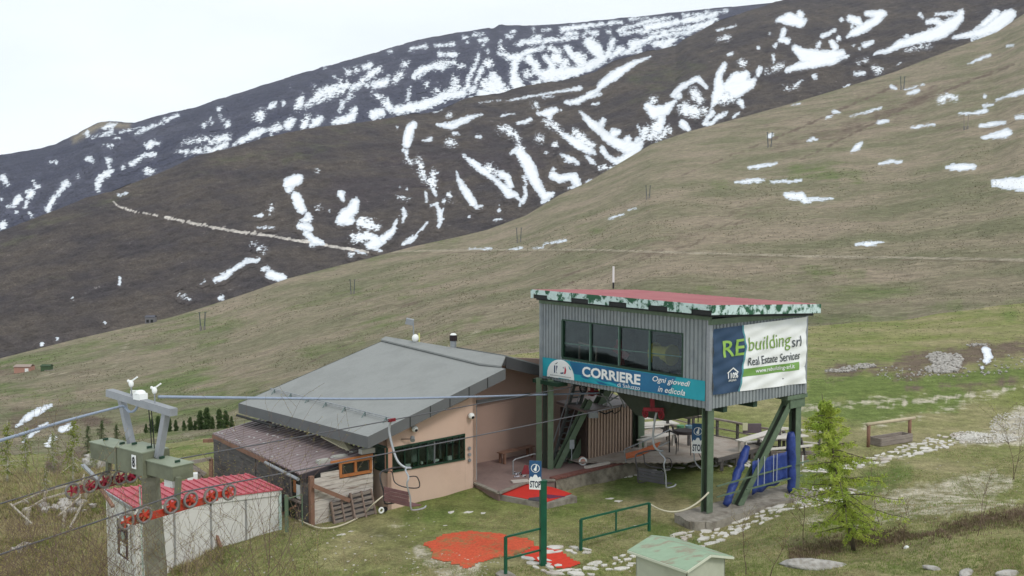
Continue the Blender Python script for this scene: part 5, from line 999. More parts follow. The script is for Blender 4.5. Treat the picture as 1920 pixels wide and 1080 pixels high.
# portal
l0,l1=P(249,842,23.6),P(228,748,23.8); r0_,r1_=P(297,858,22.7),P(312,772,22.6)
m_port=mat('portal_grey',S(148,151,155),rough=.5,metal=.1,var=.12,scale=5)
x=MB(); x.bar(l0,l1,.13,.14,RD); x.build('portal_leg',m_port,py)
x=MB(); x.bar(r0_,r1_,.13,.14,RD); x.build('portal_leg',m_port,py)
x=MB(); t_a,t_b=P(205,736,24.0),P(326,773,22.4); x.bar(t_a,t_b,.18,.16); x.build('portal_beam',m_port,py)
for f_,lab in ((.36,'wind cup sensor on the left of the pylon portal beam'),(.72,'wind vane sensor on the right of the pylon portal beam')):
    c=t_a.lerp(t_b,f_)+ZD*.08; wv=thing('wind_sensor',lab,'weather sensor',c); x=MB(); x.tube([c,c+ZD*.22],.015,5); x.build('stem',m_galv,wv)
    x=MB(); x.ball(c+ZD*.27,.06,8,6,(1,1,1.4)); x.build('sensor_body',m_white,wv,True)
    x=MB(); x.bar(c+ZD*.32,c+ZD*.42+Vector((.14,0,0)),.06,.03); x.ball(c+ZD*.33+Vector((-.06,0,0)),.035,6,5); x.build('vane',m_white,wv)
x=MB(); c=t_a.lerp(t_b,.5)+ZD*.13; x.box(c,.26,.2,.14,AX,RD,ZD); x.ball(c+ZD*.07,.12,10,6,(1,1,.6)); x.build('white_junction',m_white,py)
for f_ in (.62,.66): x=MB(); c=t_a.lerp(t_b,f_); x.tube([c,c-ZD*.6+Vector((.04,0,0)),c-ZD*1.15+Vector((.06,0,0))],.012,5); x.build('hanging_wire',m_dark,py)
# sheave trains
def ropeA(s): p=PA+RD*s; p.z=3.62-.022*s-.0008*max(0,s)*max(0,12-s)*.5 if s>=0 else 3.62+.09*s; return p
def ropeB(s): p=PB+RD*s; p.z=3.66-.045*s+.0006*s*s if s>=0 else 3.66+.09*s; return p
m_sh=mat('sheave_rubber',S(128,124,122),rough=.8,var=.2,scale=20)
m_red2=mat('orange_red_paint',S(190,62,44),rough=.5,var=.15,scale=6); m_mag=mat('crimson_paint',S(158,34,60),rough=.5,var=.15,scale=6)
m_galvd=mat('dull_hub_metal',S(88,60,60),rough=.6,var=.2)
def train(name,label,rope,ss,mm,zoff):
    t_=thing(name,label,'sheave train',rope(0)-ZD*.2,'sheave trains on the pylon')
    r=.185; cs=[rope(s)-ZD*(r+.01) for s in ss]
    for c in cs: wheel('sheave',c,AX,r,t_,m_sh,mm)
    for i in range(0,len(cs)-1,2):
        x=MB(); x.bar(cs[i]+AX*-.07-ZD*.02,cs[i+1]+AX*-.07-ZD*.02,.03,.12); x.build('rocker',mm,t_)
    a,b=(cs[0]+cs[1])/2-ZD*.08,(cs[-1]+cs[-2])/2-ZD*.08
    x=MB(); x.bar(a+AX*-.1,b+AX*-.1,.05,.15); x.build('main_beam',mm,t_)
    x=MB(); m_=(a+b)/2; x.bar(m_+AX*-.1-ZD*.02,Vector((m_.x,m_.y,4.0)),.1,.1,RD); x.build('hanger',m_pyl,t_)
    for c in (a,b,m_): x=MB(); x.cyl(c+AX*-.13,AX,.05,.05,10); x.build('pin',m_galv,t_)
    return t_
train('sheave_train','crimson sheave train with grey wheels on the far side of the pylon',ropeA,[-.83,-.40,-.05,.34,.62,.95],m_mag,0)
train('sheave_train','orange-red sheave train with grey wheels in front of the pylon and red roof',ropeB,[-1.39,-.98,-.35,.12,.62,1.1],m_red2,0)
m_rope=mat('steel_rope',S(92,92,96),rough=.5,var=.1)
def cable(name,pts,r,m,label,n=6): x=MB(); x.tube(pts,r,n); return x.build(name,m,None,True,label=label,category='cable',loc=pts[0])
cable('haul_rope',[ropeA(s*.8) for s in range(-20,27)],.017,m_rope,'thin steel haul rope carrying the chair in front of the pink building')
cable('haul_rope',[ropeB(s*.8) for s in range(-20,22)],.017,m_rope,'lower steel haul rope crossing the pink wall towards the cabin')
def sag(p,q_,d,n=24): return [p.lerp(q_,i/n)-ZD*(d*4*(i/n)*(1-i/n)) for i in range(n+1)]
ca=[P(298,744,23.2),P(450,746,25.5),P(690,748,29.5),P(890,744,34),P(1020,740,38.8),P(1125,737,39.6)]
def smooth(p,n=8):
    o=[]
    for i in range(len(p)-1):
        a,b,c,d=p[max(i-1,0)],p[i],p[i+1],p[min(i+2,len(p)-1)]
        for k in range(n):
            t_=k/n; o.append(.5*((2*b)+(c-a)*t_+(2*a-5*b+4*c-d)*t_*t_+(3*b-a-3*c+d)*t_**3))
    return o+[p[-1]]
m_cab=mat('blue_grey_cable',S(150,162,182),rough=.5,var=.12,scale=8)
cable('power_cable',smooth(ca),.038,m_cab,'thick pale blue cable strung from the pylon portal to the cabin')
cable('power_cable',smooth([P(262,750,23.2),P(254,768,23.3),P(243,772,23.4),P(232,762,23.5),P(215,765,23),P(120,790,20),P(0,826,16.5),P(-120,858,14)]),.030,m_cab,'thick pale blue cable running from the pylon portal out to the left')
rb=random.Random(8)
# chairs
m_chf=mat('chair_frame_grey',S(170,174,178),rough=.4,metal=.3,var=.1); m_chd=mat('chair_frame_dark',S(70,68,70),rough=.5,var=.1)
def chair(label,top,seatm,sh=.30):
    t_=thing('lift_chair',label,'lift chair',top,'double chairs hanging from the rope')
    r=RD; a=Vector((AX.x,AX.y,0)); z=ZD
    def q_(x_,y_,h): return top+r*x_+a*(y_+sh*min(1,max(0,(h-.3)/1.1)))-z*h      # x along the rope, y across, h below the grip
    x=MB(); x.box(top-z*.0,.26,.07,.09,r,a,z); x.build('grip',m_red,t_)
    x=MB(); x.tube(smooth([q_(0,-.04,.0),q_(0,-.12,.35),q_(.0,-.10,.9),q_(.02,-.02,1.22),q_(.12,.12,1.38),q_(.30,.18,1.42)],5),.036,8); x.build('hanger_arm',m_chf,t_,True)
    for sgn,mm in ((-1,m_chd),(1,m_chf)):
        x=MB(); o_=.08 if sgn>0 else .08
        y0=.55*sgn
        x.tube(smooth([q_(.28,.16,1.40),q_(.05,.2*sgn,1.42),q_(-.18,y0,1.55),q_(-.25,y0,1.75),q_(-.12,y0,2.15),q_(-.10,y0,2.45),q_(.0,y0,2.56),q_(.42,y0,2.60),q_(.55,y0,2.55)],5),.026,7); x.build('side_frame',mm,t_,True)
    x=MB(); x.tube(smooth([q_(-.15,-.5,1.55),q_(.2,-.52,1.62),q_(.3,-.5,1.95),q_(.2,0,2.0),q_(.3,.5,1.95),q_(.2,.52,1.62),q_(-.15,.5,1.55)],5),.018,6); x.build('restraint_bar',m_chd,t_,True)
    for k in range(5):
        x=MB(); u=.02+k*.085; x.bar(q_(u,-.5,2.46+.01*k),q_(u,.5,2.46+.01*k),.075,.03); x.build('seat_slat',seatm,t_)
    for k in range(4):
        x=MB(); x.bar(q_(-.14,-.5,2.38-k*.11),q_(-.14,.5,2.38-k*.11),.03,.095); x.build('back_slat',seatm,t_)
    return t_
m_seat1=mat('brown_seat',S(118,84,84),rough=.7,var=.15); m_seat2=mat('grey_seat',S(72,72,76),rough=.7,var=.15)
c1=chair('double chair with a brown slatted seat hanging in front of the pink building',ropeA(9.16),m_seat1)
tp2=P(1234,770,35.4)
c2=chair('double chair with a grey slatted seat hanging below the red sheaves of the cabin',tp2,m_seat2,-.16)
cable('floor_hose',smooth([P(560,975,33.6)-ZD*.0]+[atz(x_,y_,-.26) for x_,y_ in ((600,990),(640,985),(680,965))]+[P(700,945,33.6),P(728,922,33.8)]),.025,mat('cream_hose',S(206,198,176),var=.1),'cream hose rising from the grass to the pink building corner')
x=MB(); c=atz(715,958,-.15); x.ring(c+ZD*.02,E1,.08,.03,14,6); o=x.build('hose_reel',m_white,label='small white and black reel at the foot of the pink corner',category='reel',loc=c); x=MB(); x.cyl(c+ZD*.02+RD*.17,E1,.08,.08,12); x.build('black_reel_side',m_black,o)
# third chair fragment behind the front post
c3=thing('parked_chair_frame','grey tubular chair frame partly hidden behind the right front post','chair frame',atz(1315,862,-.2))
x=MB(); x.tube(smooth([P(1301,848,37),P(1303,865,37),P(1313,878,37),P(1330,882,37),P(1336,860,37)],5),.025,6); x.build('tube',m_chf,c3,True)
x=MB(); x.tube(smooth([P(1310,850,37),P(1322,868,37),P(1334,862,37)],5),.018,6); x.build('inner_tube',m_chd,c3,True)
# ------------------------------------------------------------ signs and railings
m_grn=mat('bright_green_paint',S(30,92,68),rough=.45,var=.15,scale=6,col2=S(24,74,56),thr=(.4,.7),scale2=2)
m_sb=mat('sign_blue',S(48,88,128),rough=.4,var=.08); m_blk=mat('sign_black',S(28,38,64),var=.0)
def stopsign(name,label,p0,X,w,h,parentpost=None):
    """p0 = lower left corner, X = direction of the width; faces the camera side"""
    t_=thing(name,label,'sign',p0); Nn=Vector((X.y,-X.x,0)).normalized()
    if Nn.y>0: Nn=-Nn
    def fS(x_,y_,l=0): return p0+X*(w*x_)+ZD*(h*y_)+Nn*(.012+l)
    x=MB(); x.prism([fS(0,0,-.012),fS(1,0,-.012),fS(1,1,-.012),fS(0,1,-.012)],Nn*.012); x.build('plate',m_sb,t_)
    sheet(fS,[(0,0),(1,0),(1,.36),(0,.36)],m_white,t_,'white_field',.003)
    sheet(fS,[(0,.36),(.12,.45),(.28,.42),(.42,.52),(.6,.52),(.72,.42),(.9,.46),(1,.36)],m_white,t_,'torn_edge_mark',.004)
    put_text('STOP',fS,.06,.94,.06,.30,m_blk,t_,bold=.03,lift=.006)
    k=24; ri=[]; 
    mb=MB(); 
    for i in range(k):
        a0_=2*math.pi*i/k; a1_=2*math.pi*(i+1)/k
        mb.add([fS(.5+.36*math.cos(q1)*rr_,.74+.36*math.sin(q1)*rr_*w/h*.98,.004) for q1,rr_ in ((a0_,1),(a1_,1),(a1_,.86),(a0_,.86))],[(0,1,2,3)])
    mb.build('white_ring',m_white,t_)
    sheet(fS,[(.5,.64),(.6,.66),(.63,.86),(.55,.86),(.47,.76),(.38,.72),(.36,.68)],m_white,t_,'skier_mark',.005)
    return t_
pb=atz(1018,1060,-.2)
pp=thing('green_sign_post','tall green post carrying the left STOP sign','post',pb)
x=MB(); x.box(pb+ZD*1.18,.17,.15,2.36,(1,.3,0),(-.3,1,0),ZD); x.build('shaft',m_grn,pp); x=MB(); x.box(pb+ZD*2.375,.2,.18,.03,(1,.3,0),(-.3,1,0),ZD); x.build('top_plate',m_grn,pp)
sy=pb.y-.02
q0=P(992.5,917,sy+.03); stopsign('stop_sign','blue and white STOP sign fixed left of the green post',q0,Vector((1,-.22,0)).normalized(),.34,.80)
q0=P(1297,849,36.3); stopsign('stop_sign','blue and white STOP sign hanging left of the front cabin post',q0,Vector((1,-.2,0)).normalized(),.40,1.03)
x=MB(); x.bar(P(1309,792,36.25),P(1309,752,36.25),.03,.03); x.build('sign_hanger',m_dark,label='thin dark strap holding the right STOP sign under the cabin',category='strap',loc=P(1309,752,36.25))
def railing(label,p,q_,h,mids,lowf=.45,name='green_railing',lastpost=True):
    t_=thing(name,label,'railing',p); d=(q_-p).normalized()
    x=MB(); x.bar(p-ZD*.1,p+ZD*h,.07,.07,d); x.build('post',m_grn,t_)
    if lastpost: x=MB(); x.bar(q_-ZD*.1,q_+ZD*h,.07,.07,d); x.build('post',m_grn,t_)
    x=MB(); x.bar(p+ZD*h,q_+ZD*h,.05,.05); x.build('top_rail',m_grn,t_); x=MB(); x.bar(p+ZD*h*lowf,q_+ZD*h*lowf,.045,.045); x.build('lower_rail',m_grn,t_)
    for f_ in mids: c=p.lerp(q_,f_); x=MB(); x.bar(c+ZD*h*lowf,c+ZD*h,.04,.04,d); x.build('baluster',m_grn,t_)
    return t_
railing('short green railing joined to the sign post beside the red patch',atz(948,1078,-.2),pb+Vector((-.05,0,0)),1.04,[],.42,lastpost=False)
ra,rb_=atz(1089,1036,-.22),atz(1217,1002,-.24)
railing('longer green tube railing right of the STOP post',ra,rb_,.97,[.5],.36)
rp_=rb_+ZD*.95; cable('barrier_rope',sag(rp_,St(.0,.05,.72),.42,18),.028,mat('cream_rope',S(198,192,170),var=.1),'slack cream rope between the green railing and the cabin post')
for k,(px,py,r_,lab) in enumerate(((950,1079,.42,'stone footing under the left railing post'),(1083,1036,.40,'stone footing under the left post of the longer railing'),(1210,1002,.46,'stone footing under the right post of the longer railing'))):
    x=MB(); c=atz(px,py,-.24); x.rock(c,r_,(1,.55,.2),.18,9,5,seed=k); x.build('post_footing',m_conc,label=lab,category='stone footing',loc=c)
# ------------------------------------------------------------ red patch on the ground
m_ptc=bpy.data.materials.new('worn_red_carpet'); m_ptc.use_nodes=True; t=m_ptc.node_tree; b_=t.nodes['Principled BSDF']; b_.inputs['Roughness'].default_value=.95
v=vecmap(t,(1,1,1),True); f_=ramp(t,noise(t,v,1.3,8,.8),.50,.63); cc=mixc(t,f_,S(200,82,50),S(132,118,72)); cc=mixc(t,1,cc,ramp(t,noise(t,v,14,4,.7),.3,.7,(.7,.7,.7,1),(1.25,1.25,1.25,1)),'MULTIPLY'); t.links.new(cc,b_.inputs['Base Color'])
def ground_sheet(name,poly,m,lift,n=30,jag=.12,seed=1,**k):
    """thin mat draped on the land, poly given as world xy"""
    pts=np.array([(p.x,p.y) for p in poly]); x0,y0=pts.min(0)-.1; x1,y1=pts.max(0)+.1; nx=max(4,int((x1-x0)/.08)); ny=max(4,int((y1-y0)/.08))
    gx,gy=np.meshgrid(np.linspace(x0,x1,nx),np.linspace(y0,y1,ny)); inside=np.zeros(gx.shape,bool); 
    dx=fbm(gx*1.7,gy*1.7,4,seed,.65)*jag*2; dy=fbm(gx*1.7+9,gy*1.7,4,seed+3,.65)*jag*2; qx,qy=gx+dx,gy+dy
    N=len(pts)
    for i in range(N):
        ax,ay=pts[i]; bx,by=pts[(i+1)%N]
        c=((ay>qy)!=(by>qy)); xx=(bx-ax)*(qy-ay)/(by-ay+1e-12)+ax; inside^=(c&(qx<xx))
    gz_=land_z(gx,gy)+lift
    kp=inside[:-1,:-1]&inside[1:,1:]&inside[1:,:-1]&inside[:-1,1:]
    if not kp.any(): return None
    o=grid_mesh(name,gx,gy,gz_,m,keep=kp)
    for a,b in k.items(): o[a]=b
    return o
# the land as built: sample the meadow sheet (same function)
def land_z(x,y):
    U=x/y; px=960+F*.99*U; return CZ+slope_W(px,y)*y
def gpt(px,py): return gp(px,py)
poly=[gpt(*p) for p in ((786,1019),(830,1002),(880,996),(935,998),(990,1010),(1000,1022),(968,1044),(935,1048),(895,1058),(868,1070),(842,1060),(806,1050),(812,1036))]
ground_sheet('worn_red_carpet',poly,m_ptc,.014,seed=5,jag=.14,label='worn red carpet patch with grass growing through it, left of the post',category='carpet')
poly=[gpt(*p) for p in ((968,1040),(1003,1022),(1050,1032),(1092,1056),(1080,1064),(1048,1068),(1015,1058))]
ground_sheet('red_carpet',poly,mat('red_carpet_orange',S(204,62,42),rough=.95,var=.14,scale=9,col2=S(170,66,44),thr=(.55,.75),scale2=3,pos=True),.022,seed=8,jag=.05,label='smaller clean red carpet at the foot of the STOP post',category='carpet')
# ------------------------------------------------------------ stone paths
m_st=mat('pale_path_stone',S(212,208,200),rough=.9,var=.16,scale=2,col2=S(168,152,140),thr=(.5,.7),scale2=.9,bump=.5,pos=True)
m_st2=mat('grey_rock',S(186,182,176),rough=.95,var=.3,scale=14,col2=S(146,140,132),thr=(.45,.6),scale2=7,bump=1.0)
def flat_stone(c,rx,ry,h,ang,rr):
    n=rr.randint(5,8); x=MB(); pts=[]; rx*=rr.uniform(.8,1.35); ry*=rr.uniform(.6,1.05)
    for i in range(n):
        a=2*math.pi*i/n+rr.uniform(-.4,.4); k=rr.uniform(.68,1.15); px_,py_=math.cos(a)*rx*k,math.sin(a)*ry*k
        pts.append(c+Vector((px_*math.cos(ang)-py_*math.sin(ang),px_*math.sin(ang)+py_*math.cos(ang),0)))
    top=[p+ZD*(h+rr.uniform(-.006,.006)) for p in pts]; low=[p.lerp(c,-.06)-ZD*.05 for p in pts]
    x.add(low+top+[c+ZD*(h+.01)],[(i,(i+1)%n,(i+1)%n+n,i+n) for i in range(n)]+[(i+n,(i+1)%n+n,2*n) for i in range(n)]); return x
def path(name,label,strip,cnt,size,seed):
    t_=bpy.data.objects.new(name,None); COL.objects.link(t_); t_['kind']='structure'; t_.location=strip[0][0]
    rr=random.Random(seed); placed=[]; tries=0
    while len(placed)<cnt and tries<cnt*60:
        tries+=1; i=rr.randrange(len(strip)-1); (a,wa),(b,wb)=strip[i],strip[i+1]; f_=rr.random(); d=(b-a); nn=Vector((-d.y,d.x,0)).normalized()
        c=a.lerp(b,f_)+nn*rr.uniform(-1,1)*(wa+(wb-wa)*f_); r=rr.uniform(*size)*rr.choice((.55,.7,.9,1,1.3))
        if any((c-p).length<(r+q1)*.86 for p,q1 in placed): continue
        placed.append((c,r)); c=Vector((c.x,c.y,float(land_z(c.x,c.y)))); x=flat_stone(c,r*rr.uniform(1,1.25),r*rr.uniform(.75,.95),rr.uniform(.015,.045),math.atan2(d.y,d.x)+rr.uniform(-.6,.6),rr); x.build('paving_stone',m_st,t_)
    return t_
g=gpt
path('stone_path','',[(g(1125,1066),.5),(g(1200,1048),.55),(g(1290,1018),.75),(g(1360,990),.75),(g(1440,965),.65),(g(1540,935),.8),(g(1560,915),.5)],150,(.10,.26),21)
path('stone_path','',[(g(1395,868),.35),(g(1450,880),.3),(g(1560,882),.35),(g(1650,862),.5),(g(1720,842),.6),(g(1790,822),.8)],110,(.12,.28),22)
path('stone_path','',[(g(1160,893),.25),(g(1240,882),.3),(g(1300,872),.3),(g(1360,866),.4),(g(1410,880),.4)],32,(.14,.3),23)
path('stone_path','',[(g(985,1045),.3),(g(1020,1062),.35),(g(1060,1072),.35),(g(1120,1070),.4)],16,(.16,.3),24)
path('stone_path','',[(g(1025,1034),.2),(g(1060,1030),.3),(g(1110,1036),.2)],8,(.14,.26),25)
path('stone_path','',[(g(1500,935),.6),(g(1560,925),.9),(g(1600,935),.8)],40,(.08,.22),26)
# scattered pebbles
x=MB(); rr=random.Random(31)
def in_boxes(c):
    d=c-BP; u,v=d.dot(UD),d.dot(VD); return (-.7<u<9 and -1<v<5.6)
def scat(n,x0,x1,y0,y1,smin,smax,mb,den=None):
    k=0; tries=0
    while k<n and tries<n*20:
        tries+=1; px,py=rr.uniform(x0,x1),rr.uniform(y0,y1); p=gp(px,py)
        if in_boxes(p): continue
        mb.rock((p.x,p.y,p.z),rr.uniform(smin,smax),(1,.8,.5),.25,5,3); k+=1
scat(40,720,1200,930,1075,.012,.04,x); scat(220,1500,1920,860,990,.012,.04,x); scat(50,540,800,955,1075,.015,.045,x); scat(120,760,960,1035,1080,.015,.05,x); scat(30,420,700,1000,1078,.02,.06,x)
x.build('pebbles',mat('dull_pebble',S(186,180,166),rough=.95,var=.2,scale=3,pos=True),kind='stuff',label='pale pebbles scattered over the worn grass')
x=MB()
for (px,py,s) in ((740,935,0),(880,960,.22),(905,962,.16),(846,960,.2),(838,985,.14),(1145,935,.2),(1160,940,.24),(1285,965,.12),(1330,888,.15),(790,995,.12),(1190,986,.14),(640,1002,.2),(660,996,.16),(1640,880,.12)):
    if s: p=gp(px,py); x.rock((p.x,p.y,p.z-.02),s*.8,(1.3,.8,.2),.3,8,4)
x.build('embedded_stones',m_st,kind='stuff',label='flat pale stones half sunk in the lawn')
# gravel on the pale track and rubble
x=MB()
def cluster(pts,n,smin,smax,mb):
    for _ in range(n):
        i=rr.randrange(len(pts)); cx,cy,rx,ry=pts[i]; a=rr.random()*6.28; k=math.sqrt(rr.random()); px,py=cx+math.cos(a)*rx*k,cy+math.sin(a)*ry*k; p=gp(px,py); mb.rock((p.x,p.y,p.z+.05),rr.uniform(smin,smax),(1,.9,.7),.3,5,3)
cluster([(1850,824,60,9),(1895,800,40,26),(1815,818,34,7)],1500,.012,.05,x); x.build('gravel',m_st,kind='stuff',label='pale gravel on the track at the right')
x=MB(); cluster([(1760,672,22,10),(1775,686,26,14),(1788,676,16,12),(1765,694,30,7)],620,.04,.16,x); cluster([(1575,696,30,3),(1600,691,24,4),(1622,687,20,4)],200,.04,.11,x); cluster([(1835,648,22,3)],40,.05,.12,x); cluster([(1700,700,60,14),(1880,680,60,16),(1800,700,90,8)],160,.02,.09,x)
x.build('rubble',m_st2,kind='stuff',label='heaps of grey rubble stones on the earth bank')
x=MB(); cluster([(100,955,80,14)],20,.1,.3,x); cluster([(180,868,18,12),(195,855,14,8)],26,.15,.45,x); cluster([(35,1030,10,6)],3,.2,.35,x); x.build('left_rocks',m_st2,kind='stuff',label='grey rocks tumbled behind the pylon')
for k,(px,py,rx,ry,h,lab) in enumerate(((1532,1063,.85,.26,.13,'long pale boulder in the lower right foreground'),(1750,1066,.25,.12,.04,'small grey rock in front of the heather bank'),(1812,1074,.34,.14,.05,'flat grey rock at the bottom edge, below the heather'),(1890,1076,.3,.14,.06,'dark-topped rock in the bottom right corner'),(1700,1028,.07,.05,.05,'tiny bright white stone below the heather line'))):
    c=P(px,py,24.2 if k!=4 else 25.6); c=gp(px,py); x=MB(); x.rock((c.x,c.y,c.z),1,(rx,ry,h*1.4),.10,18,12,seed=40+k); o=x.build('boulder',m_st2 if k!=4 else m_white,None,True,label=lab,category='rock',loc=c)
# ------------------------------------------------------------ blue padding
m_bp=mat('blue_tarpaulin',S(44,66,136),rough=.5,var=.15,scale=3,col2=S(30,48,112),thr=(.45,.65),scale2=4,bump=1.0,bscale=9,spec=.4)
def pad(name,label,p,q_,r,seed):
    rr=random.Random(seed); x=MB(); n=14; pts=[p.lerp(q_,i/n)+Vector((rr.uniform(-.02,.02),rr.uniform(-.02,.02),0)) for i in range(n+1)]
    x.tube(pts,[r*(.75 if i in (0,n) else 1+rr.uniform(-.12,.12)) for i in range(n+1)],12); x.build(name,m_bp,None,True,label=label,category='padding',loc=p)
pad('blue_padding','blue padded roll strapped along the slanting cabin brace',at_(1362,34.05,.05),at_(1401,35.2,1.72),.135,1)
pad('blue_padding','blue padded roll strapped upright to the right rear cabin post',at_(1485,35.9,.0),at_(1482,35.95,2.05),.15,2)
x=MB(); vs=[];fs=[]; nx,nz=24,8; a0_,a1_=at_(1411,34.7,0),at_(1476,35.7,0)
for j in range(nz+1):
    for i in range(nx+1):
        f_=i/nx; c=a0_.lerp(a1_,f_); zt=1.33+.12*f_; zb_=.20+.28*f_+.05*math.sin(f_*16); z=zb_+(zt-zb_)*j/nz; off=.03*math.sin(f_*26+j*.4)+.04*(1-j/nz)*math.sin(f_*14); vs.append(Vector((c.x,c.y-off,z)))
for j in range(nz):
    for i in range(nx): k=j*(nx+1)+i; fs.append((k,k+1,k+nx+2,k+nx+1))
x.add(vs,fs); ob=x.build('blue_tarpaulin',m_bp,None,True,label='blue tarpaulin sheet laced between two rails beside the cabin posts',category='tarpaulin',loc=a0_); sm=ob.modifiers.new('thickness','SOLIDIFY'); sm.thickness=.012
x=None
for i,(pa,pb_,lab) in enumerate(((P(1344,912,33.6),P(1530,860,36.6),'upper thin green rail above the blue tarpaulin'),(P(1400,918,34.0),P(1504,891,36.3),'lower thin green rail across the blue tarpaulin'),(P(1344,932,33.5),P(1388,920,34.0),'short green rail crossing the foot of the blue roll'))):
    x=MB(); x.bar(pa,pb_,.045,.045); x.build('thin_rail',m_cgreen,label=lab,category='rail',loc=pa)
for i,f_ in enumerate((.14,.32,.58,.68)):
    c=a0_.lerp(a1_,f_)-Vector((0,.1,0)); x=MB(); x.tube([c+ZD*.5,c+ZD*(1.42+.1*f_)],.014,5); x.build('lacing_cord',mat('white_cord',S(190,196,206),var=.05),label='pale cord lacing the blue tarpaulin, number %s from the left'%('first','second','third','fourth')[i],category='cord',loc=c)
x=MB(); c=at_(1505,36.2,.3); x.bar(c+ZD*.9,c+ZD*.55,.04,.05); x.build('white_strap_end',m_white,label='short white strap end hanging on the right rear post',category='strap',loc=c)
# ------------------------------------------------------------ wooden sun deck behind
m_dk=mat('deck_boards',S(166,156,146),rough=.9,var=.14,scale=3,col2=S(148,134,122),thr=(.45,.65),scale2=1.2,bump=.3)
m_tb=mat('bleached_table',S(206,200,192),rough=.8,var=.06,scale=3)
dz_=.22
D=[atz(1195,850,dz_),atz(1245,842,dz_),atz(1345,858,dz_),atz(1425,838,dz_),atz(1440,800,dz_),atz(1200,790,dz_)]
dk=thing('sun_deck','weathered plank deck with tables behind the cabin','deck',D[2])
dd=(D[3]-D[2]).normalized(); per=Vector((-dd.y,dd.x,0))
o0=D[2]+dd*-.0; L=6.2; Wd=5.2
for i in range(34):
    a=o0+per*(i*.155); x=MB(); st_=-1.2 if i>1 else 0; x.prism([a+dd*(st_-min(i*.17,3.2)),a+dd*3.1,a+dd*3.1+per*.143,a+dd*(st_-min(i*.17,3.2))+per*.143],(0,0,-.04)); x.build('deck_plank',m_dk,dk)
x=MB(); x.bar(D[2]-ZD*.1,D[3]-ZD*.1,.1,.16); x.build('deck_joist',m_woodd,dk); 
for f_ in (.1,.45,.8): x=MB(); c=D[2].lerp(D[3],f_)-ZD*.1; x.bar(c,c-ZD*.45,.12,.12); x.build('deck_leg',m_woodd,dk)
def wrail(label,pts,h,rails,m=m_wood,pw=.09,name='wooden_railing',group=None):
    t_=thing(name,label,'railing',pts[0],group)
    for p in pts: x=MB(); x.bar(p-ZD*.2,p+ZD*h,pw,pw,Vector((1,.5,0))); x.build('post',m_woodd,t_)
    for a,b in zip(pts[:-1],pts[1:]):
        for r_ in rails: x=MB(); x.bar(a+ZD*h*r_,b+ZD*h*r_,.06 if r_<1 else .16,.05 if r_<1 else .07); x.build('rail',m,t_)
    return t_
def pz(px,py,Y,h): # foot below a rail pixel
    p=P(px,py,Y); return p-ZD*h
wrail('long grey timber railing along the back of the sun deck',[pz(1250,766,45.0,1.0),pz(1300,779,44.6,1.0),pz(1345,786,44.2,1.0),pz(1383,793,43.8,1.0),pz(1425,802,43.4,1.0),pz(1470,808,43.2,1.0)],1.0,(1.0,.62,.3))
wrail('pale timber railing at the right end of the sun deck',[pz(1462,802,42.4,.95),pz(1500,806,42.6,.95),pz(1536,810,42.8,.95),pz(1560,812,42.9,.95)],.95,(1.0,.5),m_tb)
wrail('short timber railing returning towards the cabin post',[pz(1252,775,43.0,.9),pz(1292,784,42.2,.9),pz(1322,778,41.2,.95)],.9,(1.0,.5))
def ptable(label,c,ax,L,m=m_tb):
    t_=thing('picnic_table',label,'picnic table',c,'picnic tables on the sun deck'); n_=Vector((-ax.y,ax.x,0))
    for k in (-1.5,-.5,.5,1.5): x=MB(); x.bar(c-ax*L/2+n_*k*.19+ZD*.74,c+ax*L/2+n_*k*.19+ZD*.74,.17,.04); x.build('top_plank',m,t_)
    for s_ in (-1,1):
        for k in (0,1): x=MB(); x.bar(c-ax*L/2+n_*(s_*(.62+k*.14))+ZD*.44,c+ax*L/2+n_*(s_*(.62+k*.14))+ZD*.44,.12,.04); x.build('seat_plank',m,t_)
        x=MB(); e=c+ax*(s_*L*.36); x.bar(e-n_*.76+ZD*.40,e+n_*.76+ZD*.40,.06,.08); x.build('cross_bar',m_woodd,t_)
        x=MB(); x.bar(e-n_*.25+ZD*.70,e-n_*.6,.06,.09); x.build('leg',m_woodd,t_); x=MB(); x.bar(e+n_*.25+ZD*.70,e+n_*.6,.06,.09); x.build('leg',m_woodd,t_)
    return t_
av=Vector((.95,.35,0)).normalized()
ptable('bleached picnic table farthest back beside the rear cabin post',at_(1212,46.5,.2),av,1.9); ptable('bleached picnic table nearest the front, right of the rear cabin post',at_(1225,43.0,.2),av,2.0)
ptable('bleached picnic table at the right end of the sun deck',at_(1462,42.2,-.15),av,2.2)
bench('deck_bench','long pale bench across the right part of the sun deck',at_(1385,40.8,.2),at_(1462,43.2,.2),.5,.4,m_tb)
bench('deck_bench','pale bench along the deck edge behind the hanging chair',at_(1200,41.0,.2),at_(1262,42.4,.2),.48,.35,m_tb)
gr=thing('round_grill','dark round grill on thin legs left of the right STOP sign','grill',atz(1283,852,dz_))
c=atz(1283,850,dz_); x=MB(); x.cyl(c+ZD*.86,ZD,.48,.10,20,.40); x.build('pan',mat('grill_dark',S(52,44,44),var=.2),gr)
for k in range(4): a=k*1.571+.5; x=MB(); x.tube([c+Vector((.35*math.cos(a),.35*math.sin(a),.8)),c+Vector((.4*math.cos(a),.4*math.sin(a),0))],.016,5); x.build('leg',m_dark,gr)
for i,(px,lab,mm) in enumerate(((1276,'small green bucket on the timber rail behind the grill',mat('bucket_green',S(96,150,110),var=.1)),(1292,'small pale blue bucket on the timber rail behind the grill',mat('bucket_blue',S(140,176,190),var=.1)))):
    x=MB(); x.cyl(P(px,803,42),ZD,.13,.24,12,.16); x.build('bucket',mm,label=lab,category='bucket',loc=P(px,808,42))
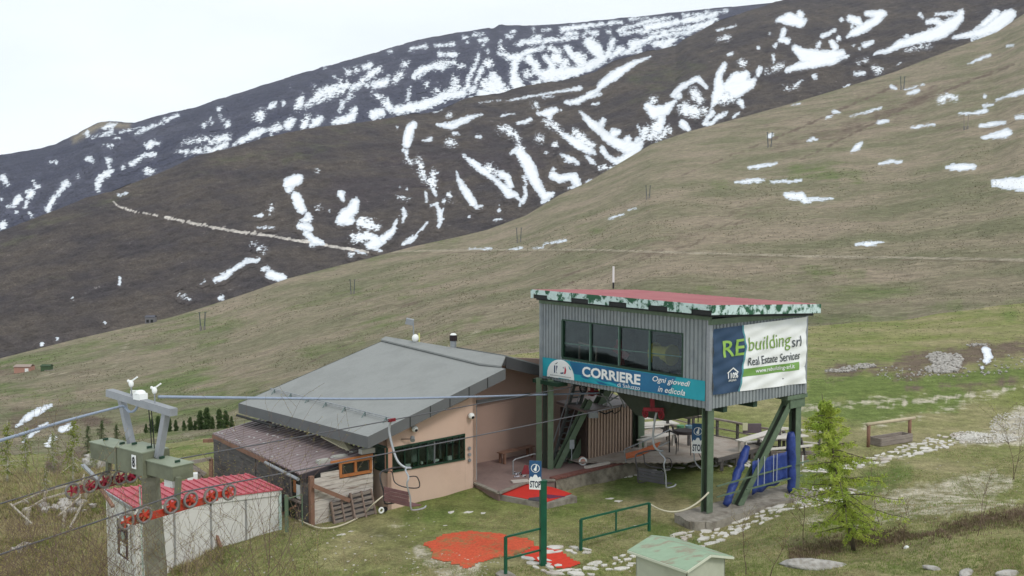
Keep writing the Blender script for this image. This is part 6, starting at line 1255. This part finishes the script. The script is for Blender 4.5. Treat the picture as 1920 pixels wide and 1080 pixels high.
x=MB(); x.box(P(1410,803,43),.75,.1,.38,(1,.1,0),(-.1,1,0)); x.build('rail_box',mat('dark_planter',S(104,92,98),var=.2),label='dark planter box hung on the long deck railing',category='planter',loc=P(1410,810,43))
x=MB(); x.box(P(1397,800,42.9),.2,.06,.3,(1,.1,0),(-.1,1,0)); x.build('rail_notice',mat('cream_notice',S(206,204,170),var=.08),label='small cream notice on the deck railing left of the planter',category='notice',loc=P(1397,808,42.9))
hb=thing('metal_handrail','thin bent metal handrail around the terrace end behind the hanging chair','handrail',atz(1172,858,DZ))
h1=[P(1174,868,38.9),P(1170,846,38.9),P(1172,842,38.9),P(1230,818,40.2),P(1255,806,41)]
x=MB(); x.tube(h1,.022,6); x.build('top_tube',m_galv,hb); x=MB(); x.tube([P(1174,862,38.9),P(1195,858,39.2),P(1255,828,41)],.018,6); x.build('lower_tube',m_galv,hb); x=MB(); x.tube([P(1255,806,41),P(1255,850,41)],.03,6); x.build('end_post',m_dark,hb)
x=MB(); x.prism([P(1174,858,38.6),P(1200,853,39.2),P(1232,838,40),P(1238,828,40.2),P(1200,843,39.4),P(1173,850,38.8)],(0,0,-.05)); x.build('orange_net',mat('orange_netting',S(188,104,66),rough=.8,var=.2,scale=9),label='orange netting rolled along the terrace edge behind the chair',category='netting',loc=P(1200,850,39.2))
# low beams around deck right
for i,(a,b,lab) in enumerate(((gp(1350,862),gp(1530,862),'long low timber kerb right of the deck, front one'),(gp(1430,854),gp(1540,853),'long low timber kerb right of the deck, rear one'))):
    x=MB(); x.bar(a+ZD*.08,b+ZD*.08,.16,.16); x.build('timber_kerb',m_wood,label=lab,category='beam',loc=a)
# trough with rail at the right
tg=thing('wooden_trough','long plank trough below a round wooden rail on two posts','trough',gp(1660,838))
f0,f1=gp(1628,838),gp(1705,826)
for p in (f0,f1): x=MB(); x.tube([p-ZD*.1,p+ZD*.92],.075,8); x.build('post',m_woodb,tg,True)
x=MB(); x.tube([f0+ZD*.93-(f1-f0).normalized()*.12,f1+ZD*.93+(f1-f0).normalized()*.3],.07,8); x.build('rail',mat('pale_pole',S(190,176,150),var=.12),tg,True)
dv=(f1-f0).normalized(); nv=Vector((-dv.y,dv.x,0)); b0_=f0+dv*.45-nv*.25; b1_=f1-dv*.15-nv*.25
for sd_ in (0,.5):
    for k in range(2): x=MB(); x.bar(b0_+nv*sd_+ZD*(.1+.17*k),b1_+nv*sd_+ZD*(.1+.17*k),.05,.15); x.build('side_board',m_wood,tg)
for p in (b0_,b1_): x=MB(); x.bar(p+ZD*.18,p+nv*.5+ZD*.18,.05,.32); x.build('end_board',m_wood,tg)
# ------------------------------------------------------------ green-roofed box
gb=thing('green_roof_hut','small pale metal box hut with a weathered mint green gabled roof','hut',Vector((4.0,22.9,0)))
q1_=Vector((3.685,22.0,1.96)); q2_=q1_+UD*1.76; q3_=q1_+VD*1.5; q4_=q3_+UD*1.76
am=(q1_+q3_)/2+ZD*.20; bm_=(q2_+q4_)/2+ZD*.20
m_mint=mat('mint_roof_paint',S(146,168,142),rough=.6,var=.10,scale=4,col2=S(146,140,120),thr=(.5,.62),scale2=2.2,bump=.2,stretch=(1,2.2,1),rz=.6)
x=MB(); x.prism([q1_,am,bm_,q2_],(0,0,.035)); x.build('roof_slope',m_mint,gb)
x=MB(); x.prism([am+VD*.002,q3_,q4_,bm_+VD*.002],(0,0,.035)); x.build('roof_slope',m_mint,gb)
m_mw=mat('pale_grey_green_sheet',S(186,190,172),rough=.6,var=.06,scale=4,col2=S(168,172,150),thr=(.5,.8),scale2=1.2)
ia,ib,ic,id_=q1_+UD*.12+VD*.14,q2_-UD*.12+VD*.14,q4_-UD*.12-VD*.14,q3_+UD*.12-VD*.14
ap=(ia+id_)/2+ZD*.17
lo=lambda p:Vector((p.x,p.y,-.3))
x=MB(); x.prism([lo(ia),ia-ZD*.01,ib-ZD*.01,lo(ib)],VD*.03); x.build('side_wall',m_mw,gb)
x=MB(); x.prism([lo(ia),ia-ZD*.01,ap,id_-ZD*.01,lo(id_)],UD*.03); x.build('gable_wall',m_mw,gb)
x=MB(); x.prism([lo(id_),id_-ZD*.01,ic-ZD*.01,lo(ic)],-VD*.03); x.build('side_wall',m_mw,gb)
x=MB(); x.prism([lo(ib),ib-ZD*.01,(ib+ic)/2+ZD*.17,ic-ZD*.01,lo(ic)],-UD*.03); x.build('gable_wall',m_mw,gb)
for a in (q1_,q3_):
    x=MB(); x.bar(a+ZD*.0-UD*.012,am-UD*.012+ZD*.0,.02,.05); x.build('verge_strip',mat('pale_verge',S(206,210,190),var=.05),gb)
x=MB(); x.bar(q1_-VD*.012,q2_-VD*.012,.02,.05); x.build('eaves_strip',MATS['pale_verge'],gb)
# ------------------------------------------------------------ left fence remains and frame
m_log=mat('bleached_log',S(172,164,150),rough=.95,var=.2,scale=5,bump=.4)
lf=thing('collapsed_fence','collapsed bleached timber fence on the slope left of the pylon','fence',gp(140,930))
for a,b,w_ in (((22,966),(82,938),.10),((82,938),(205,908),.11),((48,974),(84,952),.10),((84,952),(185,923),.12),((205,908),(262,893),.09),((20,962),(60,1000),.1),((110,985),(150,950),.10),((132,1008),(158,955),.12),((150,950),(158,905),.09)):
    x=MB(); p,q_=gp(*a),gp(*b); r_=ZD*.35; x.bar(p+r_,q_+r_,w_*.62,w_*.5); x.build('rail',m_log,lf)
for px,py in ((82,950),(160,935),(50,985),(195,925),(118,990)):
    x=MB(); p=gp(px,py); x.bar(p-ZD*.1,p+ZD*.6+Vector((.1,0,0)),.1,.1); x.build('post',m_log,lf)
sp=thing('steel_prop','two slanting steel props behind the crimson sheave train','prop',gp(200,900))
x=MB(); x.bar(P(155,872,30),P(200,915,28),.10,.06); x.build('strut',m_galv,sp); x=MB(); x.bar(P(185,910,29),P(212,950,28),.09,.06); x.build('strut',m_woodb,sp)
ff=thing('timber_frame','small open timber frame with a pale bracket left of the annex','frame',gp(375,890))
for a,b in (((352,868),(352,905)),((396,860),(396,898)),((352,868),(396,860)),((352,868),(385,890)),((372,885),(380,902))):
    x=MB(); x.bar(P(*a,38),P(*b,38),.12,.12); x.build('timber',m_wood if a[0]!=396 else m_woodb,ff)
x=MB(); x.box(P(361,893,37.6),.35,.3,.22,(1,.3,0),(-.3,1,0)); x.build('white_drum',m_white,ff)
for i in range(4):
    a,b=P(320,880+i*8,43.5),P(405,860+i*9,44.5); x=MB(); x.bar(a,b,.09,.09); x.build('fence_rail',m_wood,label='grey fence rail left of the annex, %s from the top'%('first','second','third','fourth')[i],category='rail',group='rails left of the annex',loc=a)
x=MB(); p,q_=gp(385,830),gp(410,827); x.bar(p+ZD*.1,q_+ZD*.1,.3,.2); x.build('lying_log',m_woodb,label='brown log lying on the bank behind the annex',category='log',loc=p)
# ------------------------------------------------------------ far things
m_fp=mat('far_pylon_grey',S(84,92,92),rough=.7,var=.1)
def farpylon(px,py,h,label,m=m_fp,two=True):
    p=gp(px,py); H=h/F*p.y; t_=thing('drag_lift_pylon',label,'lift pylon',p,'lift pylons climbing the hillside'); w=H*.32
    for s_ in (-1,1):
        x=MB(); x.tube([p+Vector((s_*w*.32,0,-.3)),p+Vector((s_*w*.5,0,H))],[H*.034,H*.026],6); x.build('mast',m,t_)
        x=MB(); x.box(p+Vector((s_*w*.32,0,H*.08)),H*.10,H*.10,H*.3,(1,0,0)); x.build('footing',mat('far_footing',S(128,124,118),var=.1),t_)
        x=MB(); x.bar(p+Vector((s_*w*.5-H*.07,0,H*.97)),p+Vector((s_*w*.5+H*.07,0,H*.99)),H*.02,H*.03); x.build('crossarm',m,t_)
farpylon(380,619,34,'green-footed double lift pylon lowest on the left of the hillside'); farpylon(661,551,27,'double lift pylon above the grey roof, second from the left'); farpylon(973,455,28,'double lift pylon above the red cabin roof left end, third from the left')
farpylon(1215,373,25,'double lift pylon in the middle of the hillside, below the dark gully'); farpylon(1443,276,28,'double lift pylon beside a tiny snow patch, second from the top'); farpylon(1692,168,24,'topmost double lift pylon near the hillside crest'); farpylon(1811,243,28,'pale slender pylon right of the others on the upper hillside',mat('far_pale',S(150,140,128),var=.1))
def hut(px,py,w,h,label,mw,mr,name='far_hut'):
    p=gp(px,py); k=p.y/F; W_,H_=w*k,h*k; t_=thing(name,label,'hut',p); x=MB(); x.box(p+ZD*H_*.35,W_,W_*.7,H_*.9); x.build('wall',mw,t_)
    x=MB(); x.prism([p+Vector((-W_*.56,-W_*.4,H_*.8)),p+Vector((W_*.56,-W_*.4,H_*.8)),p+Vector((W_*.5,0,H_*1.05)),p+Vector((-W_*.5,0,H_*1.05))],(0,0,.1)); x.prism([p+Vector((-W_*.56,W_*.4,H_*.8)),p+Vector((W_*.56,W_*.4,H_*.8)),p+Vector((W_*.5,0.01,H_*1.05)),p+Vector((-W_*.5,0.01,H_*1.05))],(0,0,.1)); x.build('roof',mr,t_)
    return t_,p,W_,H_
t_,p,W_,H_=hut(46,697,30,13,'small pinkish hut with a white door far down the slope at left',mat('hut_pink',S(178,136,120),var=.1),mat('hut_roof',S(158,142,132),var=.1))
x=MB(); x.box(p+Vector((W_*.3,-W_*.36,H_*.3)),W_*.22,.1,H_*.6); x.build('door',m_white,t_)
t_,p,W_,H_=hut(88,695,18,11,'small green cabin with pale base beside the pinkish hut',mat('hut_green',S(70,92,62),var=.2),mat('hut_green_roof',S(60,80,56),var=.1)); x=MB(); x.box(p+Vector((W_*.5,-W_*.3,H_*.08)),W_*1.1,W_*.4,H_*.25); x.build('base',m_conc,t_)
t_,p,W_,H_=hut(283,605,18,13,'dark stone shelter with two openings on the slope crest at left',mat('hut_stone',S(120,118,122),var=.2),mat('hut_slate',S(92,92,100),var=.1))
for s_ in (-.22,.22): x=MB(); x.box(p+Vector((W_*s_,-W_*.36,H_*.28)),W_*.26,.12,H_*.42); x.build('opening',m_dark,t_)
x=MB(); p=gp(252,738); x.box(p+ZD*.3,1.2,.6,.5); x.build('white_block',m_white,label='tiny white block on the grass above the pylon',category='block',loc=p)
# ------------------------------------------------------------ vegetation
def leafmat(name,c,c2,tr=.25):
    m=bpy.data.materials.new(name); m.use_nodes=True; t=m.node_tree; b=t.nodes['Principled BSDF']; b.inputs['Roughness'].default_value=.7; b.inputs['Specular IOR Level'].default_value=.2
    v=vecmap(t,(1,1,1),True); cc=mixc(t,ramp(t,noise(t,v,2.2,3),.35,.65),c,c2); cc=mixc(t,1,cc,ramp(t,noise(t,v,25,2),.3,.7,(.7,.7,.7,1),(1.3,1.3,1.3,1)),'MULTIPLY'); t.links.new(cc,b.inputs['Base Color'])
    ts_=NN(t,'ShaderNodeBsdfTranslucent'); t.links.new(cc,ts_.inputs[0]); mx_=NN(t,'ShaderNodeMixShader'); mx_.inputs[0].default_value=tr; t.links.new(b.outputs[0],mx_.inputs[1]); t.links.new(ts_.outputs[0],mx_.inputs[2]); t.links.new(mx_.outputs[0],t.nodes['Material Output'].inputs[0]); return m
m_larch=leafmat('larch_needles',S(200,210,104),S(168,190,86),.55); m_bark=mat('bark',S(92,84,70),rough=.95,var=.25,scale=12,bump=.5); m_twig=mat('bare_twig',S(104,86,76),rough=.9,var=.2,scale=10); m_bud=leafmat('spring_buds',S(176,160,96),S(150,148,80),.3)
m_fir=leafmat('fir_needles',S(92,112,66),S(70,92,54),.2); m_yl=leafmat('young_larch',S(150,158,74),S(120,134,66),.3); m_brk=mat('pale_birch_bark',S(176,172,156),rough=.9,var=.15,scale=8); m_shr=leafmat('shrub_leaf',S(132,138,70),S(110,112,60),.25)
def tufts(mb,c,n,rad,s,rr,droop=0):
    for _ in range(n):
        d=Vector((rr.gauss(0,1),rr.gauss(0,1),rr.gauss(0,.8))); d.normalize(); p=c+d*rad*rr.random(); a=Vector((rr.gauss(0,1),rr.gauss(0,1),rr.gauss(0,1)-droop)).normalized(); b=a.cross(Vector((rr.gauss(0,1),rr.gauss(0,1),rr.gauss(0,1)))).normalized()*s*.22
        mb.v+=[tuple(p-b),tuple(p+b),tuple(p+a*s)]; k=len(mb.v); mb.f.append((k-3,k-2,k-1))
def larch(name,label,base,top,H,spread,nb,leafm,barkm,seed,ts=.10,dens=1.0,cat='tree',group=None,rt=.075,low=.12):
    rr=random.Random(seed); t_=thing(name,label,cat,base,group); x=MB(); n=10; bend=[base.lerp(top,i/n)+Vector((rr.uniform(-.04,.04)*H*.25,0,0)) for i in range(n+1)]; bend[-1]=top
    x.tube(bend,[rt*(1-.88*i/n) for i in range(n+1)],8); x.build('trunk',barkm,t_,True)
    br=MB(); lv=MB()
    for k in range(nb):
        f_=low+(.97-low)*k/nb+rr.uniform(-.015,.015); i=min(n-1,int(f_*n)); p=bend[i].lerp(bend[i+1],f_*n-i); an=rr.uniform(0,6.283); L=spread*(1-f_)**.75*rr.uniform(.42,1.15)*(.6 if f_<.25 else 1); L=max(L,spread*.10)
        d=Vector((math.cos(an),math.sin(an),0)); pts=[p]; m_=6; up_=rr.uniform(-.22,.38)
        for j in range(1,m_+1):
            q_=j/m_; pts.append(p+d*L*q_+ZD*(L*(up_*q_-.42*q_*q_+.25*q_**3)+rr.uniform(-.015,.015)))
        br.tube(pts,[.014*(1-.8*j/m_)+.003 for j in range(m_+1)],4,False)
        for j in range(1,m_+1):
            for _ in range(max(1,int(5*dens))):
                q_=pts[j-1].lerp(pts[j],rr.random()); side=Vector((-d.y,d.x,0))*rr.uniform(-.2,.2)*L*(1-.4*j/m_)+ZD*rr.uniform(-.16,.02); tufts(lv,q_+side*.7,int(7*dens),ts*1.1,ts,rr,.5)
                if rr.random()<.35: br.tube([q_,q_+side],.004,3,False)
    br.build('branches',barkm,t_); lv.build('foliage',leafm,t_); return t_
lb=gp(1602,1032); lt_=P(1541,738,lb.y-.2)
larch('larch_tree','young larch with feathery bright green needles right of the cabin',lb,lt_,4.2,2.0,92,m_larch,m_bark,3,ts=.055,dens=1.45,rt=.06)
def shrub(name,label,base,H,n,seed,m=m_twig,buds=None,spread=.5,r=.012,cat='shrub',group=None,lean=(0,0),budn=1,bs=.03,depth=3):
    rr=random.Random(seed); t_=thing(name,label,cat,base,group); x=MB(); bd_=MB()
    def grow(p,d,L,r_,lev):
        k=5; pts=[p]; c=p
        for i in range(k):
            d=(d+Vector((rr.gauss(0,.13),rr.gauss(0,.13),rr.gauss(0,.06)+.03))).normalized(); c=c+d*L/k; pts.append(c)
            if lev<depth and i>0:
                for _ in range(2 if rr.random()<.4 else 1):
                    if lev>1 and rr.random()<.3: continue
                    a=rr.uniform(0,6.283); side=Vector((math.cos(a),math.sin(a),rr.uniform(-.1,.5))); grow(c,(d*.75+side*.75).normalized(),L*rr.uniform(.36,.6),r_*.55,lev+1)
            if buds and lev>=1 and rr.random()<.8: tufts(bd_,c,budn,.03,bs,rr)
        x.tube(pts,[max(r_*(1-.7*i/k),.0022) for i in range(k+1)],4 if lev<2 else 3,False)
    for i in range(n):
        a=rr.uniform(0,6.283); grow(base+Vector((rr.uniform(-.1,.1),rr.uniform(-.1,.1),-.05)),Vector((math.cos(a)*spread+lean[0],math.sin(a)*spread+lean[1],1)).normalized(),H*rr.uniform(.7,1.05),r,0)
    x.build('stems',m,t_)
    if buds: bd_.build('buds',buds,t_,kind='stuff')
    return t_
# bare thorny shrubs in the left foreground
SH=[(10,955,17,3,'at the bottom left corner'),(75,905,19,3,'second from the left edge'),(150,930,17.5,3,'in front of the collapsed fence'),(40,880,24,2,'left of the collapsed fence'),(205,985,18.5,2,'just left of the pylon foot'),(352,890,18,3,'with dark stems before the white container'),(300,985,17,2,'against the pylon column'),(420,950,19,2,'leaning over the grass right of the container shrub'),(110,960,18,3,'below the fallen rails'),(250,1010,16,3,'before the container end'),(-5,990,15,3,'lowest at the left edge'),(180,1020,16,3,'in front of the green slope left of the pylon')]
SH+=[(60,950,16,3,'beside the log fence end'),(130,890,22,3,'behind the fallen logs'),(270,960,15.5,3,'nearest the pylon column'),(385,930,17,3,'right of the dark stems'),(-20,920,18,3,'half outside the left edge'),(95,1000,14.5,3,'lowest, left of the pylon foot')]
for i,(px,pt,Y,ns_,wh) in enumerate(SH):
    U,W=UW(px,pt); b_=Vector((U*Y,Y,0)); b_.z=float(land_z(np.array(b_.x),np.array(b_.y))); Hh=(CZ+W*Y-b_.z)*.72
    shrub('bare_shrub','bare twiggy shrub with first buds '+wh,b_,Hh,ns_+1,50+i,m_twig,m_bud,.38,.013,group='bare shrubs in the left foreground',budn=2,bs=.022,depth=3)
for i,(px,py,H,wh) in enumerate(((1650,985,1.5,'right of the larch on the heather edge'),(1698,1020,1.0,'small and thin beside the tiny white stone'),(1832,1005,1.3,'slanting on the heather bank'),(1500,1020,1.6,'left of the larch, above the long boulder'),(1436,1078,1.5,'by the right corner of the green-roofed box'),(1395,1075,1.1,'touching the green-roofed box gable'),(1905,900,2.3,'with yellowish leaves at the right edge'))):
    p=gp(px,py); shrub('bare_sapling','thin bare sapling '+wh,p,H,1 if i!=6 else 2,80+i,m_twig,m_larch if i in (6,) else m_bud,.25,.012,cat='sapling',group='thin saplings at the right',budn=3 if i==6 else 1,bs=.03,depth=2)
# young larches and firs in the hollow at the left
for i,(px,py,h,kind,wh) in enumerate(((14,905,120,0,'at the left edge'),(48,890,95,0,'second from the left edge'),(100,880,75,0,'below the two snow strips'),(137,905,130,0,'with the palest trunk'),(165,856,62,1,'tall and dark beside the snow'),(190,850,66,1,'left of the pylon portal'),(218,850,58,1,'behind the pylon portal leg'),(175,882,60,0,'low and bright, behind the crimson sheaves'),(238,846,48,1,'between the portal legs'),(85,930,60,0,'low on the slope'))):
    p=gp(px,py); H=h/F*p.y
    larch('young_larch' if kind==0 else 'dark_fir',('loose yellow-green young larch ' if kind==0 else 'ragged dark fir ')+wh,p,p+Vector((H*.03,0,H)),H,H*(.34 if kind==0 else .36),34 if kind==0 else 40,m_yl if kind==0 else m_fir,m_brk if kind==0 else m_bark,100+i,ts=H*.038,dens=.42,rt=H*.018,group='young trees in the hollow at left',low=.18 if kind==0 else .05)
firs=[]
for i,(px,h) in enumerate(((274,18),(285,26),(297,32),(318,26),(330,22),(345,20),(357,26),(376,38),(388,42),(398,24),(412,38),(424,34),(434,22),(366,18))):
    p=gp(px,812-(px-270)*.06); H=h/F*p.y
    lab='small dark fir in the row left of the grey roof, '+('first','second','third','fourth','fifth','sixth','seventh','eighth and tallish','ninth and tallest','tenth','eleventh','twelfth','thirteenth at the right end','squat one between taller ones')[i]
    larch('small_fir',lab,p,p+ZD*H,H,H*.34,44,m_fir,m_bark,200+i,ts=H*.075,dens=.9,rt=H*.02,group='row of small firs behind the annex',low=.02)
# ground cover: grass tufts, heather, dry twigs
def cover(name,label,pts_fn,n,hmin,hmax,m,seed,w=.12,blades=4):
    rr=np.random.default_rng(seed); V=[];Fc=[]
    P_=pts_fn(rr,n); z=land_z(P_[:,0],P_[:,1]); k=0
    for b in range(blades):
        a=rr.uniform(0,6.283,len(P_)); h=rr.uniform(hmin,hmax,len(P_)); l=rr.uniform(.1,.75,len(P_))*h; wd_=h*w
        ox=P_[:,0]+rr.normal(0,.03,len(P_)); oy=P_[:,1]+rr.normal(0,.03,len(P_)); ca,sa=np.cos(a),np.sin(a)
        v0_=np.stack([ox-sa*wd_,oy+ca*wd_,z-.01],-1); v1_=np.stack([ox+sa*wd_,oy-ca*wd_,z-.01],-1); v2_=np.stack([ox+ca*l,oy+sa*l,z+h],-1); V.append(np.stack([v0_,v1_,v2_],1).reshape(-1,3))
    V=np.concatenate(V); n3=len(V)//3
    me=bpy.data.meshes.new(name); me.vertices.add(len(V)); me.vertices.foreach_set('co',V.ravel().astype(np.float32)); me.loops.add(n3*3); me.loops.foreach_set('vertex_index',np.arange(n3*3,dtype=np.int32)); me.polygons.add(n3); me.polygons.foreach_set('loop_start',np.arange(0,n3*3,3,dtype=np.int32)); me.polygons.foreach_set('loop_total',np.full(n3,3,dtype=np.int32)); me.materials.append(m); me.update(calc_edges=True)
    o=bpy.data.objects.new(name,me); COL.objects.link(o); o['kind']='stuff'; o['label']=label; return o
def px_field(x0,x1,y0,y1,thr=0,seed=0,excl=True):
    def f(rr,n):
        px=rr.uniform(x0,x1,n*3); py=rr.uniform(y0,y1,n*3); u=(px-960)/F; v=(540-py)/F; d=v*SP+CP; U=u/d; W=(v*CP-SP)/d; Y=(-.22-CZ)/W
        for _ in range(4): Y=(land_z(U*Y,Y)-CZ)/W; Y=np.clip(Y,10,75)
        x,y=U*Y,Y; kp=(fbm(x*.5,y*.5,4,seed)>thr); kp&=~((((px-900)/120)**2+((py-1030)/38)**2<1)|(((px-1038)/60)**2+((py-1046)/22)**2<1))
        dx,dy=x-BP.x,y-BP.y; uu=dx*UD.x+dy*UD.y; vv=dx*VD.x+dy*VD.y; kp&=~((uu>-.6)&(uu<9)&(vv>-1.0)&(vv<5.6)); kp&=~((vv>-9.2)&(vv<-.9)&(uu>4.6)&(uu<12))
        r=np.stack([x,y],-1)[kp]; return r[:n]
    return f
def heather_field(rr,n):
    px=rr.uniform(1480,1930,n*2); c=np.interp(px,[1480,1600,1700,1780,1850,1930],[1040,1012,1000,990,972,962]); py=c+rr.normal(0,9,n*2)+4; u=(px-960)/F; v=(540-py)/F; d=v*SP+CP; U=u/d; W=(v*CP-SP)/d; Y=(.9-CZ)/W
    for _ in range(6): Y=np.clip((land_z(U*Y,Y)-CZ)/W,10,75)
    x,y=U*Y,Y; kp=fbm(x*.9,y*.9,4,75)>-.15; return np.stack([x,y],-1)[kp][:n]
m_g1=leafmat('grass_green',S(134,150,80),S(116,136,68),.3); m_g2=leafmat('grass_straw',S(192,180,142),S(168,154,116),.3); m_hea=leafmat('heather',S(136,116,100),S(116,104,78),.1)
cover('green_grass','short green grass tufts over the meadow',px_field(0,1920,840,1080,-.15,71),34000,.02,.06,m_g1,1)
cover('dry_grass','straw coloured dry grass over the meadow',px_field(0,1920,835,1080,-.02,72),15000,.03,.07,m_g2,2)
cover('rough_grass','longer dry grass among the shrubs at the left',px_field(-10,420,880,1080,-.2,73),9000,.06,.22,m_g2,3,w=.07)
cover('rough_green','longer green growth among the shrubs at the left',px_field(-10,420,900,1080,.0,74),6000,.05,.16,m_shr,4,w=.1)
cover('heather','brown heather along the bank in the lower right',heather_field,2800,.04,.11,m_hea,5,w=.12)

def slope_field(y_lo,y_hi):
    def f(rr,n):
        px=rr.uniform(-20,1940,n); t_=rr.uniform(0,1,n); Y=58*(y_hi/58)**t_; U=colU(px); x,y=U*Y,Y; kp=Y<Y1f(px)*.97; return np.stack([x,y],-1)[kp]
    return f
def far_cover(name,label,n,m,seed,k0,k1,yhi):
    rr=np.random.default_rng(seed); Q=slope_field(0,yhi)(rr,n); z=land_z(Q[:,0],Q[:,1]); kp=fbm(Q[:,0]/Q[:,1]*30,np.log(Q[:,1])*14,4,seed)>-.05; Q=Q[kp]; z=z[kp]
    V=[]
    for b in range(3):
        h=Q[:,1]/2000*rr.uniform(k0,k1,len(Q)); a=rr.uniform(0,6.283,len(Q)); ca,sa=np.cos(a),np.sin(a); wd_=h*.8
        v0_=np.stack([Q[:,0]-ca*wd_,Q[:,1]-sa*wd_*.5,z-.02],-1); v1_=np.stack([Q[:,0]+ca*wd_,Q[:,1]+sa*wd_*.5,z-.02],-1); v2_=np.stack([Q[:,0]+rr.normal(0,.4,len(Q))*h,Q[:,1],z+h*.7],-1); V.append(np.stack([v0_,v1_,v2_],1).reshape(-1,3))
    V=np.concatenate(V); n3=len(V)//3
    me=bpy.data.meshes.new(name); me.vertices.add(len(V)); me.vertices.foreach_set('co',V.ravel().astype(np.float32)); me.loops.add(n3*3); me.loops.foreach_set('vertex_index',np.arange(n3*3,dtype=np.int32)); me.polygons.add(n3); me.polygons.foreach_set('loop_start',np.arange(0,n3*3,3,dtype=np.int32)); me.polygons.foreach_set('loop_total',np.full(n3,3,dtype=np.int32)); me.materials.append(m); me.update(calc_edges=True)
    o=bpy.data.objects.new(name,me); COL.objects.link(o); o['kind']='stuff'; o['label']=label
far_cover('hillside_tussocks','olive tussocks speckling the hillside turf',30000,leafmat('tussock_olive',S(104,104,74),S(92,86,68),.1),81,.5,2.0,420)
far_cover('hillside_straw','pale dry tussocks speckling the hillside turf',26000,leafmat('tussock_straw',S(164,152,128),S(150,136,114),.1),82,.5,1.8,420)
